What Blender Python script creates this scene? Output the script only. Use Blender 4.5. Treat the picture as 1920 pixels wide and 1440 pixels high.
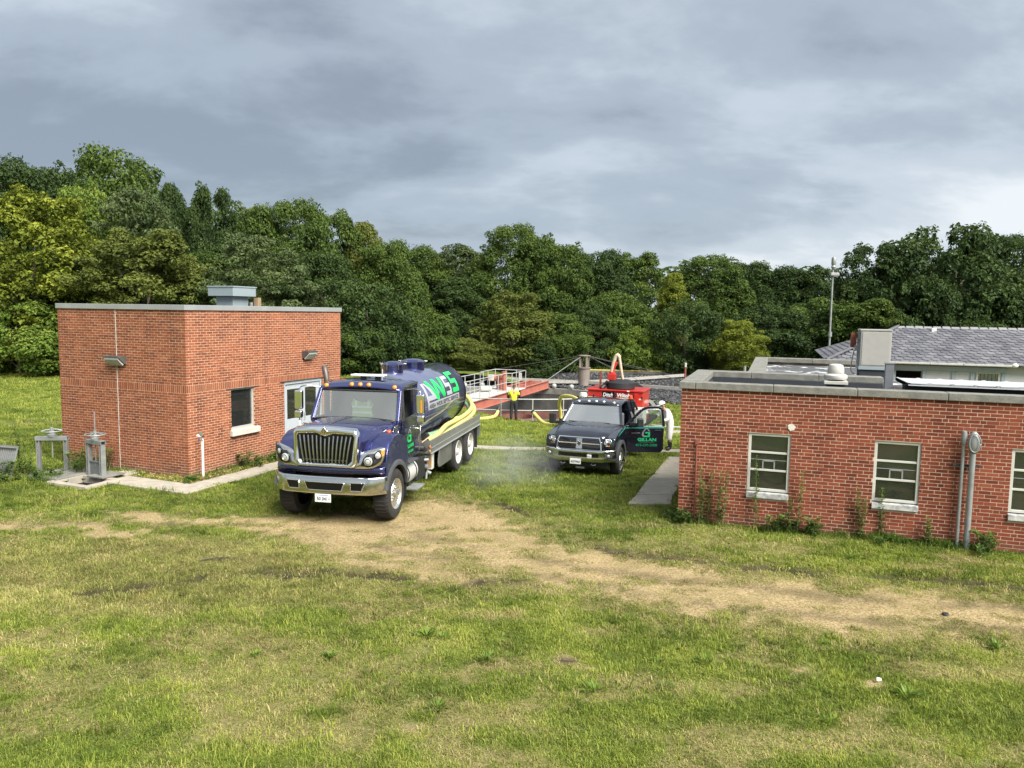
import bpy, bmesh, math, random
import numpy as np
from mathutils import Vector, Matrix

for o in list(bpy.data.objects):
    bpy.data.objects.remove(o)
SC = bpy.context.scene
COL = SC.collection
R_ = math.radians

# ------------------------------------------------------------------ camera
cam = bpy.data.cameras.new('camera')
cam.sensor_fit = 'HORIZONTAL'
cam.sensor_width = 36.0
cam.lens = 36.0 * 1420.5 / 1920.0
cam.clip_start = 0.1
cam.clip_end = 4000.0
camo = bpy.data.objects.new('camera', cam)
COL.objects.link(camo)
CAMZ = 4.33
pit, rol = R_(5.40), R_(0.83)
fw = Vector((0, math.cos(pit), -math.sin(pit)))
up0 = Vector((0, math.sin(pit), math.cos(pit)))
ri0 = Vector((1, 0, 0))
ri = ri0 * math.cos(rol) + up0 * math.sin(rol)
up = up0 * math.cos(rol) - ri0 * math.sin(rol)
M = Matrix.Identity(4)
for i in range(3):
    M[i][0], M[i][1], M[i][2] = ri[i], up[i], -fw[i]
M[2][3] = CAMZ
camo.matrix_world = M
SC.camera = camo
SC.render.resolution_x, SC.render.resolution_y = 1024, 768
SC.render.engine = 'CYCLES'
SC.cycles.use_denoising = True
SC.cycles.max_bounces = 5
SC.cycles.diffuse_bounces = 2
SC.cycles.glossy_bounces = 3
SC.cycles.transmission_bounces = 5
SC.cycles.transparent_max_bounces = 12
SC.cycles.volume_bounces = 0
SC.cycles.caustics_reflective = False
SC.cycles.caustics_refractive = False

# ------------------------------------------------------------------ light
SUN_DIR = Vector((0.46, -0.52, 0.72)).normalized()
SUN_EL = math.asin(SUN_DIR.z)
SUN_AZ = math.atan2(SUN_DIR.x, SUN_DIR.y)
sun = bpy.data.lights.new('sun', 'SUN')
sun.energy = 1.5
sun.angle = R_(40)
sun.color = (1.0, 0.965, 0.90)
suno = bpy.data.objects.new('sun', sun)
COL.objects.link(suno)
suno.rotation_euler = (-SUN_DIR).to_track_quat('-Z', 'Y').to_euler()
suno.location = (20, -20, 40)

W = bpy.data.worlds.new('World')
SC.world = W
W.use_nodes = True
nt = W.node_tree
nt.nodes.clear()
def N(t, kind, **kw):
    n = t.nodes.new(kind)
    for k, v in kw.items():
        if k == 'inp':
            for a, b in v.items():
                n.inputs[a].default_value = b
        else:
            setattr(n, k, v)
    return n
def ramp(t, fac, stops, interp='LINEAR'):
    n = t.nodes.new('ShaderNodeValToRGB')
    n.color_ramp.interpolation = interp
    e = n.color_ramp.elements
    while len(e) < len(stops):
        e.new(0.5)
    for el, (p, c) in zip(e, stops):
        el.position = p
        el.color = (*c, 1) if len(c) == 3 else c
    t.links.new(fac, n.inputs[0])
    return n
def math_n(t, op, a, b=None, clamp=False):
    n = t.nodes.new('ShaderNodeMath')
    n.operation = op
    n.use_clamp = clamp
    for i, q in enumerate((a, b)):
        if q is None:
            continue
        if isinstance(q, (int, float)):
            n.inputs[i].default_value = q
        else:
            t.links.new(q, n.inputs[i])
    return n.outputs[0]
def mixc(t, fac, a, b, blend='MIX'):
    n = t.nodes.new('ShaderNodeMix')
    n.data_type = 'RGBA'
    n.blend_type = blend
    for s, q in ((n.inputs[0], fac), (n.inputs[6], a), (n.inputs[7], b)):
        if isinstance(q, (int, float)):
            s.default_value = q
        elif isinstance(q, tuple):
            s.default_value = (*q, 1)
        else:
            t.links.new(q, s)
    return n.outputs[2]
SKY_OFF = (2.8, 2.1, 0.0)
SKY_RAMP = [(0.36, (0.049, 0.058, 0.070)), (0.45, (0.072, 0.084, 0.098)), (0.53, (0.100, 0.112, 0.125)), (0.62, (0.146, 0.153, 0.160))]
sky = N(nt, 'ShaderNodeTexSky')
sky.sky_type = 'NISHITA'
sky.sun_disc = False
sky.sun_elevation = SUN_EL
sky.sun_rotation = SUN_AZ
tc = N(nt, 'ShaderNodeTexCoord')
sep = N(nt, 'ShaderNodeSeparateXYZ')
nt.links.new(tc.outputs['Generated'], sep.inputs[0])
zz = math_n(nt, 'ADD', math_n(nt, 'MAXIMUM', sep.outputs[2], 0.0), 0.36)
px_ = math_n(nt, 'DIVIDE', sep.outputs[0], zz)
py_ = math_n(nt, 'DIVIDE', sep.outputs[1], zz)
cmb = N(nt, 'ShaderNodeCombineXYZ')
nt.links.new(px_, cmb.inputs[0]); nt.links.new(py_, cmb.inputs[1])
mp = N(nt, 'ShaderNodeMapping')
mp.inputs['Location'].default_value = SKY_OFF
mp.inputs['Rotation'].default_value = (0, 0, R_(-14))
mp.inputs['Scale'].default_value = (0.70, 1.05, 1)
nt.links.new(cmb.outputs[0], mp.inputs[0])
nz = N(nt, 'ShaderNodeTexNoise', inp={'Scale': 0.9, 'Detail': 3.0, 'Roughness': 0.45, 'Distortion': 0.25})
nt.links.new(mp.outputs[0], nz.inputs['Vector'])
nz2 = N(nt, 'ShaderNodeTexNoise', inp={'Scale': 2.8, 'Detail': 8.0, 'Roughness': 0.55, 'Distortion': 0.15})
nt.links.new(mp.outputs[0], nz2.inputs['Vector'])
cl = math_n(nt, 'ADD', math_n(nt, 'MULTIPLY', nz.outputs[0], 0.58), math_n(nt, 'MULTIPLY', nz2.outputs[0], 0.42))
cr = ramp(nt, cl, SKY_RAMP, 'EASE')
skyc = mixc(nt, 1.0, sky.outputs[0], (0.022, 0.022, 0.022), 'MULTIPLY')
allc = mixc(nt, 0.90, skyc, cr.outputs[0])
bg = N(nt, 'ShaderNodeBackground', inp={'Strength': 1.0})
nt.links.new(allc, bg.inputs[0])
wo = N(nt, 'ShaderNodeOutputWorld')
nt.links.new(bg.outputs[0], wo.inputs[0])

vs = SC.view_settings
vs.view_transform = 'Standard'
vs.look = 'None'
vs.exposure = 2.65
vs.gamma = 1.0
vs.use_curve_mapping = False

# ------------------------------------------------------------------ helpers
rng = np.random.default_rng(7)
random.seed(7)

def put(o, parent=None):
    COL.objects.link(o)
    if parent is not None:
        o.parent = parent
    return o
def empty(name, loc=(0, 0, 0), rz=0.0):
    o = bpy.data.objects.new(name, None)
    o.empty_display_size = 0.2
    o.location = loc
    o.rotation_euler = (0, 0, rz)
    return put(o)
def tag(o, label=None, cat=None, group=None, kind=None):
    if label: o['label'] = label
    if cat: o['category'] = cat
    if group: o['group'] = group
    if kind: o['kind'] = kind
    return o

class MB:
    def __init__(s):
        s.v, s.f = [], []
    def add(s, V, F):
        n = len(s.v)
        s.v += [tuple(map(float, p)) for p in V]
        s.f += [tuple(i + n for i in f) for f in F]
        return s
    def box(s, x0, x1, y0, y1, z0, z1):
        V = [(x0, y0, z0), (x1, y0, z0), (x1, y1, z0), (x0, y1, z0), (x0, y0, z1), (x1, y0, z1), (x1, y1, z1), (x0, y1, z1)]
        return s.add(V, [(0, 3, 2, 1), (4, 5, 6, 7), (0, 1, 5, 4), (1, 2, 6, 5), (2, 3, 7, 6), (3, 0, 4, 7)])
    def bar(s, p0, p1, w, h=None, upv=(0, 0, 1)):
        h = h or w
        p0, p1 = Vector(p0), Vector(p1)
        d = (p1 - p0).normalized()
        u = Vector(upv)
        if abs(d.dot(u)) > 0.99:
            u = Vector((0, 1, 0))
        x = d.cross(u).normalized(); y = x.cross(d)
        V = [p + x * a * w / 2 + y * b * h / 2 for p in (p0, p1) for a, b in ((-1, -1), (1, -1), (1, 1), (-1, 1))]
        return s.add(V, [(0, 1, 2, 3), (7, 6, 5, 4), (0, 4, 5, 1), (1, 5, 6, 2), (2, 6, 7, 3), (3, 7, 4, 0)])
    def cyl(s, p0, p1, r0, r1=None, n=14, cap=True):
        r1 = r0 if r1 is None else r1
        p0, p1 = Vector(p0), Vector(p1)
        d = (p1 - p0).normalized()
        u = Vector((0, 0, 1)) if abs(d.z) < 0.95 else Vector((0, 1, 0))
        x = d.cross(u).normalized(); y = x.cross(d)
        V = []
        for p, r in ((p0, r0), (p1, r1)):
            for k in range(n):
                a = 2 * math.pi * k / n
                V.append(p + x * r * math.cos(a) + y * r * math.sin(a))
        F = [(k, k + n, (k + 1) % n + n, (k + 1) % n) for k in range(n)]
        if cap:
            F += [tuple(range(n)), tuple(range(2 * n - 1, n - 1, -1))]
        return s.add(V, F)
    def tube(s, pts, r, n=8, cap=True):
        pts = [Vector(p) for p in pts]
        m = len(pts)
        rs = r if isinstance(r, (list, tuple)) else [r] * m
        V, F = [], []
        prev = None
        for i, p in enumerate(pts):
            d = (pts[min(i + 1, m - 1)] - pts[max(i - 1, 0)]).normalized()
            if prev is None:
                u = Vector((0, 0, 1)) if abs(d.z) < 0.9 else Vector((1, 0, 0))
                x = d.cross(u).normalized()
            else:
                x = (prev - d * prev.dot(d)).normalized()
            prev = x
            y = d.cross(x)
            for k in range(n):
                a = 2 * math.pi * k / n
                V.append(p + (x * math.cos(a) + y * math.sin(a)) * rs[i])
        for i in range(m - 1):
            for k in range(n):
                F.append((i * n + k, i * n + (k + 1) % n, (i + 1) * n + (k + 1) % n, (i + 1) * n + k))
        if cap:
            F += [tuple(range(n - 1, -1, -1)), tuple(range((m - 1) * n, m * n))]
        return s.add(V, F)
    def lathe(s, prof, o=(0, 0, 0), ax=(0, 0, 1), n=20, cap=True):
        o, d = Vector(o), Vector(ax).normalized()
        u = Vector((0, 0, 1)) if abs(d.z) < 0.95 else Vector((0, 1, 0))
        x = d.cross(u).normalized(); y = d.cross(x)
        V, F = [], []
        m = len(prof)
        for r, h in prof:
            for k in range(n):
                a = 2 * math.pi * k / n
                V.append(o + d * h + (x * math.cos(a) + y * math.sin(a)) * r)
        for i in range(m - 1):
            for k in range(n):
                F.append((i * n + k, i * n + (k + 1) % n, (i + 1) * n + (k + 1) % n, (i + 1) * n + k))
        if cap:
            F += [tuple(range(n - 1, -1, -1)), tuple(range((m - 1) * n, m * n))]
        return s.add(V, F)
    def prism(s, poly, axis, a0, a1):
        """poly of 2-D points; axis x: (y,z), y: (x,z), z: (x,y)"""
        def P(q, a):
            return {'x': (a, q[0], q[1]), 'y': (q[0], a, q[1]), 'z': (q[0], q[1], a)}[axis]
        n = len(poly)
        V = [P(q, a0) for q in poly] + [P(q, a1) for q in poly]
        F = [tuple(range(n)), tuple(range(2 * n - 1, n - 1, -1))] + [(k, k + n, (k + 1) % n + n, (k + 1) % n) for k in range(n)]
        return s.add(V, F)
    def loft(s, rings, cap=True, closed=True):
        n = len(rings[0])
        V = [p for r in rings for p in r]
        F = []
        for i in range(len(rings) - 1):
            for k in range(n if closed else n - 1):
                F.append((i * n + k, i * n + (k + 1) % n, (i + 1) * n + (k + 1) % n, (i + 1) * n + k))
        if cap:
            F += [tuple(range(n - 1, -1, -1)), tuple(range((len(rings) - 1) * n, len(rings) * n))]
        return s.add(V, F)
    def sheet(s, rows):
        n = len(rows[0])
        V = [p for r in rows for p in r]
        return s.add(V, [(i * n + k, i * n + k + 1, (i + 1) * n + k + 1, (i + 1) * n + k) for i in range(len(rows) - 1) for k in range(n - 1)])

def build(name, mb, mat, parent=None, smooth=False, bevel=0.0, seg=2, sub=0, solid=0.0, fix=True, auto=None):
    me = bpy.data.meshes.new(name)
    me.from_pydata(mb.v, [], mb.f)
    if fix:
        b = bmesh.new(); b.from_mesh(me)
        bmesh.ops.recalc_face_normals(b, faces=b.faces)
        b.to_mesh(me); b.free()
    if smooth:
        me.polygons.foreach_set('use_smooth', [True] * len(me.polygons))
    if auto is not None:
        me.set_sharp_from_angle(angle=R_(auto))
    me.materials.append(mat)
    o = put(bpy.data.objects.new(name, me), parent)
    if solid:
        m = o.modifiers.new('s', 'SOLIDIFY'); m.thickness = solid; m.offset = -1
    if sub:
        m = o.modifiers.new('d', 'SUBSURF'); m.levels = m.render_levels = sub
    if bevel:
        m = o.modifiers.new('b', 'BEVEL'); m.width = bevel; m.segments = seg; m.limit_method = 'ANGLE'; m.angle_limit = R_(35)
        if smooth is False:
            me.polygons.foreach_set('use_smooth', [True] * len(me.polygons))
            me.set_sharp_from_angle(angle=R_(35))
            m.harden_normals = True
    return o
def copy_tree(o, parent=None):
    c = o.copy(); COL.objects.link(c); c.parent = parent
    for ch in list(o.children):
        copy_tree(ch, c)
    return c
def fast_mesh(name, V, F, mat, attrs=None, parent=None, smooth=False):
    """V (n,3) array, F (m,k) array with constant k"""
    V = np.asarray(V, np.float32); F = np.asarray(F, np.int32)
    me = bpy.data.meshes.new(name)
    me.vertices.add(len(V)); me.vertices.foreach_set('co', V.ravel())
    k = F.shape[1]
    me.loops.add(F.size); me.loops.foreach_set('vertex_index', F.ravel())
    me.polygons.add(len(F))
    me.polygons.foreach_set('loop_start', np.arange(0, F.size, k, dtype=np.int32))
    me.polygons.foreach_set('loop_total', np.full(len(F), k, np.int32))
    for nm, (dom, arr) in (attrs or {}).items():
        a = me.attributes.new(nm, 'FLOAT', dom)
        a.data.foreach_set('value', np.asarray(arr, np.float32))
    me.polygons.foreach_set('use_smooth', np.full(len(F), bool(smooth)))
    me.update(calc_edges=True)
    if mat: me.materials.append(mat)
    if name is None:
        return me
    return put(bpy.data.objects.new(name, me), parent)

def smooth_path(P, k=6):
    P = [Vector(p) for p in P]
    out = []
    for i in range(len(P) - 1):
        a, b, c, d = P[max(i - 1, 0)], P[i], P[i + 1], P[min(i + 2, len(P) - 1)]
        for j in range(k):
            t = j / k
            out.append(0.5 * ((2 * b) + (c - a) * t + (2 * a - 5 * b + 4 * c - d) * t * t + (3 * b - a - 3 * c + d) * t ** 3))
    out.append(P[-1])
    return out

# ------------------------------------------------------------------ materials
MATS = {}
def pmat(name, col, rough=0.6, metal=0.0, var=0.12, scale=6.0, bump=0.0, bscale=60.0, coat=0.0, spec=0.5, dirt=None, dscale=2.0, damt=0.5, stretch=None):
    if name in MATS:
        return MATS[name]
    m = bpy.data.materials.new(name); m.use_nodes = True
    t = m.node_tree
    b = t.nodes['Principled BSDF']
    c = N(t, 'ShaderNodeTexCoord')
    vec = c.outputs['Object']
    if stretch:
        mpn = N(t, 'ShaderNodeMapping'); mpn.inputs['Scale'].default_value = stretch
        t.links.new(vec, mpn.inputs[0]); vec = mpn.outputs[0]
    n = N(t, 'ShaderNodeTexNoise', inp={'Scale': scale, 'Detail': 6.0, 'Roughness': 0.6})
    t.links.new(vec, n.inputs['Vector'])
    lo = tuple(max(0, x * (1 - var)) for x in col); hi = tuple(min(1, x * (1 + var)) for x in col)
    r = ramp(t, n.outputs[0], [(0.3, lo), (0.7, hi)])
    out = r.outputs[0]
    if dirt:
        n2 = N(t, 'ShaderNodeTexNoise', inp={'Scale': dscale, 'Detail': 8.0, 'Roughness': 0.65})
        t.links.new(vec, n2.inputs['Vector'])
        f = ramp(t, n2.outputs[0], [(0.45, (0, 0, 0)), (0.68, (damt, damt, damt))])
        out = mixc(t, f.outputs[0], out, dirt)
    t.links.new(out, b.inputs['Base Color'])
    b.inputs['Metallic'].default_value = metal
    rr = ramp(t, n.outputs[0], [(0.3, (rough * .85,) * 3), (0.7, (min(1, rough * 1.15),) * 3)])
    t.links.new(rr.outputs[0], b.inputs['Roughness'])
    b.inputs['Coat Weight'].default_value = coat
    b.inputs['Coat Roughness'].default_value = 0.04
    b.inputs['Coat IOR'].default_value = 1.75 if coat > .9 else 1.5
    b.inputs['Specular IOR Level'].default_value = spec
    if bump:
        nb = N(t, 'ShaderNodeTexNoise', inp={'Scale': bscale, 'Detail': 4.0})
        t.links.new(vec, nb.inputs['Vector'])
        bn = N(t, 'ShaderNodeBump', inp={'Strength': bump, 'Distance': 0.02})
        t.links.new(nb.outputs[0], bn.inputs['Height'])
        t.links.new(bn.outputs[0], b.inputs['Normal'])
    MATS[name] = m
    return m
def glass_mat(name, tint=(0.75, 0.85, 0.85), rough=0.02, dust=0.0, boost=0.0):
    """thin pane: Fresnel mirror over a tinted see-through film, with a little dust"""
    if name in MATS: return MATS[name]
    m = bpy.data.materials.new(name); m.use_nodes = True
    t = m.node_tree; t.nodes.clear()
    out = N(t, 'ShaderNodeOutputMaterial')
    tr = N(t, 'ShaderNodeBsdfTransparent'); tr.inputs[0].default_value = (*tint, 1)
    gl = N(t, 'ShaderNodeBsdfGlossy'); gl.inputs['Roughness'].default_value = rough
    fr = N(t, 'ShaderNodeFresnel'); fr.inputs[0].default_value = 1.55
    g = N(t, 'ShaderNodeNewGeometry')
    f = math_n(t, 'ADD', math_n(t, 'MULTIPLY', fr.outputs[0], 1.6), boost, True)
    mx = N(t, 'ShaderNodeMixShader'); t.links.new(f, mx.inputs[0]); t.links.new(tr.outputs[0], mx.inputs[1]); t.links.new(gl.outputs[0], mx.inputs[2])
    last = mx.outputs[0]
    if dust:
        df = N(t, 'ShaderNodeBsdfDiffuse'); df.inputs[0].default_value = (0.55, 0.58, 0.56, 1)
        m2 = N(t, 'ShaderNodeMixShader'); m2.inputs[0].default_value = dust
        t.links.new(last, m2.inputs[1]); t.links.new(df.outputs[0], m2.inputs[2]); last = m2.outputs[0]
    t.links.new(last, out.inputs[0])
    MATS[name] = m
    return m

# ------------------------------------------------------------------ noise + terrain
def vnoise(x, y, seed=0):
    x = np.asarray(x, float); y = np.asarray(y, float)
    xi = np.floor(x).astype(np.int64); yi = np.floor(y).astype(np.int64)
    xf = x - xi; yf = y - yi
    def h(a, b):
        n = (a * 374761393 + b * 668265263 + seed * 974634777) & 0x7fffffff
        n = ((n ^ (n >> 13)) * 1274126177) & 0x7fffffff
        return ((n ^ (n >> 16)) & 0xffff) / 65535.0
    u = xf * xf * (3 - 2 * xf); v = yf * yf * (3 - 2 * yf)
    return (h(xi, yi) * (1 - u) + h(xi + 1, yi) * u) * (1 - v) + (h(xi, yi + 1) * (1 - u) + h(xi + 1, yi + 1) * u) * v
def fbm(x, y, seed=0, oct=4):
    s = 0; a = 0.5; f = 1.0; t = 0
    for k in range(oct):
        s = s + a * vnoise(x * f, y * f, seed + k * 17); t += a
        a *= 0.5; f *= 2.1
    return s / t
def sstep(e0, e1, x):
    t = np.clip((x - e0) / (e1 - e0), 0, 1)
    return t * t * (3 - 2 * t)
def poly_sd(x, y, P):
    """signed distance, positive inside"""
    x = np.asarray(x, float); y = np.asarray(y, float)
    d = np.full(x.shape, 1e9); ins = np.zeros(x.shape, bool)
    n = len(P)
    for i in range(n):
        x0, y0 = P[i]; x1, y1 = P[(i + 1) % n]
        ex, ey = x1 - x0, y1 - y0
        t = np.clip(((x - x0) * ex + (y - y0) * ey) / (ex * ex + ey * ey + 1e-9), 0, 1)
        d = np.minimum(d, np.hypot(x - x0 - t * ex, y - y0 - t * ey))
        c = ((y0 > y) != (y1 > y)) & (x < (x1 - x0) * (y - y0) / (y1 - y0 + 1e-12) + x0)
        ins ^= c
    return np.where(ins, d, -d)
def line_d(x, y, P):
    x = np.asarray(x, float); y = np.asarray(y, float)
    d = np.full(x.shape, 1e9)
    for (x0, y0), (x1, y1) in zip(P[:-1], P[1:]):
        ex, ey = x1 - x0, y1 - y0
        t = np.clip(((x - x0) * ex + (y - y0) * ey) / (ex * ex + ey * ey + 1e-9), 0, 1)
        d = np.minimum(d, np.hypot(x - x0 - t * ex, y - y0 - t * ey))
    return d

TANK_C, TANK_R = (0.3, 45.9), 8.35
BARE = [(-1.97, 17.5), (-0.95, 17.3), (0.04, 15.66), (1.05, 13.93), (2.32, 13.12), (4.01, 12.44), (5.56, 11.88), (8.0, 11.4), (14, 10.4), (12, 8.6), (6.95, 9.84), (5.4, 9.91), (4.04, 10.14), (2.65, 10.49), (1.59, 11.16), (0.39, 11.72), (-0.47, 11.88), (-1.72, 12.2), (-2.92, 12.83), (-3.91, 13.69), (-4.71, 14.33), (-5.41, 14.85), (-4.83, 15.4), (-4.09, 15.94), (-2.99, 16.23)]
PALE1 = [(-8.8, 15.77), (-7.11, 15.78), (-4.8, 15.28), (-4.51, 14.34), (-6.07, 14.63), (-7.63, 15.01)]
PALE2 = [(-11.5, 14.7), (-8.02, 14.72), (-6.43, 14.25), (-7.03, 13.81), (-8.72, 14.13), (-11, 14.26)]
OLIVE = [(-10.5, 13.44), (-6.65, 14.06), (-3.82, 13.38), (-1.7, 12.07), (-2.02, 10.92), (-3.9, 10.64), (-5.7, 10.38), (-8.2, 10.32)]
DRY1 = [(-6.29, 9.02), (-5.24, 8.91), (-4.01, 9.09), (-2.52, 9.77), (-1.36, 9.18), (-1.5, 8.12), (-2.61, 7.86), (-3.97, 8.28), (-5.17, 8.25)]
DRY2 = [(-1.41, 9.98), (-0.67, 9.84), (-0.98, 8.76), (-1.46, 7.89), (-2.01, 8.22)]
RUST = [(-5.92, 11.02), (-5.46, 11.48), (-5.17, 11.22), (-5.4, 10.68)]
RUTS = [[(0.48, 15.16), (1.07, 14.27), (1.9, 13.49), (2.96, 13.03), (4.03, 12.52), (5.73, 12.26), (8.26, 11.8)],
        [(-6.5, 11.1), (-5.12, 11.69), (-4.59, 12.08), (-3.15, 12.27), (-1.69, 11.95), (0.4, 11.6)],
        [(-0.9, 19.0), (-0.5, 17.6), (0.1, 16.2), (0.9, 14.9)]]
TRACKS = [[(-2.6, 15.2), (-1.6, 14.2), (0.2, 13.1), (2.2, 12.2), (4.5, 11.5), (8.5, 10.9)], [(-4.2, 15.0), (-3.2, 14.0), (-1.2, 12.9), (1.0, 11.9), (3.2, 10.9), (6.0, 10.35), (8.5, 10.1)], [(-9.5, 14.6), (-7.5, 14.9), (-5.5, 14.9)]]
MUDS = [(-5.47, 11.44, .25), (-4.23, 11.56, .2), (-3.57, 11.87, .3), (-3.26, 12.01, .3), (-4.95, 12.68, .25), (-5.14, 11.93, .2), (0.67, 9.2, .22), (-12.0, 18.0, .35)]
SPOTS = [(0.7, 9.2, .3), (1.0, 8.96, .25), (3.65, 8.93, .35), (4.31, 8.59, .3), (-1.0, 7.6, .2)]

def ground_z(x, y):
    x = np.asarray(x, float); y = np.asarray(y, float)
    w = sstep(-7.0, -0.5, x - 0.10 * (y - 22))
    z = -0.058 * np.clip(y - 19.5, 0, 19.0) * w
    z = z + 0.12 * sstep(2.0, 4.0, x) * sstep(10.5, 13.5, y) * (1 - sstep(17.5, 20, y))
    z = z + (fbm(x * .45, y * .45, 3, 3) - .5) * 0.10 * sstep(9, 5, np.abs(y - 11)) + (fbm(x * 1.8, y * 1.8, 5, 3) - .5) * 0.05 * sstep(26, 20, y)
    for L in RUTS:
        d = line_d(x, y, L)
        z = z - 0.05 * np.exp(-(d / 0.13) ** 2) + 0.022 * np.exp(-((d - .26) / .1) ** 2)
    # the meadow to the left lies level and rises a little to the wood
    z = z + 0.012 * np.clip(y - 55, 0, 60)
    return z
def masks(x, y):
    wx = x + (fbm(x * 1.1, y * 1.1, 11, 3) - .5) * 0.9; wy = y + (fbm(x * 1.1, y * 1.1, 23, 3) - .5) * 0.9
    fine = fbm(x * 5, y * 5, 31, 3) - .5
    bare = sstep(-0.30, 0.75, poly_sd(wx, wy, BARE) + fine * 1.5)
    bare = np.maximum(bare, 0.95 * sstep(-0.22, 0.25, poly_sd(wx, wy, PALE1) + fine * 1.0))
    bare = np.maximum(bare, 0.8 * sstep(-0.22, 0.3, poly_sd(wx, wy, PALE2) + fine * 1.0))
    # islands of grass that hold on in the trodden track
    bare = bare * (1 - 0.70 * sstep(.53, .68, fbm(x * 1.6 + y * .4, y * 3.2, 41, 4)))
    for sx, sy, r in SPOTS:
        bare = np.maximum(bare, .8 * sstep(r, 0, np.hypot(x - sx, (y - sy) * 1.3) + fine * .3))
    mud = np.zeros_like(x)
    for L in RUTS:
        mud = np.maximum(mud, sstep(.30, .06, line_d(wx * .3 + x * .7, wy * .3 + y * .7, L) + fine * .35) * sstep(.33, .50, fbm(x * .9, y * .9, 51, 3)))
    for L in TRACKS:
        mud = np.maximum(mud, .50 * sstep(.22, .04, line_d(wx * .2 + x * .8, wy * .2 + y * .8, L) + fine * .3) * sstep(.30, .48, fbm(x * 1.3, y * 1.3, 57, 3)))
    for sx, sy, r in MUDS:
        mud = np.maximum(mud, sstep(r, r * .3, np.hypot(x - sx, (y - sy) * 1.6) + fine * .35))
    rust = sstep(-.15, .15, poly_sd(wx, wy, RUST) + fine * .6)
    dry = sstep(.46, .64, fbm(x * 1.0 + 3, y * 1.9, 61, 5)) * sstep(20, 12, y) * .85
    for P, a in ((DRY1, .65), (DRY2, .6), (OLIVE, .40)):
        dry = np.maximum(dry, a * sstep(-.5, .5, poly_sd(wx, wy, P) + fine * .8))
    dry = np.maximum(dry, 0.85 * sstep(-1.1, .2, poly_sd(wx, wy, BARE) + fine * 1.2))
    # pale mown strip in the far meadow
    dry = np.maximum(dry, .7 * sstep(.8, .2, np.abs((y - 27.3) - (x + 18.3) * 2.2 * .25) + fine * 1.2) * sstep(-9.5, -11, x))
    olive = sstep(-.5, .5, poly_sd(wx, wy, OLIVE) + fine * .8)
    return bare, mud, rust, dry, olive
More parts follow.
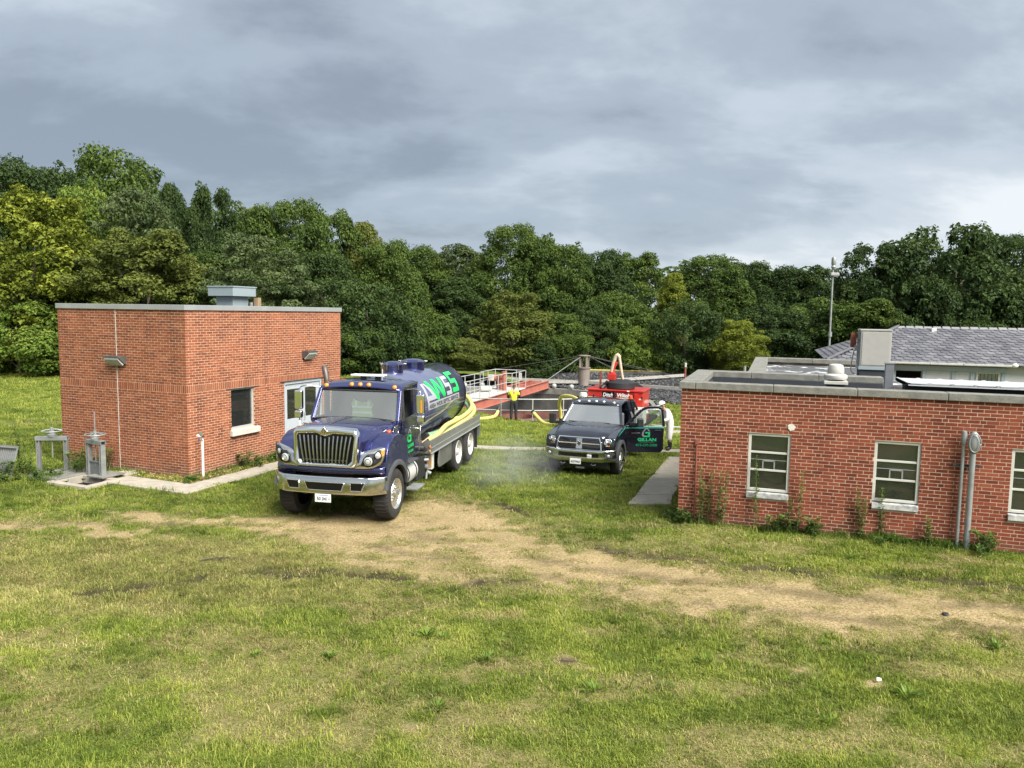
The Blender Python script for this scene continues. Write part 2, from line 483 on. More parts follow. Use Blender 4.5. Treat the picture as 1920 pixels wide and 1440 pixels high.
TREES = [
    (-41.8, 64.0, 15.9, 3.5, 0, 'dark', 'dark green crown at the upper left edge behind the yellow-green maple', 0.3),
    (-38.0, 64.0, 15.6, 3.4, 1, 'dark', 'dark tree on the skyline between the left edge and the tallest crown', 0.3),
    (-31.0, 60.0, 16.1, 4.0, 0, 'mid', 'tallest rounded crown on the left skyline above the brick building', 0.3),
    (-25.8, 58.0, 13.5, 2.0, 2, 'dark', 'dark spiky tree left of the two behind the left building roof vent', 0.3),
    (-22.4, 57.0, 13.2, 2.2, 4, 'dark', 'dark spiky tree directly above the left building roof vent', 0.3),
    (-31.2, 50.0, 11.6, 4.3, 4, 'yellow', 'big yellow-green maple at the left edge', 0.3),
    (-30.7, 55.0, 12.8, 2.6, 1, 'lime', 'light green tree between the yellow maple and the grey-green crown', 0.3),
    (-26.3, 53.0, 12.5, 2.9, 3, 'grey', 'grey-green feathery crown just below the tallest crown', 0.3),
    (-23.3, 48.0, 9.3, 3.9, 6, 'olive', 'spreading olive-grey tree with bare twigs behind the left building', 0.3),
    (-20.2, 60.0, 12.3, 2.7, 1, 'mid', 'mid green crown on the skyline right of the roof vent', 0.3),
    (-17.4, 61.0, 12.8, 3.1, 0, 'mid', 'broad green crown on the skyline above the left building right end', 0.3),
    (-16.4, 49.0, 9.1, 3.1, 3, 'grey', 'feathery grey-green tree right behind the roof vent', 0.3),
    (-14.9, 63.0, 12.3, 2.7, 4, 'mid', 'green crown stepping down the skyline right of the left building', 0.3),
    (-12.5, 64.0, 11.5, 2.5, 2, 'olive', 'yellowish pointed crown on the skyline above the tank truck cab', 0.3),
    (-10.2, 62.0, 9.8, 2.6, 0, 'mid', 'round green crown above the front of the tank truck', 0.3),
    (-10.1, 53.0, 6.2, 3.3, 0, 'dark', 'dark full tree behind the cab of the tank truck', 0.3),
    (-13.7, 55.0, 8.5, 2.8, 1, 'dark', 'dark tree rising behind the right end of the left building', 0.3),
    (-9.3, 74.0, 10.2, 3.2, 0, 'mid', 'far green crown in the dip of the skyline above the tank', 2.0),
    (-5.5, 76.0, 10.8, 3.3, 6, 'grey', 'far hazy crown left of the central tall tree', 2.0),
    (-0.1, 72.0, 12.5, 3.2, 0, 'mid', 'tall rounded tree at the centre of the skyline', 2.0),
    (2.4, 71.0, 12.1, 2.5, 4, 'mid', 'right shoulder crown of the central tall tree', 2.0),
    (-5.0, 64.0, 7.1, 3.1, 2, 'dark', 'dark pointed tree above the rear of the tank', 0.3),
    (0.1, 60.0, 6.5, 2.9, 4, 'olive', 'olive green bushy tree above the person in the yellow shirt', 0.3),
    (-6.7, 57.0, 4.6, 2.5, 6, 'mid', 'leafy tree low behind the manholes of the tank', 0.3),
    (4.9, 72.0, 11.7, 2.8, 1, 'mid', 'sloping green crown right of the central tall tree', 2.0),
    (8.3, 74.0, 11.2, 3.3, 0, 'dark', 'dark rounded crown on the skyline above the pickup', 2.0),
    (12.1, 76.0, 11.4, 3.4, 6, 'mid', 'far crown on the skyline above the red skid', 2.0),
    (3.7, 62.0, 5.4, 2.4, 1, 'mid', 'narrow light tree behind the steel centre column', 0.3),
    (14.2, 68.0, 9.0, 1.8, 2, 'yellow', 'yellowing upright crown right of the central wood', 2.0),
    (19.9, 78.0, 11.2, 3.7, 0, 'mid', 'far green crown midway between the centre and the siren pole', 2.0),
    (10.8, 63.0, 4.3, 2.2, 4, 'lime', 'small bright green tree behind the excavator arm of the skid', 0.3),
    (14.2, 62.0, 6.1, 2.9, 3, 'dark', 'bluish dark layered tree left of the low yellow tree', 0.3),
    (17.7, 60.0, 5.1, 2.1, 1, 'yellow', 'low yellow-green tree beside the flat roof', 0.3),
    (24.4, 80.0, 10.8, 3.7, 1, 'dark', 'far crown left of the siren pole', 2.0),
    (28.4, 80.0, 10.2, 3.3, 0, 'dark', 'low far crown close left of the siren pole', 2.0),
    (30.8, 78.0, 10.2, 3.1, 4, 'dark', 'far crown right behind the siren pole', 2.0),
    (31.6, 67.0, 11.8, 3.2, 4, 'dark', 'dark open crown rising right of the siren pole', 2.0),
    (37.8, 66.0, 13.2, 5.8, 6, 'dark', 'very broad dark tree on the right skyline above the slate roof', 2.0),
    (44.4, 68.0, 12.7, 3.5, 0, 'dark', 'dark crown at the right edge of the picture', 2.0),
    (22.6, 66.0, 6.3, 3.6, 0, 'dark', 'dark tree behind the flat roof left of the pole', 2.0),
    (27.7, 66.0, 6.7, 3.7, 1, 'mid', 'tree behind the lower half of the siren pole', 2.0),
    (33.5, 63.0, 8.7, 4.2, 0, 'dark', 'dark tree below the broad right hand crown', 0.3),
    (38.6, 62.0, 8.1, 4.3, 6, 'dark', 'dark lower tree above the right end of the slate roof', 0.3),
    (29.5, 62.0, 6.9, 3.0, 2, 'mid', 'mid green tree behind the rooftop air conditioner', 0.3),
    (-30.6, 47.0, 4.6, 3.3, 6, 'lime', 'low spreading tree at the meadow edge below the yellow maple', 0.3),
    (8.9, 68.0, 7.2, 3.0, 0, 'mid', 'green tree in the wood directly above the dark pickup', 2.0),
    (6.2, 64.0, 6.3, 2.3, 6, 'dark', 'dark tree between the centre column and the pickup roof line', 0.3),
    (-11.0, 51.0, 3.2, 2.2, 1, 'mid', 'low bushy tree between the left building and the tank truck', 0.3),
    (-8.3, 54.0, 2.2, 1.9, 4, 'mid', 'low shrubby tree behind the tank truck manholes', 0.3),
    (-3.4, 57.0, 2.4, 1.9, 0, 'olive', 'low bushy tree behind the white railing', 0.3),
    (2.0, 58.0, 3.8, 1.7, 2, 'dark', 'slim dark tree left of the centre column', 0.3),
    (-30.2, 52.0, 7.7, 3.1, 0, 'mid', 'shaded tree between the yellow maple and the left building', 0.3),
    (-21.0, 53.0, 8.3, 2.9, 6, 'mid', 'shaded tree filling the wood left of the roof vent', 0.3),
]
WOODLINE = [ (-69.1, 60.0, 13.1), (-57.7, 66.0, 14.6), (-53.1, 75.0, 16.2), (-43.8, 70.0, 15.0), (-35.9, 68.0, 15.1), (-29.0, 66.0, 13.3), (-22.8, 68.0, 11.8), (-17.2, 72.0, 11.3), (-12.9, 76.0, 9.7), (-6.0, 84.0, 10.1), (0.4, 84.0, 11.1), (8.2, 86.0, 9.9), (21.1, 90.0, 9.7), (33.7, 90.0, 9.2), (40.2, 84.0, 9.6), (46.5, 80.0, 11.4), (57.1, 80.0, 11.0), (79.8, 80.0, 11.9), (107.6, 80.0, 11.7) ]
# ------------------------------------------------------------------ frames of the two brick buildings
LB = dict(o=(-8.2055, 19.0008), a=R_(-22.70))
RB = dict(o=(3.4677, 15.3825), a=R_(-19.14))
def to_local(fr, x, y):
    c, s = math.cos(fr['a']), math.sin(fr['a'])
    dx, dy = x - fr['o'][0], y - fr['o'][1]
    return dx * c + dy * s, -dx * s + dy * c
def to_world(fr, lx, ly):
    c, s = math.cos(fr['a']), math.sin(fr['a'])
    return fr['o'][0] + lx * c - ly * s, fr['o'][1] + lx * s + ly * c
PIT = (-2.35, -1.30, -1.86, -1.16)      # sluice pit: x0, x1, y0, y1 in the left building's frame
# ------------------------------------------------------------------ ground
def steps(parts):
    out = [parts[0][0]]
    for a, b, d in parts:
        n = max(1, int(round((b - a) / d)))
        out += list(np.linspace(a, b, n + 1)[1:])
    return np.array(out)
gx = steps([(-900, -300, 200), (-300, -60, 40), (-60, -16, 2.0), (-16, -8, .3), (-8, 9, .16), (9, 16, .3), (16, 60, 2.0), (60, 300, 40), (300, 900, 200)])
gy = steps([(-300, -30, 90), (-30, 4, 3.0), (4, 22, .16), (22, 36, .4), (36, 56, .25), (56, 90, 1.5), (90, 300, 30), (300, 1200, 200)])
GX, GY = np.meshgrid(gx, gy)
x, y = GX.ravel(), GY.ravel()
z = ground_z(x, y)
nx, ny = len(gx), len(gy)
I = np.arange(nx * ny).reshape(ny, nx)
F = np.stack([I[:-1, :-1], I[:-1, 1:], I[1:, 1:], I[1:, :-1]], -1).reshape(-1, 4)
cx, cy = x[F].mean(1), y[F].mean(1)
keep = np.hypot(cx - TANK_C[0], cy - TANK_C[1]) > TANK_R + .02
lx, ly = to_local(LB, cx, cy)
keep &= ~((lx > PIT[0]) & (lx < PIT[1]) & (ly > PIT[2]) & (ly < PIT[3]))
F = F[keep]
bare, mud, rust, dry, olive = masks(x, y)
gm = bpy.data.materials.new('ground_soil_and_turf'); gm.use_nodes = True
t = gm.node_tree; b = t.nodes['Principled BSDF']
tcn = N(t, 'ShaderNodeTexCoord')
def att(t, nm, typ='GEOMETRY'):
    a = N(t, 'ShaderNodeAttribute'); a.attribute_name = nm; a.attribute_type = typ
    return a.outputs['Fac']
n1 = N(t, 'ShaderNodeTexNoise', inp={'Scale': 2.2, 'Detail': 8.0, 'Roughness': 0.65}); t.links.new(tcn.outputs['Object'], n1.inputs['Vector'])
n2 = N(t, 'ShaderNodeTexNoise', inp={'Scale': 26.0, 'Detail': 7.0, 'Roughness': 0.7}); t.links.new(tcn.outputs['Object'], n2.inputs['Vector'])
vo = N(t, 'ShaderNodeTexVoronoi', inp={'Scale': 55.0}); t.links.new(tcn.outputs['Object'], vo.inputs['Vector'])
soil = ramp(t, n2.outputs[0], [(0.30, (0.12, 0.085, 0.040)), (0.48, (0.31, 0.23, 0.112)), (0.68, (0.52, 0.425, 0.25))]).outputs[0]
n5 = N(t, 'ShaderNodeTexNoise', inp={'Scale': 1.1, 'Detail': 10.0, 'Roughness': 0.72}); t.links.new(tcn.outputs['Object'], n5.inputs['Vector'])
soil = mixc(t, ramp(t, n5.outputs[0], [(0.42, (0, 0, 0)), (0.64, (.55, .55, .55))]).outputs[0], soil, (0.20, 0.155, 0.07))
peb = ramp(t, vo.outputs['Distance'], [(0.0, (1, 1, 1)), (0.12, (0, 0, 0))]).outputs[0]
soil = mixc(t, math_n(t, 'MULTIPLY', peb, .5), soil, (0.55, 0.47, 0.34))
turf = ramp(t, n2.outputs[0], [(0.3, (0.050, 0.066, 0.016)), (0.55, (0.115, 0.145, 0.028)), (0.75, (0.20, 0.20, 0.06))]).outputs[0]
turf = mixc(t, math_n(t, 'MULTIPLY', n1.outputs[0], .35), turf, (0.10, 0.155, 0.028))
straw = ramp(t, n2.outputs[0], [(0.3, (0.10, 0.085, 0.032)), (0.7, (0.30, 0.25, 0.115))]).outputs[0]
c = mixc(t, att(t, 'dry'), turf, straw)
c = mixc(t, math_n(t, 'MULTIPLY', att(t, 'olive'), .5), c, (0.115, 0.115, 0.035))
bf = math_n(t, 'ADD', att(t, 'bare'), math_n(t, 'MULTIPLY', math_n(t, 'SUBTRACT', n2.outputs[0], .5), .9))
bfr = ramp(t, bf, [(0.15, (0, 0, 0)), (0.75, (1, 1, 1))]).outputs[0]
c = mixc(t, bfr, c, soil)
c = mixc(t, math_n(t, 'MULTIPLY', att(t, 'mud'), .95), c, (0.040, 0.031, 0.020))
c = mixc(t, math_n(t, 'MULTIPLY', att(t, 'rust'), .8), c, (0.17, 0.085, 0.035))
t.links.new(c, b.inputs['Base Color'])
b.inputs['Roughness'].default_value = 0.95
b.inputs['Specular IOR Level'].default_value = 0.15
bn = N(t, 'ShaderNodeBump', inp={'Strength': 0.8, 'Distance': 0.03}); t.links.new(n2.outputs[0], bn.inputs['Height']); t.links.new(bn.outputs[0], b.inputs['Normal'])
ground = fast_mesh('ground', np.stack([x, y, z], 1), F, gm, dict(bare=('POINT', bare), mud=('POINT', mud), rust=('POINT', rust), dry=('POINT', dry), olive=('POINT', olive)), smooth=True)
tag(ground, kind='structure')

# ------------------------------------------------------------------ grass
def gz1(x, y):
    return float(ground_z(np.array([x]), np.array([y]))[0])
def tuft(name, nb, rad, h0, h1, lean, wid, mat, seed):
    r = np.random.default_rng(seed)
    V, F = [], []
    for k in range(nb):
        a = r.uniform(0, 6.283); d = rad * math.sqrt(r.uniform(0, 1))
        p = np.array([d * math.cos(a), d * math.sin(a), -0.01])
        az = r.uniform(0, 6.283); ln = r.uniform(.3, 1) * lean; h = r.uniform(h0, h1); w = wid * r.uniform(.7, 1.3)
        dirv = np.array([math.cos(az), math.sin(az), 0]); sd = np.array([-math.sin(az + r.uniform(-.6, .6)), math.cos(az), 0]) * w / 2
        m = p + dirv * ln * h * .35 + np.array([0, 0, h * .6]); e = p + dirv * ln * h * 1.0 + np.array([0, 0, h * (1 - .25 * ln)])
        n = len(V)
        V += [p - sd, p + sd, m + sd * .8, m - sd * .8, e]
        F += [(n, n + 1, n + 2, n + 3), (n + 3, n + 2, n + 4)]
    me = bpy.data.meshes.new(name); me.from_pydata([tuple(v) for v in V], [], F); me.materials.append(mat)
    return bpy.data.objects.new(name, me)
def leaf_shader(name, build_col, rough=.55, trans=.3, spec=.25):
    m = bpy.data.materials.new(name); m.use_nodes = True
    t = m.node_tree; b = t.nodes['Principled BSDF']; out = t.nodes['Material Output']
    c = build_col(t)
    t.links.new(c, b.inputs['Base Color']); b.inputs['Roughness'].default_value = rough; b.inputs['Specular IOR Level'].default_value = spec
    tr = N(t, 'ShaderNodeBsdfTranslucent'); t.links.new(c, tr.inputs[0])
    mx = N(t, 'ShaderNodeMixShader'); mx.inputs[0].default_value = trans
    t.links.new(b.outputs[0], mx.inputs[1]); t.links.new(tr.outputs[0], mx.inputs[2]); t.links.new(mx.outputs[0], out.inputs[0])
    return m
def grass_col(t):
    d = att(t, 'gdry', 'INSTANCER'); v = att(t, 'gvar', 'INSTANCER')
    g = ramp(t, v, [(0.0, (0.052, 0.092, 0.010)), (0.45, (0.165, 0.240, 0.024)), (1.0, (0.385, 0.425, 0.068))]).outputs[0]
    s = ramp(t, v, [(0.0, (0.22, 0.18, 0.065)), (1.0, (0.56, 0.47, 0.22))]).outputs[0]
    return mixc(t, d, g, s)
gmat = leaf_shader('grass_blades', grass_col, .6, .35, .2)
tufts = [tuft('tuft', 24, .11, .025, .060, 1.1, .0075, gmat, 1), tuft('tuft', 22, .12, .015, .045, 1.7, .0085, gmat, 2), tuft('tuft', 18, .08, .035, .085, .9, .0075, gmat, 3), tuft('tuft', 20, .15, .010, .028, 2.4, .0075, gmat, 4), tuft('tuft', 13, .06, .05, .12, .8, .0085, gmat, 5)]

TRUCK = dict(o=(-3.55, 15.75), a=R_(-11.0))
PICK = dict(o=(2.10, 20.84), a=R_(-19.75))
def blocked(x, y):
    lx, ly = to_local(LB, x, y)
    m = (lx > -4.62) & (lx < .03) & (ly > -.03) & (ly < 6.6)
    m |= (lx > PIT[0] - .15) & (lx < PIT[1] + .15) & (ly > PIT[2] - .1) & (ly < PIT[3] + .1)
    for P in WALKS:
        m |= poly_sd(x, y, P) > 0.09
    rx, ry = to_local(RB, x, y)
    m |= (rx > -.02) & (ry > -.02) & (rx < 14) & (ry < 16)
    m |= np.hypot(x - TANK_C[0], y - TANK_C[1]) < TANK_R + .30
    m |= poly_sd(x, y, ROCKBED) > -.2
    return m
WALKS = [
    [to_world(LB, *q) for q in ((-1.5, -1.34), (1.28, -1.28), (1.30, 7.0), (.62, 7.0), (.60, -.55), (-1.4, -.50))],
    [to_world(LB, *q) for q in ((-3.4, -1.20), (-2.2, -1.20), (-2.2, -.55), (-3.4, -.55))],
    [(2.60, 16.84), (3.62, 16.56), (3.84, 17.3), (6.05, 24.1), (5.1, 24.3), (2.92, 17.6)],
    [(4.98, 23.95), (5.95, 23.85), (6.6, 26.6), (5.9, 26.7)],
    [(-9, 25.45), (1.6, 25.65), (6.3, 25.3), (6.5, 26.2), (1.6, 26.45), (-9, 26.2)],
    [(6.6, 32.1), (14, 30.5), (14, 31.5), (6.9, 33.3)],
]
ROCKBED = [(-22, 56.5), (-9, 55.2), (-3, 54.6), (0.3, 54.75), (3.2, 54.25), (6.0, 52.5), (8.0, 50.1), (9.0, 47.6), (9.8, 45.5), (14, 44.2), (24, 44.5), (30, 50), (26, 58), (16, 60.5), (4, 61.5), (-8, 61.5), (-20, 60)]
def scatter(n, x0, x1, y0, y1, wedge=True):
    x = rng.uniform(x0, x1, n); y = rng.uniform(y0, y1, n)
    if wedge:
        k = np.abs(x) < y * .72 + 1.2
        x, y = x[k], y[k]
    return x, y
pts = []
for n, a, s in ((30000, (-8, 8, 5.4, 9.5), .95), (36000, (-10.5, 10.5, 9.5, 13.5), 1.05), (34000, (-13, 13, 13.5, 19), 1.15), (24000, (-20, 9, 19, 28), 1.45), (20000, (-34, 12, 28, 40), 2.0), (14000, (-42, 15, 40, 52), 2.5)):
    px, py = scatter(n, *a)
    k = ~blocked(px, py)
    px, py = px[k], py[k]
    pts.append((px, py, np.full(len(px), s)))
px = np.concatenate([p[0] for p in pts]); py = np.concatenate([p[1] for p in pts]); ps = np.concatenate([p[2] for p in pts])
bare, mud, rust, dry, olive = masks(px, py)
u = rng.uniform(0, 1, len(px))
keep = u > np.clip(bare * 1.02 - .04, 0, .84)
keep &= rng.uniform(0, 1, len(px)) > mud * .9
keep &= rng.uniform(0, 1, len(px)) > rust * .7
px, py, ps, bare, dry, olive = (q[keep] for q in (px, py, ps, bare, dry, olive))
patch = fbm(px * 1.3, py * 1.8, 71, 4)
gdry = np.where(rng.uniform(0, 1, len(px)) < np.clip(dry * .62 + bare * .75 + .02 - sstep(20, 27, py) * .02, 0, .95), rng.uniform(.65, 1, len(px)), rng.uniform(0, .22, len(px)) + olive * .3)
far = sstep(19, 27, py)
gvar = np.clip((patch - .5) * 1.0 + .50 + rng.normal(0, .26, len(px)) - .10 * sstep(11.5, 15, py) + .20 * sstep(22, 30, py), 0, 1)
tall = rng.uniform(0, 1, len(px)) < .10 + .25 * sstep(.55, .7, fbm(px * .5, py * .5, 77, 3))
var = np.where((dry > .45) & (rng.uniform(0, 1, len(px)) < .7), rng.choice([1, 3], len(px)), np.where(tall, rng.choice([2, 4], len(px)), rng.choice([0, 1, 0, 2], len(px))))
var = np.where((bare > .6), rng.choice([1, 3, 3], len(px)), var)
ps = ps * rng.uniform(.60, 1.15, len(px)) * (1 - .45 * bare) * np.where(rng.uniform(0, 1, len(px)) < .06 * (1 - bare), 1.55, 1.0)
me = bpy.data.meshes.new('grass'); me.vertices.add(len(px))
me.vertices.foreach_set('co', np.stack([px, py, ground_z(px, py)], 1).astype(np.float32).ravel())
for nm, arr in (('gdry', gdry), ('gvar', gvar), ('gs', ps), ('grot', rng.uniform(0, 6.283, len(px)))):
    a = me.attributes.new(nm, 'FLOAT', 'POINT'); a.data.foreach_set('value', arr.astype(np.float32))
a = me.attributes.new('gi', 'INT', 'POINT'); a.data.foreach_set('value', var.astype(np.int32))
grass = put(bpy.data.objects.new('grass', me))
tag(grass, 'short mown lawn grass, green and straw coloured, covering the yard', 'grass', kind='stuff')
def instancer(o, srcs, idx='gi', sc='gs', rot='grot'):
    g = bpy.data.node_groups.new('scatter', 'GeometryNodeTree')
    g.interface.new_socket('Geometry', in_out='INPUT', socket_type='NodeSocketGeometry')
    g.interface.new_socket('Geometry', in_out='OUTPUT', socket_type='NodeSocketGeometry')
    gi = g.nodes.new('NodeGroupInput'); go = g.nodes.new('NodeGroupOutput')
    g2i = g.nodes.new('GeometryNodeGeometryToInstance')
    for s in reversed(srcs):
        oi = g.nodes.new('GeometryNodeObjectInfo'); oi.inputs[0].default_value = s
        g.links.new(oi.outputs['Geometry'], g2i.inputs[0])
    ip = g.nodes.new('GeometryNodeInstanceOnPoints')
    ip.inputs['Pick Instance'].default_value = True
    g.links.new(gi.outputs[0], ip.inputs['Points']); g.links.new(g2i.outputs[0], ip.inputs['Instance'])
    def na(nm, typ):
        n = g.nodes.new('GeometryNodeInputNamedAttribute'); n.data_type = typ; n.inputs[0].default_value = nm
        return n.outputs[0]
    g.links.new(na(idx, 'INT'), ip.inputs['Instance Index'])
    cb = g.nodes.new('ShaderNodeCombineXYZ'); g.links.new(na(rot, 'FLOAT'), cb.inputs[2]); g.links.new(cb.outputs[0], ip.inputs['Rotation'])
    g.links.new(na(sc, 'FLOAT'), ip.inputs['Scale'])
    g.links.new(ip.outputs[0], go.inputs[0])
    m = o.modifiers.new('scatter', 'NODES'); m.node_group = g
instancer(grass, tufts)

# ------------------------------------------------------------------ trees
def foliage(name, dark, mid, lite):
    def f(t):
        v = att(t, 'lv')
        oi = N(t, 'ShaderNodeObjectInfo')
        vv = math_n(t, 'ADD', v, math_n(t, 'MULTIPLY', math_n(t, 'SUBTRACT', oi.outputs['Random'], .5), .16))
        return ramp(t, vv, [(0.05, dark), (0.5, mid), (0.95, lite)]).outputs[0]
    return leaf_shader(name, f, .6, .30, .18)
FOL = dict(  # dark, middle and light leaf tones
    mid=foliage('foliage_mid_green', (0.046, 0.083, 0.019), (0.082, 0.129, 0.025), (0.135, 0.185, 0.036)),
    dark=foliage('foliage_dark_green', (0.032, 0.055, 0.019), (0.048, 0.083, 0.022), (0.082, 0.122, 0.031)),
    grey=foliage('foliage_grey_green', (0.058, 0.090, 0.033), (0.094, 0.132, 0.047), (0.156, 0.192, 0.075)),
    olive=foliage('foliage_olive_green', (0.072, 0.095, 0.022), (0.122, 0.149, 0.030), (0.185, 0.204, 0.045)),
    yellow=foliage('foliage_yellow_green', (0.075, 0.095, 0.012), (0.165, 0.200, 0.024), (0.320, 0.345, 0.046)),
    lime=foliage('foliage_light_green', (0.081, 0.140, 0.022), (0.130, 0.198, 0.030), (0.212, 0.271, 0.049)))
bark = pmat('bark', (0.10, 0.08, 0.06), .9, var=.3, scale=3, bump=.5, bscale=12)

def leaves(P, Nrm, L, Wd, lv, r):
    """rhombic leaf sprays: centre P, normal Nrm"""
    n = len(P)
    t = r.normal(size=(n, 3)); t -= Nrm * (t * Nrm).sum(1, keepdims=True); t /= np.linalg.norm(t, axis=1, keepdims=True) + 1e-9
    s = np.cross(Nrm, t)
    V = np.empty((n, 4, 3))
    V[:, 0] = P - t * L[:, None]; V[:, 2] = P + t * L[:, None]
    V[:, 1] = P + s * Wd[:, None] + Nrm * (L * .18)[:, None]; V[:, 3] = P - s * Wd[:, None] + Nrm * (L * .18)[:, None]
    V[:, 0, 2] -= L * .15; V[:, 2, 2] -= L * .15
    return V.reshape(-1, 3), np.arange(4 * n).reshape(n, 4), lv
def make_crown(seed, rad=4.2, ht=11.0, nclump=120, per=260, cl=(.75, 1.5), leaf=.125, prof='round', flat=.72, low=.06):
    """a crown standing on z=0, ht tall, filled with leaf clumps on its shell"""
    r = np.random.default_rng(seed)
    Vs, Fs, Ls = [], [], []
    base = 0; nv = 0
    lob = [(r.uniform(0, 6.28), r.uniform(.25, .9), r.uniform(.7, 1.2)) for _ in range(6)]
    for k in range(nclump):
        h = r.uniform(low, .97)
        if prof == 'round':   pr = math.sqrt(max(0.02, 1 - ((h - .45) / .56) ** 2))
        elif prof == 'tall':  pr = (1 - h) ** .55 * (.55 + .9 * h) * 1.1
        elif prof == 'vase':  pr = .45 + .75 * math.sin(min(1, h * 1.12) * math.pi) ** .7 * (.4 + .6 * h)
        else:                 pr = max(.08, (1 - h) ** .8 * 1.05)
        az = r.uniform(0, 6.283)
        for la, lh, lw in lob:
            pr *= 1 + .22 * math.exp(-((math.cos(az - la) - 1) ** 2) * 2 - ((h - lh) / .18) ** 2) * (lw - .85) * 3
        q = r.uniform(.30, 1) ** .42
        sprig = k % 4 == 0
        if sprig: q = r.uniform(.98, 1.20); h = min(1.03, h * r.uniform(1.0, 1.07))
        c = np.array([math.cos(az) * rad * pr * q, math.sin(az) * rad * pr * q, h * ht])
        cr = r.uniform(*cl) * (1.12 - .42 * h) * (.42 if sprig else 1)
        n = int(per * (cr / np.mean(cl)) ** 2)
        d = r.normal(size=(n, 3)); d[:, 2] = np.abs(d[:, 2]) * r.choice([1, 1, 1, -.6], n); d /= np.linalg.norm(d, axis=1, keepdims=True)
        lump = 1 + .35 * np.sin(d[:, 0] * 4 + k) * np.sin(d[:, 1] * 5 + k * 2)
        rr = cr * lump * r.uniform(.62, 1.08, n) ** .6
        P = c + d * rr[:, None] * np.array([1.15, 1.15, flat])
        # droop outward like spreading twigs
        out = np.array([math.cos(az), math.sin(az), 0])
        P[:, 2] -= .16 * np.clip((P - c) @ out, 0, None)
        nr = d * .7 + np.array([0, 0, .75]) + r.normal(size=(n, 3)) * .55; nr /= np.linalg.norm(nr, axis=1, keepdims=True)
        L = leaf * r.uniform(.6, 1.35, n)
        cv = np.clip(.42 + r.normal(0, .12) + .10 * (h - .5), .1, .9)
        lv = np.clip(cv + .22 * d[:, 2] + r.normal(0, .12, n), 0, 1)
        V, Fc, lv = leaves(P, nr, L, L * r.uniform(.45, .7, n), lv, r)
        Vs.append(V); Fs.append(Fc + nv); Ls.append(lv); nv += len(V)
    return np.concatenate(Vs), np.concatenate(Fs), np.concatenate(Ls)
def mesh_of(name, V, F, lv):
    o = fast_mesh(name, V, F, FOL['mid'], dict(lv=('FACE', lv)))
    me = o.data; bpy.data.objects.remove(o)
    return me
CROWNS = [mesh_of('crown', *make_crown(101, 4.2, 11, 190, 400)),
          mesh_of('crown', *make_crown(102, 4.0, 11, 180, 410, prof='vase')),
          mesh_of('crown', *make_crown(103, 3.6, 11, 190, 380, (.6, 1.25), prof='tall')),
          mesh_of('crown', *make_crown(104, 4.4, 11, 260, 260, (.5, 1.1), .12, flat=.5)),
          mesh_of('crown', *make_crown(105, 4.0, 11, 170, 300, (.5, 1.35), .14, prof='round')),
          mesh_of('crown', *make_crown(106, 3.4, 11, 220, 190, (.4, .95), .13, prof='spire', flat=.4)),
          mesh_of('crown', *make_crown(107, 4.3, 11, 210, 320, (.5, 1.25), .12, prof='vase', flat=.6))]
BUSHES = [mesh_of('crown', *make_crown(111, 4.2, 6, 150, 330, (.5, 1.15), .125, flat=.8)), mesh_of('crown', *make_crown(112, 4.2, 6.5, 160, 300, (.45, 1.1), .12, prof='vase', flat=.85))]
def make_trunk(seed, ht=11.0):
    r = np.random.default_rng(seed); m = MB()
    p = [Vector((0, 0, -.3))]
    for k in range(6):
        p.append(p[-1] + Vector((r.uniform(-.22, .22), r.uniform(-.22, .22), ht * .14)))
    m.tube(p, [.26, .22, .19, .16, .13, .09, .05], 7)
    for k in range(9):
        a = r.uniform(0, 6.28); i = int(r.integers(1, 6)); q = p[i]
        e = q + Vector((math.cos(a) * r.uniform(1.6, 3.2), math.sin(a) * r.uniform(1.6, 3.2), r.uniform(.8, 2.4)))
        mid = (q + e) / 2 + Vector((0, 0, .35))
        m.tube([q, mid, e], [.10, .06, .02], 5)
    me = bpy.data.meshes.new('trunk'); me.from_pydata(m.v, [], m.f); me.materials.append(bark)
    return me
TRUNKS = [make_trunk(s) for s in (1, 2, 3)]
def tree(x, y, h, w, var, tint, label, low=0.0):
    z0 = gz1(x, y) - .1
    root = empty('broadleaf_tree' if var != 5 else 'conical_tree', (x, y, z0), random.uniform(0, 6.28))
    tag(root, label, 'tree', 'trees of the woodland edge')
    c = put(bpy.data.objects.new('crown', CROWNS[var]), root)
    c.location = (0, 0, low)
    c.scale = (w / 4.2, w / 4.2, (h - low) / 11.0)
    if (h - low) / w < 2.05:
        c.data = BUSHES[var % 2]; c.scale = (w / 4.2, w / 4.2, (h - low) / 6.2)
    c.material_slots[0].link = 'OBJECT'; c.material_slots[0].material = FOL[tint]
    tk = put(bpy.data.objects.new('trunk', random.choice(TRUNKS)), root)
    tk.scale = (h / 12, h / 12, h / 12.5)
for a in TREES:
    tree(*a)

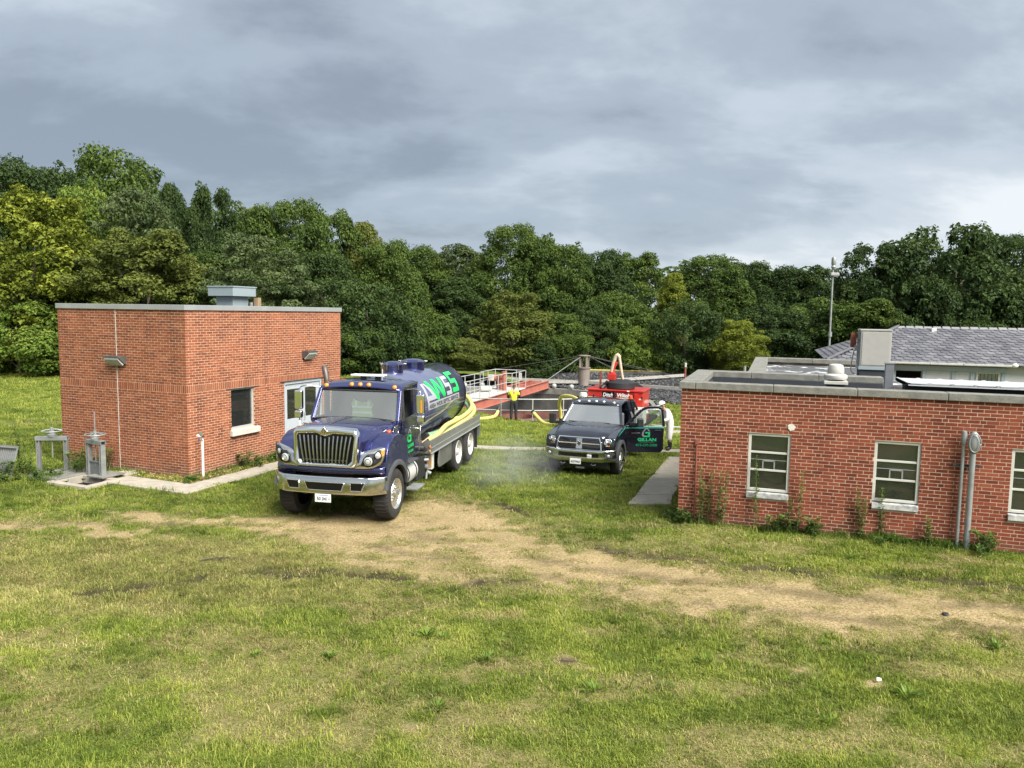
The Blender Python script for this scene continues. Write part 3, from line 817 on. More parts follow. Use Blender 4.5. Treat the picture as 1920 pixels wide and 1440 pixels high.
# the depth of the wood behind the front trees: one mass
def woodland():
    r = np.random.default_rng(55)
    Vs, Fs, Ls = [], [], []; nv = 0
    for (xa, ya, ha), (xb, yb, hb) in zip(WOODLINE[:-1], WOODLINE[1:]):
        n = int(math.hypot(xb - xa, yb - ya) / 1.1)
        for k in range(n):
            f = r.uniform(0, 1); h = ha + (hb - ha) * f
            for lvl in range(int(3 + h / 1.5)):
                c = np.array([xa + (xb - xa) * f + r.normal(0, .6), ya + (yb - ya) * f + r.normal(0, 1.0), 0])
                c[2] = -1.2 + (h + 1.0) * (lvl + r.uniform(.2, .8)) / int(3 + h / 1.5)
                m = 42; cr = r.uniform(1.0, 1.9)
                d = r.normal(size=(m, 3)); d /= np.linalg.norm(d, axis=1, keepdims=True)
                P = c + d * cr * np.array([1.15, 1, .75])
                nr = d + np.array([0, -.3, .6]) + r.normal(size=(m, 3)) * .4; nr /= np.linalg.norm(nr, axis=1, keepdims=True)
                L = .40 * r.uniform(.6, 1.4, m)
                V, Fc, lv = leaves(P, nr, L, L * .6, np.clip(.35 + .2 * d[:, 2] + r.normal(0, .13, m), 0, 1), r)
                Vs.append(V); Fs.append(Fc + nv); Ls.append(lv); nv += len(V)
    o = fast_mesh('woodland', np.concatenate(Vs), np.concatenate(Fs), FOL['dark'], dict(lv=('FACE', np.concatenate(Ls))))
    tag(o, 'dense dark leaf mass of the wood behind the front trees', 'woodland', kind='stuff')
woodland()
# ------------------------------------------------------------------ brick walls
BW, BH, MJ = 0.2032, 0.0677, 0.0125
def brick_mat(name, tones, mort=None):
    m = bpy.data.materials.new(name); m.use_nodes = True
    t = m.node_tree; b = t.nodes['Principled BSDF']
    v = att(t, 'bv')
    tc_ = N(t, 'ShaderNodeTexCoord')
    g = N(t, 'ShaderNodeNewGeometry')
    n = N(t, 'ShaderNodeTexNoise', inp={'Scale': 22.0, 'Detail': 7.0, 'Roughness': 0.7}); t.links.new(g.outputs['Position'], n.inputs['Vector'])
    n2 = N(t, 'ShaderNodeTexNoise', inp={'Scale': 0.9, 'Detail': 6.0, 'Roughness': 0.6}); t.links.new(g.outputs['Position'], n2.inputs['Vector'])
    vv = math_n(t, 'ADD', v, math_n(t, 'MULTIPLY', math_n(t, 'SUBTRACT', n.outputs[0], .5), .35))
    c = ramp(t, vv, [(i / (len(tones) - 1), q) for i, q in enumerate(tones)]).outputs[0]
    w = ramp(t, n2.outputs[0], [(0.35, (.80, .78, .76)), (0.65, (1.08, 1.06, 1.04))]).outputs[0]
    c = mixc(t, 1.0, c, w, 'MULTIPLY')
    # lime bloom and grime
    n3 = N(t, 'ShaderNodeTexNoise', inp={'Scale': 2.3, 'Detail': 9.0, 'Roughness': 0.75}); t.links.new(g.outputs['Position'], n3.inputs['Vector'])
    f = ramp(t, n3.outputs[0], [(0.64, (0, 0, 0)), (0.80, (.22, .22, .22))]).outputs[0]
    c = mixc(t, f, c, (0.40, 0.31, 0.25))
    # rain streaks run down from the coping, splashed soil at the foot
    mps = N(t, 'ShaderNodeMapping'); mps.inputs['Scale'].default_value = (3.2, 3.2, .22); t.links.new(g.outputs['Position'], mps.inputs[0])
    n4 = N(t, 'ShaderNodeTexNoise', inp={'Scale': 1.0, 'Detail': 6.0, 'Roughness': .7}); t.links.new(mps.outputs[0], n4.inputs['Vector'])
    st = ramp(t, n4.outputs[0], [(0.30, (.62, .60, .58)), (0.52, (1, 1, 1))]).outputs[0]
    c = mixc(t, .75, c, st, 'MULTIPLY')
    sp = N(t, 'ShaderNodeSeparateXYZ'); t.links.new(g.outputs['Position'], sp.inputs[0])
    ft = ramp(t, math_n(t, 'ADD', sp.outputs[2], math_n(t, 'MULTIPLY', n3.outputs[0], .5)), [(0.30, (.5, .5, .5)), (0.62, (0, 0, 0))]).outputs[0]
    c = mixc(t, ft, c, (0.15, 0.10, 0.065))
    t.links.new(c, b.inputs['Base Color'])
    b.inputs['Roughness'].default_value = 0.88; b.inputs['Specular IOR Level'].default_value = .25
    bp = N(t, 'ShaderNodeBump', inp={'Strength': .35, 'Distance': .006}); t.links.new(n.outputs[0], bp.inputs['Height']); t.links.new(bp.outputs[0], b.inputs['Normal'])
    return m
BRK_L = brick_mat('brick_orange_red', [(0.195, 0.060, 0.030), (0.262, 0.081, 0.037), (0.295, 0.094, 0.042), (0.335, 0.116, 0.054)])
BRK_R = brick_mat('brick_deep_red', [(0.135, 0.032, 0.017), (0.205, 0.047, 0.024), (0.232, 0.057, 0.028), (0.262, 0.074, 0.038)])
mortar_l = pmat('mortar_pale', (0.60, 0.425, 0.295), .95, var=.14, scale=9, dirt=(0.38, 0.30, 0.24), dscale=3, damt=.4)
mortar_r = pmat('mortar_cream', (0.53, 0.405, 0.295), .95, var=.14, scale=9, dirt=(0.36, 0.27, 0.21), dscale=3, damt=.5)
def cut(rects, ops):
    out = []
    for (u0, u1, v0, v1) in rects:
        segs = [(u0, u1)]
        for (a0, a1, b0, b1) in ops:
            if v1 <= b0 + .012 or v0 >= b1 - .012: continue
            ns = []
            for s0, s1 in segs:
                if s1 <= a0 or s0 >= a1: ns.append((s0, s1)); continue
                if s0 < a0: ns.append((s0, a0))
                if s1 > a1: ns.append((a1, s1))
            segs = ns
        out += [(s0, s1, v0, v1) for s0, s1 in segs if s1 - s0 > .012]
    return out
def course(L, v0, off, header=False):
    r, u = [], -off
    k = 0
    while u < L:
        w = BW if not (header and k % 2) else BW / 2
        a, b_ = max(0, u), min(L, u + w)
        if b_ - a > .03: r.append((a + (MJ / 2 if a > 0 else 0), b_ - (MJ / 2 if b_ < L else 0), v0 + MJ / 2, v0 + BH - MJ / 2))
        u += w; k += 1
    return r
def backing(mb, P, L, H, ops, th=.22, rec=.0035, z0=0.0):
    us = sorted({rec + .001, L - rec - .001, *[q for o in ops for q in o[:2]]}); vs_ = sorted({z0, H, *[max(z0, q) for o in ops for q in o[2:]]})
    for a, b_ in zip(us[:-1], us[1:]):
        for c_, d_ in zip(vs_[:-1], vs_[1:]):
            mu, mv = (a + b_) / 2, (c_ + d_) / 2
            if any(o[0] < mu < o[1] and o[2] < mv < o[3] for o in ops): continue
            V = [P(u, v, w) for w in (-rec, -th) for u, v in ((a, c_), (b_, c_), (b_, d_), (a, d_))]
            mb.add(V, [(0, 1, 2, 3), (7, 6, 5, 4), (0, 4, 5, 1), (1, 5, 6, 2), (2, 6, 7, 3), (3, 7, 4, 0)])
def brickwork(root, mat, walls, n_single=300, view=None):
    """walls: list of (P(u,v,w)->local point, rects, in_view)"""
    rv = np.random.default_rng(91)
    mw = root.matrix_basis
    cand = []
    for wi, (P, rects, seen) in enumerate(walls):
        for r in rects:
            tone = float(np.clip(rv.normal(.5, .24), 0, 1)) if rv.uniform() > .12 else float(rv.uniform(0, .2))
            proud = float(np.clip(rv.normal(0, .0012), -.0018, .003))
            d = 1e9
            if seen:
                p = mw @ Vector(P((r[0] + r[1]) / 2, (r[2] + r[3]) / 2, 0))
                d = (p - Vector((0, 0, CAMZ))).length
                q = p - Vector((0, 0, CAMZ)); f_ = q.dot(fw)
                if abs(q.dot(ri) / f_) > .67 or abs(q.dot(up) / f_) > .5 or p.z < gz1(p.x, p.y) + .05: d = 1e9
            cand.append((d, wi, r, tone, proud))
    cand.sort(key=lambda q: q[0])
    cache = {}
    single, rest = cand[:n_single], cand[n_single:]
    for d, wi, r, tone, proud in single:
        P = walls[wi][0]
        w, h = r[1] - r[0], r[3] - r[2]
        ti = int(tone * 9.99)
        key = (wi, round(w, 3), round(h, 3), ti)
        o0 = Vector(P(0, 0, 0))
        if key not in cache:
            V = [Vector(P(a, b_, c_)) - o0 for c_ in (0, -.03) for a, b_ in ((0, 0), (w, 0), (w, h), (0, h))]
            me = bpy.data.meshes.new('brick')
            me.from_pydata(V, [], [(0, 1, 2, 3), (0, 4, 5, 1), (1, 5, 6, 2), (2, 6, 7, 3), (3, 7, 4, 0)])
            bm = bmesh.new(); bm.from_mesh(me); bmesh.ops.recalc_face_normals(bm, faces=bm.faces); bm.to_mesh(me); bm.free()
            a_ = me.attributes.new('bv', 'FLOAT', 'FACE'); a_.data.foreach_set('value', [(ti + .5) / 10] * len(me.polygons))
            me.materials.append(mat); cache[key] = me
        o = put(bpy.data.objects.new('brick', cache[key]), root)
        o.location = Vector(P(r[0], r[2], proud))
    V, F, A = [], [], []
    for d, wi, r, tone, proud in rest:
        P = walls[wi][0]; n = len(V)
        V += [P(a, b_, c_) for c_ in (proud, -.03) for a, b_ in ((r[0], r[2]), (r[1], r[2]), (r[1], r[3]), (r[0], r[3]))]
        F += [(n, n + 1, n + 2, n + 3), (n, n + 4, n + 5, n + 1), (n + 1, n + 5, n + 6, n + 2), (n + 2, n + 6, n + 7, n + 3), (n + 3, n + 7, n + 4, n)]
        A += [tone] * 5
    o = fast_mesh('brickwork', np.array(V), np.array(F), mat, dict(bv=('FACE', A)), root)
    o['kind'] = 'stuff'

conc = pmat('concrete_walk', (0.37, 0.33, 0.265), .92, var=.16, scale=5, bump=.25, bscale=70, dirt=(0.27, 0.25, 0.20), dscale=1.6, damt=.6)
conc_old = pmat('concrete_weathered', (0.19, 0.185, 0.16), .95, var=.28, scale=6, bump=.4, bscale=50, dirt=(0.12, 0.12, 0.11), dscale=4, damt=.7)
galv = pmat('galvanised_steel', (0.29, 0.305, 0.30), .55, .45, var=.18, scale=5, dirt=(0.24, 0.24, 0.22), dscale=4, damt=.45)
white_p = pmat('white_paint', (0.52, 0.52, 0.47), .5, var=.06, scale=4, dirt=(0.45, 0.43, 0.38), dscale=5, damt=.35)
alu = pmat('anodised_aluminium', (0.55, 0.57, 0.58), .42, .5, var=.06)
coping_m = pmat('coping_metal_grey', (0.36, 0.37, 0.365), .45, .35, var=.08, scale=2)
bluegrey = pmat('bluegrey_sheet', (0.30, 0.36, 0.38), .5, .2, var=.08, scale=3, dirt=(0.22, 0.25, 0.25), dscale=3, damt=.4)
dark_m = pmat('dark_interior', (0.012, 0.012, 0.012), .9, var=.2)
membrane = pmat('roof_membrane_black', (0.030, 0.034, 0.042), .7, var=.25, scale=3)
bronze = pmat('bronze_housing', (0.10, 0.095, 0.085), .5, .3, var=.15)
rust_red = pmat('rusty_red_iron', (0.22, 0.065, 0.04), .85, var=.3, scale=14)
pvc = pmat('white_pvc', (0.74, 0.74, 0.72), .4, var=.05)
wood = pmat('weathered_wood', (0.30, 0.21, 0.12), .85, var=.25, scale=8, stretch=(1, 1, .2))
glass_dk = glass_mat('window_glass_dark', (0.52, 0.57, 0.54), .03, .03, .04)
silver_t = pmat('alu_trim', (0.62, 0.63, 0.63), .35, .6, var=.05)

# ------------------------------------------------------------------ left building
lb = empty('brick_building', (*LB['o'], 0), LB['a'])
tag(lb, 'taller orange-red brick building with flat roof left of the tank truck', 'building')
LX, LY = 4.60, 6.54
PF = lambda u, v, w: (-LX + u, -w, v)            # front-left face, looks to -y
PR = lambda u, v, w: (w, u, v)                    # right face, looks to +x
PB = lambda u, v, w: (-u, LY + w, v)
PL = lambda u, v, w: (-LX - w, LY - u, v)
op_r = [(1.53, 2.44, 1.04, 2.15), (3.71, 5.52, 0, 2.18)]
def lb_rects(L, ops, split=None):
    R2 = []
    for k in range(-2, 32):
        R2 += course(L, k * BH, (BW / 2 if k % 2 else 0))
    v0 = 32 * BH
    n = int(L / BH)
    R2 += [(i * L / n + MJ / 2, (i + 1) * L / n - MJ / 2, v0 + MJ / 2, v0 + BW - MJ / 2) for i in range(n)]
    for k in range(28):
        R2 += course(L, v0 + BW + k * BH, (BW / 2 if k % 2 else 0))
    return cut(R2, ops)
jn = (-2.41 + LX - .012, -2.41 + LX + .012, -1, 5)
LWALLS = [(PF, lb_rects(LX, [jn]), True), (PR, lb_rects(LY, op_r), True), (PB, lb_rects(LX, []), False), (PL, lb_rects(LY, []), False)]
LTOP = 32 * BH + BW + 28 * BH
brickwork(lb, BRK_L, LWALLS)
m = MB()
backing(m, PF, LX, LTOP, [], z0=-.2); backing(m, PR, LY, LTOP, op_r, z0=-.2); backing(m, PB, LX, LTOP, [], z0=-.2); backing(m, PL, LY, LTOP, [], z0=-.2)
build('wall', m, mortar_l, lb)
build('control_joint', MB().box(-2.41 - .011, -2.41 + .011, -.003, .02, -.05, LTOP), pmat('sealant', (0.62, 0.57, 0.50), .8), lb)
m = MB()
e = .035
m.box(-LX - e, e, -e, .26, LTOP, LTOP + .135); m.box(-LX - e, e, LY - .26, LY + e, LTOP, LTOP + .135)
m.box(-LX - e, -LX + .26, .26, LY - .26, LTOP, LTOP + .135); m.box(-.26, e, .26, LY - .26, LTOP, LTOP + .135)
build('coping', m, coping_m, lb, bevel=.008)
build('roof', MB().box(-LX + .1, -.1, .1, LY - .1, LTOP - .2, LTOP - .05), membrane, lb)
build('floor_slab', MB().box(-LX + .2, -.2, .2, LY - .2, -.1, .02), conc, lb)
def part_window(root, y0, y1, z0, z1):
    w = empty('window'); w.parent = root
    w.name = 'window'
    return w
m = MB()
y0, y1, z0, z1 = 1.53, 2.44, 1.04, 2.15
fr = .05
m.box(-.13, -.06, y0, y1, z0, z0 + fr); m.box(-.13, -.06, y0, y1, z1 - fr, z1); m.box(-.13, -.06, y0, y0 + fr, z0 + fr, z1 - fr); m.box(-.13, -.06, y1 - fr, y1, z0 + fr, z1 - fr)
wf = build('window', m, alu, lb, bevel=.004)
build('pane', MB().box(-.105, -.095, y0 + fr, y1 - fr, z0 + fr, z1 - fr), glass_dk, wf)
build('blind', MB().box(-.5, -.47, y0 + .1, y0 + .32, z0 + .35, z1 - .2), pmat('grey_cabinet', (0.16, 0.17, 0.17), .6), lb)
build('window_sill', MB().prism([(-.12, 1.04), (.09, 1.01), (.09, .86), (-.02, .86), (-.12, .9)], 'y', 1.47, 2.57), pmat('limestone_sill', (0.48, 0.455, 0.40), .85, var=.1), lb, bevel=.006)
build('lintel', MB().box(-.05, .02, 1.36, 2.64, 2.152, 2.164), pmat('steel_lintel', (0.16, 0.13, 0.12), .6, .3), lb)
build('lintel', MB().box(-.05, .03, 3.52, 5.72, 2.182, 2.196), MATS['steel_lintel'], lb)
door_m = pmat('door_pale_grey', (0.42, 0.46, 0.49), .45, .1, var=.04)
m = MB()
m.box(-.16, -.02, 3.71, 3.77, 0, 2.18); m.box(-.16, -.02, 5.46, 5.52, 0, 2.18); m.box(-.16, -.02, 3.77, 5.46, 2.08, 2.18)
build('door_frame', m, door_m, lb, bevel=.005)
for ya, yb in ((3.775, 4.612), (4.618, 5.455)):
    m = MB(); g0, g1, h0, h1 = ya + .13, yb - .15, 1.02, 1.92
    m.box(-.11, -.06, ya, g0, .02, 2.075); m.box(-.11, -.06, g1, yb, .02, 2.075); m.box(-.11, -.06, g0, g1, .02, h0); m.box(-.11, -.06, g0, g1, h1, 2.075)
    d = build('door', m, door_m, lb, bevel=.004)
    build('door_pane', MB().box(-.09, -.08, g0, g1, h0, h1), glass_dk, d)
    hy = yb - .07 if ya < 4 else ya + .07
    build('door_handle', MB().tube([(-.06, hy, .95), (-.01, hy, .95), (-.01, hy, 1.15), (-.06, hy, 1.15)], .012, 6), silver_t, d)

def wall_lamp(P, u0, u1, v0, v1, label):
    r = empty('wall_lamp', lb.matrix_basis @ Vector(P((u0 + u1) / 2, v0, 0)), LB['a'])
    o0 = Vector(P((u0 + u1) / 2, v0, 0))
    def L(u, v, w): return Vector(P(u, v, w)) - o0
    m = MB()
    pr = [(0, v0 + .03), (0, v1), (.24, v1), (.24, v1 - .05), (.05, v0 + .03)]
    m.add([L(u, b_, a) for u in (u0, u1) for a, b_ in pr], [(0, 1, 2, 3, 4), (9, 8, 7, 6, 5), (0, 5, 6, 1), (1, 6, 7, 2), (2, 7, 8, 3), (4, 9, 5, 0)])
    build('housing', m, bronze, r, bevel=.006)
    m = MB(); i = .03
    q = [(.055, v0 + .035), (.245, v1 - .055), (.235, v1 - .10), (.09, v0 + .0)]
    m.add([L(u, b_, a) for u in (u0 + i, u1 - i) for a, b_ in q], [(0, 1, 2, 3), (7, 6, 5, 4), (0, 4, 5, 1), (1, 5, 6, 2), (2, 6, 7, 3), (3, 7, 4, 0)])
    build('refractor', m, pmat('lamp_glass', (0.40, 0.42, 0.40), .25, var=.1), r)
    tag(r, label, 'lamp', 'wall pack lamps on the left building')
wall_lamp(PF, -2.62 + LX, -2.06 + LX, 2.80, 3.05, 'wall lamp on the shadier left face of the taller brick building')
wall_lamp(PR, 4.55, 5.02, 2.80, 3.06, 'wall lamp above the grey double door of the taller brick building')

rv = empty('roof_vent', lb.matrix_basis @ Vector((-1.70, 3.48, LTOP - .05)), LB['a'])
build('hood', MB().box(-.48, .48, -.48, .48, .47, .77), bluegrey, rv, bevel=.012)
build('hood_flange', MB().box(-.50, .50, -.50, .50, .735, .765), bluegrey, rv)
build('throat', MB().box(-.32, .32, -.32, .32, 0, .47), bluegrey, rv, bevel=.01)
tag(rv, 'square blue-grey sheet metal exhaust hood on the taller building roof', 'roof vent')
pv = empty('roof_pipe', lb.matrix_basis @ Vector((-.98, 3.75, LTOP - .05)), LB['a'])
build('post', MB().box(-.07, .07, -.07, .07, 0, .44), wood, pv); build('pipe', MB().cyl((-.15, -.1, 0), (-.15, -.1, .30), .05), galv, pv)
tag(pv, 'short wooden post with pipe beside the roof exhaust hood', 'post')
# white pipe with a pinwheel at the corner
wp = empty('standpipe', (*to_world(LB, .26, .22), 0), LB['a'])
build('pipe', MB().cyl((0, 0, -.1), (0, 0, 1.0), .032, n=12), pvc, wp, smooth=True, auto=40)
for k in range(5):
    a = k * 1.2566
    c = (0.05 * math.cos(a), -.05, 1.06 + .05 * math.sin(a))
    d = (math.cos(a), math.sin(a)); nrm = (-math.sin(a), math.cos(a))
    V = [(0, -.05, 1.06), (.12 * d[0], -.05, 1.06 + .12 * d[1]), (.12 * d[0] + .06 * nrm[0], -.075, 1.06 + .12 * d[1] + .06 * nrm[1])]
    V += [(p[0], p[1] + .006, p[2]) for p in V]
    build('vane', MB().add(V, [(0, 1, 2), (5, 4, 3), (0, 3, 4, 1), (1, 4, 5, 2), (2, 5, 3, 0)]), pmat(('vane_blue', 'vane_green', 'vane_white')[k % 3], ((.05, .12, .3), (.06, .3, .22), (.7, .72, .75))[k % 3], .4), wp)
tag(wp, 'white standpipe with small pinwheel at the corner of the taller building', 'pipe')

# ------------------------------------------------------------------ walks
def slab_poly(name, P, zt, th=.14, m_=None):
    mb = MB(); mb.prism([(p[0], p[1]) for p in P], 'z', -th, 0)
    mb.v = [(v[0], v[1], (v[2] + zt(v[0], v[1])) if callable(zt) else v[2] + zt) for v in mb.v]
    o = build(name, mb, m_ or conc, bevel=.01)
    tag(o, kind='structure')
    return o
def lw(*q): return [to_world(LB, *p) for p in q]
zf = lambda x_, y_: gz1(x_, y_) + .035
walkL = tag(empty('path', (0, 0, 0)), kind='structure')
def slabs(root, quads, zt, m_=None):
    for Q in quads:
        mb = MB().prism(Q, 'z', -.14, 0)
        mb.v = [(v[0], v[1], v[2] + (zt(v[0], v[1]) if callable(zt) else zt)) for v in mb.v]
        build('slab', mb, m_ or conc, root, bevel=.012)
g = .008
q = []
for a, b_ in ((-1.48, -.45), (-.45, 1.29)):
    q.append(lw((a + g, -1.32), (b_ - g, -1.32), (b_ - g, -.56), (a + g, -.56)))
ys_ = [-.56, .55, 1.6, 2.7, 3.8, 4.9, 6.0, 7.0]
for a, b_ in zip(ys_[:-1], ys_[1:]):
    q.append(lw((.62, a + g), (1.29, a + g), (1.29, b_ - g), (.62, b_ - g)))
slabs(walkL, q, .035)
walkR = tag(empty('path', (0, 0, 0)), kind='structure')
def lerp2(a, b_, f): return (a[0] + (b_[0] - a[0]) * f, a[1] + (b_[1] - a[1]) * f)
A0, A1, B0, B1 = (2.66, 16.88), (3.50, 16.46), (4.96, 23.9), (5.9, 23.9)
A0b = (3.46, 18.05)
q = [[(2.66, 16.88), (3.60, 16.62), (3.78, 17.35), (2.98, 17.58)]]
ea = [(2.98, 17.60), (3.42, 18.95), (3.86, 20.3), (4.30, 21.65), (4.72, 23.0), (5.1, 24.2)]; eb = [(3.80, 17.37), (4.26, 18.7), (4.70, 20.1), (5.16, 21.45), (5.6, 22.8), (6.0, 24.0)]
for k in range(5):
    q.append([lerp2(ea[k], ea[k + 1], .01), lerp2(eb[k], eb[k + 1], .01), lerp2(eb[k], eb[k + 1], .99), lerp2(ea[k], ea[k + 1], .99)])
slabs(walkR, q, zf)
walkB = tag(empty('path', (0, 0, 0)), kind='structure')
q = []
xs_ = np.arange(-9, 7.0, 1.5)
for a, b_ in zip(xs_[:-1], xs_[1:]):
    q.append([(a + g, 25.5), (b_ - g, 25.5), (b_ - g, 26.2), (a + g, 26.2)])
slabs(walkB, q, zf)
walkC = tag(empty('path', (0, 0, 0)), kind='structure')
slabs(walkC, [[(6.7, 32.2), (9.0, 31.7), (9.3, 32.8), (6.9, 33.3)], [(9.02, 31.7), (12, 31), (12.2, 32), (9.32, 32.8)]], zf)

# ------------------------------------------------------------------ sluice gates and pit
conc_pit = pmat('pit_painted_shade', (0.035, 0.033, 0.028), .8, var=.3, scale=4)  # near-black wall tone paints in the shade inside the pit
pit = empty('sluice_pit', (*to_world(LB, 0, 0), 0), LB['a'])
x0, x1, y0, y1 = PIT
m = MB()
for bx in ((x0 - .16, x0, y0 - .16, y1 + .16), (x1, x1 + .16, y0 - .16, y1 + .16), (x0, x1, y0 - .16, y0), (x0, x1, y1, y1 + .16)):
    m.box(bx[0], bx[1], bx[2], bx[3], -.12, .075)
build('curb', m, conc, pit, bevel=.015)
m = MB()
for bx in ((x0 - .12, x0 - .01, y0 - .12, y1 + .12), (x1 + .01, x1 + .12, y0 - .12, y1 + .12), (x0 - .01, x1 + .01, y0 - .12, y0 - .01), (x0 - .01, x1 + .01, y1 + .01, y1 + .12)):
    m.box(bx[0], bx[1], bx[2], bx[3], -1.2, -.12)
build('pit_wall', m, conc_pit, pit)
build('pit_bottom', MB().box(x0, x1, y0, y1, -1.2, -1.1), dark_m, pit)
build('cover_slab', MB().box(-3.42, -2.36, -1.86, -.62, .03, .11), conc_old, pit, bevel=.015)
build('cover_slab', MB().box(-2.06, -1.5, -1.28, -.62, .08, .125), conc_old, pit, bevel=.012)
build('apron', MB().box(-2.06, -1.50, -.62, -.02, -.05, .04), conc, pit)
tag(pit, 'low concrete sluice pit with open dark slot beside the brick wall', 'pit')
def sluice(loc, rz, w, h, stem, gate, label):
    r = empty('sluice_gate', loc, rz)
    for s in (-1, 1):
        m = MB(); xx = s * w / 2
        m.box(xx - .035, xx + .035, -.012, .012, -.3, h - .10); m.box(xx - .04, xx - .028, -.065, .065, -.3, h - .10); m.box(xx + .028, xx + .04, -.065, .065, -.3, h - .10)
        build('upright', m, galv, r, bevel=.003)
    m = MB(); m.box(-w / 2 - .06, w / 2 + .06, -.07, -.055, h - .10, h); m.box(-w / 2 - .06, w / 2 + .06, .055, .07, h - .10, h); m.box(-w / 2 - .06, w / 2 + .06, -.055, .055, h - .012, h)
    build('crossbeam', m, galv, r, bevel=.003)
    m = MB(); m.lathe([(.10, 0), (.10, .05), (.06, .07), (.06, .14), (.045, .15)], (0, 0, h), n=16)
    build('pedestal', m, galv, r, smooth=True, auto=40)
    wh = MB(); R0 = .235
    pts_ = [(R0 * math.cos(a), R0 * math.sin(a), h + .14) for a in np.linspace(0, 2 * math.pi, 33)]
    wh.tube(pts_, .015, 8)
    for k in range(4):
        a = k * math.pi / 2 + .4
        wh.tube([(0, 0, h + .19), (R0 * .5 * math.cos(a), R0 * .5 * math.sin(a), h + .175), (R0 * math.cos(a), R0 * math.sin(a), h + .14)], .011, 6)
    wh.cyl((0, 0, h + .13), (0, 0, h + .235), .045, .04, 12)
    build('handwheel', wh, galv, r, smooth=True, auto=40)
    build('stem', MB().cyl((0, 0, h - .55 if not gate else .25), (0, 0, h + stem), .016, n=10), pmat('stem_steel', (0.30, 0.29, 0.27), .5, .5), r)
    if gate:
        m = MB(); m.box(-w / 2 + .03, w / 2 - .03, -.012, .012, -.25, .38); m.box(-w / 2 + .03, w / 2 - .03, -.03, .03, .36, .39)
        build('gate_plate', m, pmat('gate_plate', (0.16, 0.17, 0.165), .6, .3, var=.2), r)
    tag(r, label, 'sluice gate', 'sluice gates by the brick building')
x_, y_ = to_world(LB, -3.42, -1.16)
sluice((x_, y_, .06), LB['a'] + R_(30), .66, .93, .10, False, 'left sluice gate frame with handwheel standing in tall weeds')
x_, y_ = to_world(LB, -1.98, -1.06)
sluice((x_, y_, .06), LB['a'] - R_(6), .54, .93, .72, True, 'right sluice gate with tall threaded stem and lowered dark plate')
gp = empty('bar_grating', (-13.2, 18.95, 0), R_(-16))
m = MB(); m.box(-.75, .62, -.02, .02, .03, .06); m.box(-.75, .62, -.02, .02, .74, .77)
build('grating_frame', m, galv, gp)
for k in range(24):
    build('grating_bar', MB().bar((-.73 + k * .058, .0, 0), (-.73 + k * .058, .06, .80), .012, .05), galv, gp) if k < 1 else None
gb0 = [c_ for c_ in gp.children if c_.name.startswith('grating_bar')][0]
for k in range(1, 24):
    c_ = gb0.copy(); COL.objects.link(c_); c_.parent = gp; c_.location = (k * .058, 0, 0)
gp.rotation_euler = (R_(-14), 0, R_(-16))
tag(gp, 'grey steel bar grating leaning at the left edge among weeds', 'grating')

# ------------------------------------------------------------------ right building
RZ = .13
rb = empty('brick_building', (*RB['o'], RZ), RB['a'])
tag(rb, 'low deep red brick building with three sash windows at the right', 'building')
FL = 9.3
RH = 40 * BH
WINS = [1.34, 3.625, 5.87]
WW, WZ0, WZ1 = .795, .57, 1.885
op_f = [(w, w + WW, WZ0, WZ1) for w in WINS]
QF = lambda u, v, w: (u, -w, v)
QL = lambda u, v, w: (-w, 3.7 - u, v)
QL2 = lambda u, v, w: (1.2 - w, 10.8 - u, v)
QR = lambda u, v, w: (FL + w, u, v)
QR2 = lambda u, v, w: (4.62 + w, 3.7 + u, v)
def rb_rects(L, ops):
    R2 = []
    for k in range(-5, 40):
        hd = (k % 6 == 4)
        R2 += course(L, k * BH, (.05 if hd else (BW / 2 if k % 2 else 0)), hd)
    return cut(R2, ops)
brickwork(rb, BRK_R, [(QF, rb_rects(FL, op_f), True), (QL, rb_rects(3.7, []), False), (QL2, rb_rects(7.1, []), False), (QR, rb_rects(3.7, []), False), (QR2, [q_ for q_ in rb_rects(7.1, []) if q_[3] < RH - .22], False)])
m = MB()
backing(m, QF, FL, RH, op_f, z0=-.35); backing(m, QL, 3.7, RH, [], z0=-.35); backing(m, QL2, 7.1, RH, [], z0=-.35); backing(m, QR, 3.7, RH, [], z0=-.35); backing(m, QR2, 7.1, RH - .22, [], z0=-.35)
m.box(1.21, 4.61, 10.58, 10.8, -.35, RH); m.box(4.0, FL - .01, 3.45, 3.69, -.35, RH - .3)
build('wall', m, mortar_r, rb)
build('floor_slab', MB().box(.25, FL - .25, .25, 3.4, -.1, .0), conc_old, rb)
build('inner_wall', MB().box(.25, FL - .25, 3.2, 3.4, 0, 2.3), pmat('interior_plaster', (0.20, 0.19, 0.17), .9), rb)
# coping stones
js = [0, .27, 1.76, 3.27, 4.79, 6.31, 7.83, FL]
for k, (a, b_) in enumerate(zip(js[:-1], js[1:])):
    build('coping_stone', MB().box(a - (.05 if k == 0 else -.004), b_ - .004, -.05, .27, RH, RH + .14), conc_old, rb, bevel=.012)
ys_ = [.278, 1.3, 2.3, 3.3]
for a, b_ in zip(ys_[:-1], ys_[1:]):
    build('coping_stone', MB().box(-.05, .36, a, b_ - .006, RH - .004, RH + .136), conc_old, rb, bevel=.012)
xs_ = [-.05, 1.25, 2.75, 4.12]
for a, b_ in zip(xs_[:-1], xs_[1:]):
    build('coping_stone', MB().box(a, b_ - .006, 3.3, 3.72, RH - .002, RH + .138), conc_old, rb, bevel=.012)
ys_ = [3.726, 5.4, 7.1, 8.8, 10.4]
for a, b_ in zip(ys_[:-1], ys_[1:]):
    build('coping_stone', MB().box(1.15, 1.55, a, b_ - .006, RH - .003, RH + .135), conc_old, rb, bevel=.012)
xs_ = [1.15, 2.9, 4.7]
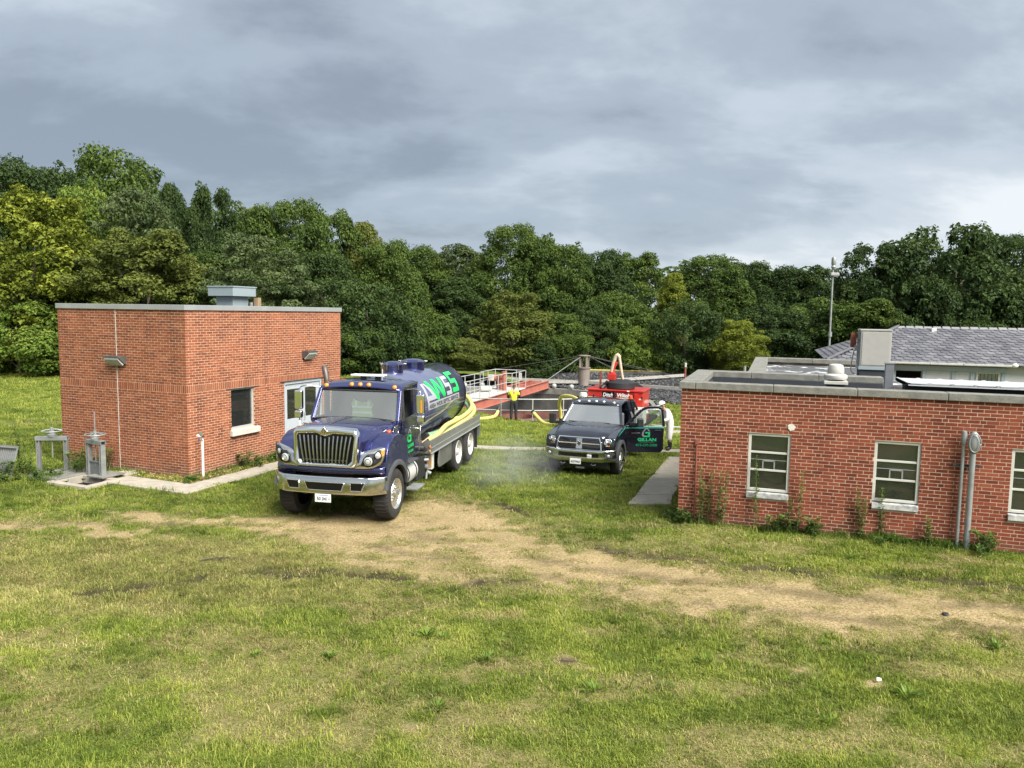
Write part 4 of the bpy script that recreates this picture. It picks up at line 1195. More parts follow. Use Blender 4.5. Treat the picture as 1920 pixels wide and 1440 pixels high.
for a, b_ in zip(xs_[:-1], xs_[1:]):
    build('coping_stone', MB().box(a, b_ - .006, 10.4, 10.84, RH - .001, RH + .137), conc_old, rb, bevel=.012)
roofm = bpy.data.materials.new('roof_membrane_patched'); roofm.use_nodes = True
t = roofm.node_tree; b = t.nodes['Principled BSDF']
g_ = N(t, 'ShaderNodeTexCoord')
n = N(t, 'ShaderNodeTexNoise', inp={'Scale': 1.3, 'Detail': 5.0, 'Roughness': .6, 'Distortion': .8}); t.links.new(g_.outputs['Object'], n.inputs['Vector'])
n2 = N(t, 'ShaderNodeTexNoise', inp={'Scale': 9.0, 'Detail': 6.0}); t.links.new(g_.outputs['Object'], n2.inputs['Vector'])
base = ramp(t, n2.outputs[0], [(0.3, (0.035, 0.036, 0.038)), (0.7, (0.12, 0.12, 0.12))]).outputs[0]
f = ramp(t, n.outputs[0], [(0.56, (0, 0, 0)), (0.60, (1, 1, 1))]).outputs[0]
t.links.new(mixc(t, f, base, (0.60, 0.62, 0.64)), b.inputs['Base Color']); b.inputs['Roughness'].default_value = .8
build('roof', MB().box(.2, FL - .2, .2, 3.32, RH - .34, RH - .26), membrane, rb)
build('roof', MB().box(1.4, 4.66, 3.74, 10.45, RH - .20, RH - .08), roofm, rb)
m = MB(); m.box(.36, 4.10, 3.24, 3.30, RH - .27, RH - .004); m.box(.22, .34, .27, 3.24, RH - .27, RH - .006)
build('parapet_flashing', m, membrane, rb)
# sash windows
def sash(xw):
    fm = white_p
    m = MB(); a, b_ = xw, xw + WW; zb = .72
    m.box(a, a + .055, .03, .12, zb, WZ1); m.box(b_ - .055, b_, .03, .12, zb, WZ1); m.box(a + .055, b_ - .055, .03, .12, WZ1 - .055, WZ1); m.box(a + .055, b_ - .055, .03, .12, zb, zb + .05)
    w = build('window', m, fm, rb, bevel=.005)
    zs = [zb + .05, 1.145, 1.50, WZ1 - .055]
    m = MB()
    for z_ in zs[1:3]:
        m.box(a + .055, b_ - .055, .045, .09, z_ - .02, z_ + .02)
    build('sash_rail', m, fm, w, bevel=.004)
    for i, (c_, d_) in enumerate(zip(zs[:-1], zs[1:])):
        build('pane', MB().box(a + .055, b_ - .055, .066, .070, c_ + (.02 if i else 0), d_ - (.02 if i < 2 else 0)), glass_dk, w)
    # inner screen frame seen through the middle light, set just proud of it
    m = MB(); mu = (a + b_) / 2
    m.box(a + .056, b_ - .056, .056, .064, 1.345, 1.357); m.box(mu - .12, mu - .095, .052, .062, 1.165, 1.345); m.box(mu + .095, mu + .12, .052, .062, 1.165, 1.345); m.box(mu - .12, mu + .12, .052, .062, 1.32, 1.345)
    build('screen_frame', m, pmat('screen_frame_grey', (0.22, 0.235, 0.225), .6), w)
    m = MB().prism([(.12, .71), (-.045, .69), (-.045, .585), (.12, .585)], 'x', a - .0, b_ + .0)
    sm = pmat('sill_peeling', (0.46, 0.45, 0.42), .85, var=.25, scale=12, dirt=(0.16, 0.17, 0.19), dscale=9, damt=.9)
    build('window_sill', m, sm, rb, bevel=.006)
    return w
for xw in WINS: sash(xw)
build('interior_board', MB().box(1.43, 1.47, .3, .34, .6, 1.15), wood, rb)
build('interior_shelf', MB().box(3.8, 4.25, .4, .5, .7, 1.02), pmat('grey_cabinet', (0.16, 0.17, 0.17), .6), rb)
build('interior_shelf', MB().box(6.0, 6.5, .35, .5, .6, 1.02), wood, rb)
def onwall(name, lx, ly, lz, label, cat, group=None):
    r = empty(name, rb.matrix_basis @ Vector((lx, ly, lz)), RB['a'])
    return tag(r, label, cat, group)
r = onwall('conduit_vent_pipe', 5.075, -.10, -.12, 'thinner grey pipe with small capped head on the low brick wall', 'pipe')
build('pipe', MB().cyl((0, 0, 0), (0, 0, 2.06), .030, n=14), galv, r, smooth=True, auto=40)
build('head', MB().lathe([(.038, 0), (.05, .03), (.052, .16), (.04, .24), (.0, .26)], (0, -.005, 2.05), n=14), galv, r, smooth=True, auto=50)
r = onwall('conduit_vent_pipe', 5.225, -.13, -.12, 'thicker grey pipe with large oval service head on the low brick wall', 'pipe')
build('pipe', MB().cyl((0, 0, 0), (0, 0, 1.92), .050, n=16), galv, r, smooth=True, auto=40)
build('collar', MB().cyl((0, 0, .28), (0, 0, .34), .058, n=16), galv, r)
m = MB(); rings = []
for k in range(9):
    f_ = k / 8; zz_ = 1.90 + .40 * f_; s_ = (math.sin(math.pi * min(max(f_ * .92 + .06, 0), 1))) ** .45
    rings.append([(.098 * s_ * math.cos(a), -.02 + .075 * s_ * math.sin(a), zz_) for a in np.linspace(0, 2 * math.pi, 16, endpoint=False)])
m.loft(rings); build('service_head', m, galv, r, smooth=True)
m = MB(); m.tube([(.088 * math.cos(a), -.105, 2.10 + .165 * math.sin(a)) for a in np.linspace(0, 6.283, 25)], .012, 6)
build('head_rim', m, galv, r, smooth=True)
build('pipe_bracket', MB().box(4.93, 5.36, -.07, -.03, 1.52, 1.56), pmat('black_iron', (0.03, 0.03, 0.03), .6), rb)
r = onwall('red_conduit', .34, -.03, 0, 'thin red painted conduit rising near the left corner of the low wall', 'pipe')
build('pipe', MB().cyl((0, 0, -.1), (0, 0, 1.62), .016, n=10), rust_red, r); build('box', MB().box(-.03, .03, -.03, .02, 1.58, 1.68), rust_red, r, bevel=.006)
r = onwall('hose_tap', .66, -.02, .62, 'small dark hose tap low on the brick wall among weeds', 'tap')
m = MB(); m.cyl((0, .02, 0), (0, -.08, 0), .014); m.cyl((0, -.07, 0), (0, -.09, -.06), .012); build('spout', m, pmat('dark_brass', (0.10, 0.09, 0.07), .5, .6), r)
build('tap_handle', MB().cyl((0, -.05, .03), (0, -.05, .045), .03), galv, r)
r = onwall('wall_patch', 2.13, -.004, 2.04, 'round pale mortar patch above the first window of the low building', 'patch')
m = MB(); rr_ = np.random.default_rng(4)
ring = [(.065 * (1 + .25 * rr_.uniform(-1, 1)) * math.cos(a), .065 * (1 + .25 * rr_.uniform(-1, 1)) * math.sin(a)) for a in np.linspace(0, 6.283, 18, endpoint=False)]
m.prism(ring, 'y', -.012, .006); build('patch', m, pmat('patch_plaster', (0.62, 0.58, 0.50), .95, var=.12, scale=30), r)

# rooftop things on the low building
off = pmat('offwhite_enamel', (0.50, 0.485, 0.44), .45, var=.06, dirt=(0.40, 0.38, 0.33), dscale=5, damt=.35)
r = onwall('mushroom_vent', 2.98, 1.5, RH - .26, 'white spun mushroom roof ventilator on the flat front roof', 'roof vent')
build('curb', MB().box(-.17, .17, -.17, .17, 0, .36), membrane, r)
build('base_plate', MB().box(-.23, .23, -.23, .23, .36, .43), off, r, bevel=.01)
build('skirt', MB().lathe([(.15, .45), (.22, .46), (.235, .50), (.23, .545), (.17, .575), (.16, .58)], n=28), off, r, smooth=True, auto=50)
build('cap', MB().lathe([(.155, .585), (.162, .60), (.16, .68), (.135, .755), (.08, .775), (0.001, .78)], n=28), off, r, smooth=True, auto=50)
for k in range(4):
    a = k * 1.5708 + .5
    build('clip', MB().box(.15 * math.cos(a) - .012, .15 * math.cos(a) + .012, .15 * math.sin(a) - .012, .15 * math.sin(a) + .012, .42, .60), galv, r)
r = onwall('flue_post', 3.92, 1.0, RH - .26, 'dark grey boxed flue rising at the left end of the metal awning', 'flue')
build('casing', MB().box(-.075, .075, -.07, .07, 0, .84), pmat('flue_grey', (0.16, 0.17, 0.19), .55, .2), r, bevel=.004)
build('cap', MB().box(-.085, .085, -.08, .08, .84, .86), MATS['flue_grey'], r)
r = onwall('metal_awning', 5.1, 1.3, RH - .26, 'white ribbed metal sheet roof lying behind the parapet', 'roof sheet')
wm = pmat('white_metal_sheet', (0.48, 0.50, 0.51), .4, .1, var=.03)
rows = []
for i in range(2):
    f_ = i; row = []
    for k in range(61):
        xx = -1.04 + k * 2.26 / 60; rib = .012 if (k % 10) in (0, 1) else 0
        row.append((xx + (.14 if not i else 0), -.70 + .48 * f_, .505 + .060 * f_ + rib))
    rows.append(row)
build('sheet', MB().sheet(rows), wm, r, solid=.012, fix=False)
build('fascia', MB().box(-.88, 1.30, -.70, -.67, .455, .478), wm, r)
build('frame', MB().box(-.92, 1.15, -.62, -.25, .0, .45), dark_m, r)  # near-black box standing in for the shade in the gap under the sheet
r = onwall('air_conditioner', 4.18, 6.0, RH - .08, 'beige box air conditioner on a black curb on the flat roof', 'air conditioner')
beige = pmat('beige_enamel', (0.36, 0.35, 0.32), .5, var=.05, dirt=(0.36, 0.34, 0.30), dscale=3, damt=.3)
build('cabinet', MB().box(-.36, .36, -.35, .42, .32, 1.24), beige, r, bevel=.015)
build('top_cover', MB().box(-.375, .375, -.365, .435, 1.235, 1.27), beige, r, bevel=.006)
build('access_panel', MB().box(-.32, .32, -.362, -.345, .36, 1.20), beige, r, bevel=.004)
build('side_panel', MB().box(-.372, -.352, -.28, .36, .36, 1.2), pmat('panel_side_shade', (0.20, 0.22, 0.22), .5), r)  # darker grey puts the shade of the cabinet's left side into its colour
build('vent_slot', MB().box(-.38, -.37, -.15, -.07, .92, 1.02), dark_m, r)
build('disconnect_box', MB().box(-.45, -.372, .02, .16, .70, .85), beige, r, bevel=.005)
build('rusty_box', MB().box(-.53, -.40, .30, .50, .78, 1.16), rust_red, r, bevel=.005)
build('curb', MB().box(-.34, .36, -.33, .40, .0, .24), membrane, r)
build('curb_flashing', MB().box(-.38, .40, -.37, .44, .24, .32), bluegrey, r, bevel=.005)
build('conduit', MB().tube(smooth_path([(-.46, .1, .72), (-.50, .1, .45), (-.52, .05, .2), (-.45, -.05, .1)]), .014, 6), galv, r, smooth=True)
r = onwall('drain_vent', 1.05, 4.4, RH - .3, 'short grey pipe end at the left corner of the rear flat roof', 'pipe')
build('pipe', MB().cyl((0, 0, 0), (0, 0, .52), .035), galv, r)

# ------------------------------------------------------------------ slate roofed house
hs = empty('slate_roof_house', (*RB['o'], RZ), RB['a'])
tag(hs, 'white walled house with a grey slate hipped roof behind the low building', 'house')
hw = pmat('house_white_render', (0.55, 0.56, 0.57), .8, var=.05, scale=2, dirt=(0.5, 0.5, 0.5), dscale=3, damt=.3)
trim = pmat('house_bluegrey_trim', (0.36, 0.41, 0.45), .6, var=.1, scale=4)
HX0, HX1, HY, EZ = 3.4, 15.0, 12.0, 2.72
m = MB()
ops = [(5.58 - HX0, 6.36 - HX0, 1.7, 2.50), (7.90 - HX0, 8.58 - HX0, 1.7, 2.52)]
backing(m, lambda u, v, w: (HX0 + .3 + u, HY + .25 - w, v), HX1 - HX0 - .6, EZ, [(o[0] - .3, o[1] - .3, o[2], o[3]) for o in ops], th=.2, rec=0, z0=-1.5)
m.box(HX0 + .3, HX0 + .5, HY + .46, HY + 7.6, -1.5, EZ)
build('wall', m, hw, hs)
m = MB(); m.box(HX0 + .2, 8.75, HY + .18, HY + .24, 2.51, 2.66)
for xx in (5.42, 5.50, 6.42, 7.27, 7.80, 8.66): m.box(xx - .05, xx + .05, HY + .21, HY + .245, -.5, 2.505)
m.box(5.58, 6.36, HY + .215, HY + .245, 2.47, 2.505)
build('trim', m, trim, hs)
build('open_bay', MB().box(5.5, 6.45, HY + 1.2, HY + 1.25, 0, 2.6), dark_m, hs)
for k in range(6):
    build('curtain_panel', MB().box(7.95 + k * .105, 8.03 + k * .105, HY + .285, HY + .30, 1.7, 2.5), pmat('curtain_white', (0.66, 0.67, 0.67), .8), hs)
m = MB(); a, b_ = 7.90, 8.58
m.box(a, a + .06, HY + .22, HY + .3, 1.7, 2.52); m.box(b_ - .06, b_, HY + .22, HY + .3, 1.7, 2.52); m.box(a + .06, b_ - .06, HY + .22, HY + .3, 2.46, 2.52)
w = build('window', m, white_p, hs); build('pane', MB().box(a + .06, b_ - .06, HY + .26, HY + .265, 1.7, 2.46), glass_mat('clear_glass', (.93, .95, .95), .03, .03), w)
gut = pmat('gutter_white', (0.66, 0.66, 0.64), .5, var=.08)
for a, b_ in ((5.20, 6.5), (6.52, 7.45), (7.47, 8.8)):
    build('gutter', MB().prism([(HY - .10, EZ + .0), (HY + .02, EZ - .02), (HY + .02, EZ + .05), (HY - .11, EZ + .06)], 'x', a, b_), gut, hs, bevel=.006)
for a in (5.16, 8.86):
    build('gutter_end', MB().lathe([(.02, 0), (.07, .04), (.075, .12), (.03, .18)], (a - .06, HY - .05, EZ + .03), (1, 0, .1), 10), gut, hs, smooth=True)
# roof planes and shingles
ridge_z, RY = 3.83, HY + 4.1
slate = bpy.data.materials.new('slate_shingle'); slate.use_nodes = True
t = slate.node_tree; b = t.nodes['Principled BSDF']
n = N(t, 'ShaderNodeTexNoise', inp={'Scale': 1.1, 'Detail': 8.0, 'Roughness': .7}); g_ = N(t, 'ShaderNodeNewGeometry'); t.links.new(g_.outputs['Position'], n.inputs['Vector'])
vv = math_n(t, 'ADD', math_n(t, 'MULTIPLY', att(t, 'bv'), .28), math_n(t, 'MULTIPLY', n.outputs[0], .75))
t.links.new(ramp(t, vv, [(0.2, (0.055, 0.055, 0.065)), (0.55, (0.115, 0.115, 0.128)), (0.85, (0.21, 0.21, 0.215))]).outputs[0], b.inputs['Base Color']); b.inputs['Roughness'].default_value = .75
build('roof', MB().add([(HX0, HY - .05, EZ), (HX1, HY - .05, EZ), (HX1 - 2, RY, ridge_z), (6.08, RY, ridge_z), (HX0, RY * 2 - HY, EZ), (HX1, RY * 2 - HY, EZ)],
      [(0, 1, 2, 3), (0, 3, 4), (3, 2, 5, 4), (2, 1, 5), (0, 4, 5, 1)]), pmat('roof_underlay', (0.05, 0.05, 0.055), .9), hs)
rs = np.random.default_rng(8)
sl = Vector((0, RY - HY + .05, ridge_z - EZ)); sll = sl.length; sd = sl / sll; nr_ = Vector((0, -sd.z, sd.y))
NR = 15; exp_ = sll / NR; swd = .27
cells = []
for i in range(NR):
    off_ = (i % 2) * swd / 2
    f0 = i / NR
    xl = HX0 + (6.08 - HX0) * f0 + .05
    k = 0; xx = xl - (xl % swd) + off_
    while xx < 12.0:
        if xx > xl: cells.append((xx, i))
        xx += swd
def shingle_mesh():
    me = bpy.data.meshes.new('shingle')
    L_ = exp_ * 1.35; w_ = swd * .955; c_ = .075
    pts_ = [(c_, 0), (w_ - c_, 0), (w_, c_), (w_, L_), (0, L_), (0, c_)]
    V = []
    for lift in (.034, .008):
        for u_, s_ in pts_:
            p = sd * s_ + nr_ * (lift + (.012 if s_ < L_ * .5 else -.012)); V.append((u_, p.y, p.z))
    F_ = [tuple(range(6))] + [(k, k + 6, (k + 1) % 6 + 6, (k + 1) % 6) for k in range(6)]
    return V, F_
SV, SF = shingle_mesh()
smeshes = []
for k in range(8):
    me = bpy.data.meshes.new('shingle'); me.from_pydata(SV, [], SF)
    bm = bmesh.new(); bm.from_mesh(me); bmesh.ops.recalc_face_normals(bm, faces=bm.faces); bm.to_mesh(me); bm.free()
    a_ = me.attributes.new('bv', 'FLOAT', 'FACE'); a_.data.foreach_set('value', [k / 7] * len(me.polygons)); me.materials.append(slate); smeshes.append(me)
cells.sort(key=lambda q: abs(q[0] - 7.4) + .3 * abs(q[1] - 6))
rest = MB(); restA = []
roofp = [c_ for c_ in hs.children if c_.name.startswith('roof')][0]
for n_, (xx, i) in enumerate(cells):
    p = Vector((xx, HY - .05, EZ)) + sd * (i * exp_) + nr_ * rs.uniform(0, .006)
    if n_ < 300:
        o = put(bpy.data.objects.new('shingle', smeshes[int(rs.integers(0, 8))]), roofp); o.location = p
        o.rotation_euler = (0, rs.normal(0, .012), 0)
    else:
        rest.add([(v[0] + p.x, v[1] + p.y, v[2] + p.z) for v in SV], SF); restA += [float(rs.uniform(0, 1))] * len(SF)
# hip side shingles as courses
hipd = Vector((6.08 - HX0, RY - HY, ridge_z - EZ))
for i in range(NR):
    for k in range(22):
        f0 = i / NR; f1 = (i + 1.25) / NR
        ya = HY + (RY - HY) * f0; yb = 2 * RY - HY - (RY - HY) * f0
        y_ = ya + (yb - ya) * k / 22; y2 = ya + (yb - ya) * (k + .96) / 22
        xa, za = HX0 + hipd.x * f0, EZ + hipd.z * f0; xb, zb = HX0 + hipd.x * min(1, f1), EZ + hipd.z * min(1, f1)
        if f1 > 1: continue
        rest.add([(xa - .01, y_, za + .035), (xa - .01, y2, za + .035), (xb, y2, zb + .012), (xb, y_, zb + .012)], [(0, 1, 2, 3)]); restA.append(float(rs.uniform(0, 1)))
so = build('shingles', rest, slate, roofp, fix=True); so['kind'] = 'stuff'
a_ = so.data.attributes.new('bv', 'FLOAT', 'FACE'); a_.data.foreach_set('value', restA)
for k in range(24):
    build('ridge_cap', MB().prism([(RY - .16, ridge_z - .015), (RY, ridge_z + .07), (RY + .16, ridge_z - .015), (RY, ridge_z + .03)], 'x', 6.05 + k * .3, 6.05 + k * .3 + .25), pmat('ridge_cap_grey', (0.22, 0.22, 0.22), .8), roofp) if k == 0 else None
rc0 = [c_ for c_ in roofp.children if c_.name.startswith('ridge_cap')][0]
for k in range(1, 23):
    c_ = rc0.copy(); COL.objects.link(c_); c_.parent = roofp; c_.location = (k * .3, 0, .006 * (k % 3)); 
m = MB().tube([(HX0, HY - .05, EZ + .05), (6.08, RY, ridge_z + .06)], .06, 6); build('hip_cap', m, slate, roofp)
build('roof_vent', MB().box(7.12, 7.28, RY - .55, RY - .35, ridge_z - .12, ridge_z + .02), gut, hs, bevel=.008)

# siren pole
r = empty('siren_pole', (20.05, 48, gz1(20, 48)), 0)
H = 9.0
build('pole', MB().cyl((0, 0, 0), (-.02, 0, H - .55), .075, .055, 12), galv, r, smooth=True, auto=40)
build('floodlight', MB().box(-.22, .32, -.2, .1, H - 1.0, H - .80), pmat('flood_grey', (0.30, 0.30, 0.29), .5), r, bevel=.04)
build('siren', MB().lathe([(.08, H - .6), (.15, H - .45), (.11, H - .35), (.14, H - .28), (.14, H + .08), (.10, H + .16), (0.001, H + .18)], n=16), galv, r, smooth=True, auto=40)
build('joint', MB().cyl((0, 0, 4.2), (0, 0, 4.5), .12), galv, r)
tag(r, 'tall thin grey pole with siren and floodlights behind the slate roof', 'pole')
# ------------------------------------------------------------------ text helper
def text_mb(s, size, shear=0.0, bold=0.0, sx=1.0, space=1.0):
    cu = bpy.data.curves.new('txt', 'FONT')
    cu.body = s; cu.size = size; cu.shear = shear; cu.offset = bold; cu.align_x = 'LEFT'; cu.resolution_u = 3; cu.space_character = space
    o = bpy.data.objects.new('txt', cu); COL.objects.link(o)
    dg = bpy.context.evaluated_depsgraph_get()
    me = bpy.data.meshes.new_from_object(o.evaluated_get(dg))
    V = [(v.co.x * sx, v.co.y) for v in me.vertices]; F = [tuple(p.vertices) for p in me.polygons]
    bpy.data.objects.remove(o); bpy.data.curves.remove(cu); bpy.data.meshes.remove(me)
    w = max(v[0] for v in V) - min(v[0] for v in V); x0 = min(v[0] for v in V)
    return [(v[0] - x0, v[1]) for v in V], F, w
def text_obj(name, s, size, place, mat, parent, shear=0.0, bold=0.0, sx=1.0, center=True, width=None, space=1.0):
    """place(u, v) -> local 3-D point"""
    V, F, w = text_mb(s, size, shear, bold, sx, space)
    k = (width / w) if width else 1.0
    V = [(v[0] * k - (w * k / 2 if center else 0), v[1]) for v in V]
    return build(name, MB().add([place(u, v) for u, v in V], F), mat, parent, fix=False)

# ------------------------------------------------------------------ clarifier tank
conc_dk = pmat('wet_concrete', (0.085, 0.082, 0.074), .8, var=.35, scale=1.5, dirt=(0.03, 0.03, 0.027), dscale=.9, damt=.8)
red_steel = pmat('red_oxide_steel', (0.40, 0.135, 0.095), .55, var=.12, scale=2.5, dirt=(0.30, 0.10, 0.075), dscale=3, damt=.4)
red_dull = pmat('red_oxide_dull', (0.20, 0.085, 0.065), .8, var=.3, scale=3)
alu_rail = pmat('rail_aluminium', (0.44, 0.45, 0.43), .45, .25, var=.08)
grate_m = pmat('grating_grey', (0.47, 0.46, 0.43), .7, var=.12, scale=8)
tk = empty('clarifier_tank', (TANK_C[0], TANK_C[1], -1.08))
tag(tk, 'round drained concrete clarifier tank sunk behind the two trucks', 'tank')
n = 72
def ring_mb(r0, r1, z0, z1, n=72, a0=0.0, a1=2 * math.pi):
    full = abs(a1 - a0 - 2 * math.pi) < 1e-6
    m = MB(); A = np.linspace(a0, a1, n, endpoint=not full)
    R2 = [[(r0 * math.cos(a), r0 * math.sin(a), z0), (r1 * math.cos(a), r1 * math.sin(a), z0), (r1 * math.cos(a), r1 * math.sin(a), z1), (r0 * math.cos(a), r0 * math.sin(a), z1)] for a in A]
    if full: R2.append(R2[0])
    return m.loft(R2, cap=not full)
build('rim', ring_mb(8.10, 8.60, -.35, .05, 96), conc_old, tk)
build('tank_wall', ring_mb(8.12, 8.4, -3.4, -.30, 96), conc_dk, tk)
build('tank_floor', MB().lathe([(8.3, -3.1), (3, -3.3), (.01, -3.5)], n=48, cap=False), conc_dk, tk, fix=False)
build('launder', ring_mb(6.7, 7.1, -1.85, -1.80), red_dull, tk); build('launder_wall', ring_mb(6.64, 6.70, -2.0, -1.45), red_dull, tk)
build('feed_well', ring_mb(1.2, 1.24, -2.2, -.9, 36), red_dull, tk)
m = MB(); m.tube([(-6.6, -2.2, -1.6), (-2, -4.4, -1.5), (2.5, -4.6, -1.5), (6.7, -3.6, -1.6)], .10, 8); build('sludge_pipe', m, red_dull, tk, smooth=True)
m = MB(); m.tube([(-1.0, -1.0, -1.1), (2.5, -4.2, -1.3), (6.4, -4.2, -1.4)], .08, 8); build('sludge_pipe', m, red_steel, tk, smooth=True)
m = MB(); m.tube([(-6.4, -3.0, -2.0), (0, -5.6, -1.9), (5.8, -5.0, -2.0)], .13, 8); build('sludge_pipe', m, red_dull, tk, smooth=True)
for k in range(7):
    a = R_(62 + k * 9)
    build('weir_light', MB().lathe([(.04, 0), (.14, .05), (.18, .2), (.14, .32), (.01, .36)], (8.3 * math.cos(a), 8.3 * math.sin(a), .05), n=12), pmat('weir_grey', (0.34, 0.36, 0.33), .6), tk, smooth=True)

def rail_path(root, P, h, mat, r=.024, mids=1, post_every=1, z=lambda i: 0):
    m = MB()
    tops = [(p[0], p[1], p[2] + h) for p in P]
    build('top_rail', MB().tube(tops, r, 8), mat, root, smooth=True)
    for k in range(mids):
        hh = h * (k + 1) / (mids + 1)
        build('mid_rail', MB().tube([(p[0], p[1], p[2] + hh) for p in P], r * .9, 8), mat, root, smooth=True)
    for i, p in enumerate(P):
        if i % post_every == 0 or i == len(P) - 1:
            build('post', MB().cyl(p, (p[0], p[1], p[2] + h), r * 1.05, n=8), mat, root, smooth=True, auto=40)
gr_ = empty('guard_rail', (TANK_C[0], TANK_C[1], -1.08))
AA = np.arange(-138, -40, 5.3)
rail_path(gr_, [(8.52 * math.cos(R_(a)), 8.52 * math.sin(R_(a)), 0) for a in AA], 1.12, alu_rail, .026, 1, 2)
tag(gr_, 'two-bar pale metal guard rail around the near side of the clarifier', 'railing')

br = empty('clarifier_bridge', (-3.4, 38.35, -.24), -math.atan2(5.45, 15.65))
BLN = 16.45
for s in (-1, 1):
    m = MB(); xx = s * .62
    m.box(xx - .015, xx + .015, 0, BLN, -.70, -.24); m.box(xx - .11, xx + .11, 0, BLN, -.24, -.205); m.box(xx - .11, xx + .11, 0, BLN, -.735, -.70)
    build('beam', m, red_steel, br)
for k in range(15):
    y0 = .4 + k * 1.1
    build('cross_brace', MB().box(-.60, .60, y0, y0 + .09, -.45, -.25), red_steel, br)
for k in range(4):
    y0 = 10.6 + k * 1.35
    build('diagonal_brace', MB().bar((-.58, y0, -.30), (.58, y0 + 1.1, -.30), .07, .05), red_steel, br)
for k in range(8):
    w_ = .74 if k < 6 else 1.02
    build('deck_grating', MB().box(-w_, w_, k * 1.26 + .01, k * 1.26 + 1.25, -.20, -.15), grate_m, br, bevel=.01)
def rail3(root, P, h):
    rail_path(root, P, h, alu_rail, .024, 1, 1)
rail3(br, [(-.74, y0, -.15) for y0 in np.arange(0.1, 7.3, 1.42)] + [(-1.02, 7.4, -.15), (-1.02, 8.7, -.15), (-1.02, 10.0, -.15), (-.3, 10.0, -.15), (.4, 10.0, -.15), (1.02, 10.0, -.15), (1.02, 8.7, -.15), (1.02, 7.4, -.15)] + [(.74, y0, -.15) for y0 in np.arange(7.2, 0, -1.42)], 1.10)
m = MB(); m.cyl((-.1, 8.5, -.15), (-.1, 8.5, .55), .26, .24, 16); m.cyl((-.1, 8.5, .55), (-.1, 8.5, .72), .34, .34, 16)
build('drive_gearbox', m, red_steel, br, smooth=True, auto=40)
m = MB(); m.cyl((-.75, 8.3, .55), (-.25, 8.4, .55), .20, n=16); m.cyl((-.85, 8.3, .55), (-.75, 8.3, .55), .15, n=16)
build('drive_motor', m, red_steel, br, smooth=True, auto=40)
m = MB(); m.cyl((.35, 7.9, -.15), (.35, 7.9, .85), .12, n=12); m.cyl((.35, 7.9, .85), (.35, 7.9, 1.0), .17, n=12)
build('lift_post', m, red_steel, br, smooth=True, auto=40)
build('control_box', MB().box(-.35, -.05, 7.0, 7.2, .5, .85), off, br, bevel=.01)
m = MB(); m.cyl((-.6, 6.4, .05), (-.1, 6.8, .05), .17, n=14); build('air_tank', m, white_p, br, smooth=True, auto=40)
build('life_ring', MB().box(.60, .78, 9.94, 9.97, .35, .8), white_p, br, bevel=.04)
tag(br, 'red oxide steel bridge with grey walkway and motor spanning the clarifier', 'bridge')

# ------------------------------------------------------------------ rock bed of the trickling filter
def bed_z(x, y):
    return -1.04 + np.clip((np.asarray(y, float) - 53.5) / 8.0, 0, 1.05) * .60
rock_m = bpy.data.materials.new('filter_rock'); rock_m.use_nodes = True
t = rock_m.node_tree; b = t.nodes['Principled BSDF']
v = att(t, 'gvar', 'INSTANCER')
t.links.new(ramp(t, v, [(0, (0.014, 0.015, 0.016)), (.6, (0.042, 0.043, 0.045)), (1, (0.16, 0.16, 0.16))]).outputs[0], b.inputs['Base Color']); b.inputs['Roughness'].default_value = .85
xs_ = np.arange(-22, 30.1, 1.0); ys_ = np.arange(44, 62, .75)
XX, YY = np.meshgrid(xs_, ys_); I = np.arange(XX.size).reshape(XX.shape)
Fq = np.stack([I[:-1, :-1], I[:-1, 1:], I[1:, 1:], I[1:, :-1]], -1).reshape(-1, 4)
cxx, cyy = XX.ravel()[Fq].mean(1), YY.ravel()[Fq].mean(1)
Fq = Fq[poly_sd(cxx, cyy, ROCKBED) > 0]
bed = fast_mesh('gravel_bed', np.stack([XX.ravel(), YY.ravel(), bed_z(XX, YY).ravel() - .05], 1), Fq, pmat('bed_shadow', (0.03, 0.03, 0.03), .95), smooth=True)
tag(bed, kind='structure')
def stone(seed):
    r = np.random.default_rng(seed); bm = bmesh.new(); bmesh.ops.create_icosphere(bm, subdivisions=1, radius=.5)
    for v_ in bm.verts: v_.co = v_.co * r.uniform(.7, 1.15); v_.co.z *= .75
    me = bpy.data.meshes.new('stone'); bm.to_mesh(me); bm.free(); me.materials.append(rock_m)
    me.polygons.foreach_set('use_smooth', [False] * len(me.polygons))
    return bpy.data.objects.new('stone', me)
px, py = scatter(66000, -14, 17, 44, 61.6, False)
k = (poly_sd(px, py, ROCKBED) > .05); px, py = px[k], py[k]
me = bpy.data.meshes.new('filter_rock'); me.vertices.add(len(px))
me.vertices.foreach_set('co', np.stack([px, py, bed_z(px, py) + rng.uniform(-.03, .05, len(px))], 1).astype(np.float32).ravel())
for nm, arr in (('gvar', rng.uniform(0, 1, len(px)) ** 1.6), ('gs', rng.uniform(.10, .21, len(px))), ('grot', rng.uniform(0, 6.283, len(px)))):
    a = me.attributes.new(nm, 'FLOAT', 'POINT'); a.data.foreach_set('value', arr.astype(np.float32))
a = me.attributes.new('gi', 'INT', 'POINT'); a.data.foreach_set('value', rng.integers(0, 4, len(px)).astype(np.int32))
rocks = put(bpy.data.objects.new('filter_rock', me)); instancer(rocks, [stone(s) for s in (1, 2, 3, 4)])
tag(rocks, 'bed of dark grey filter stones behind the clarifier tank', 'gravel', kind='stuff')
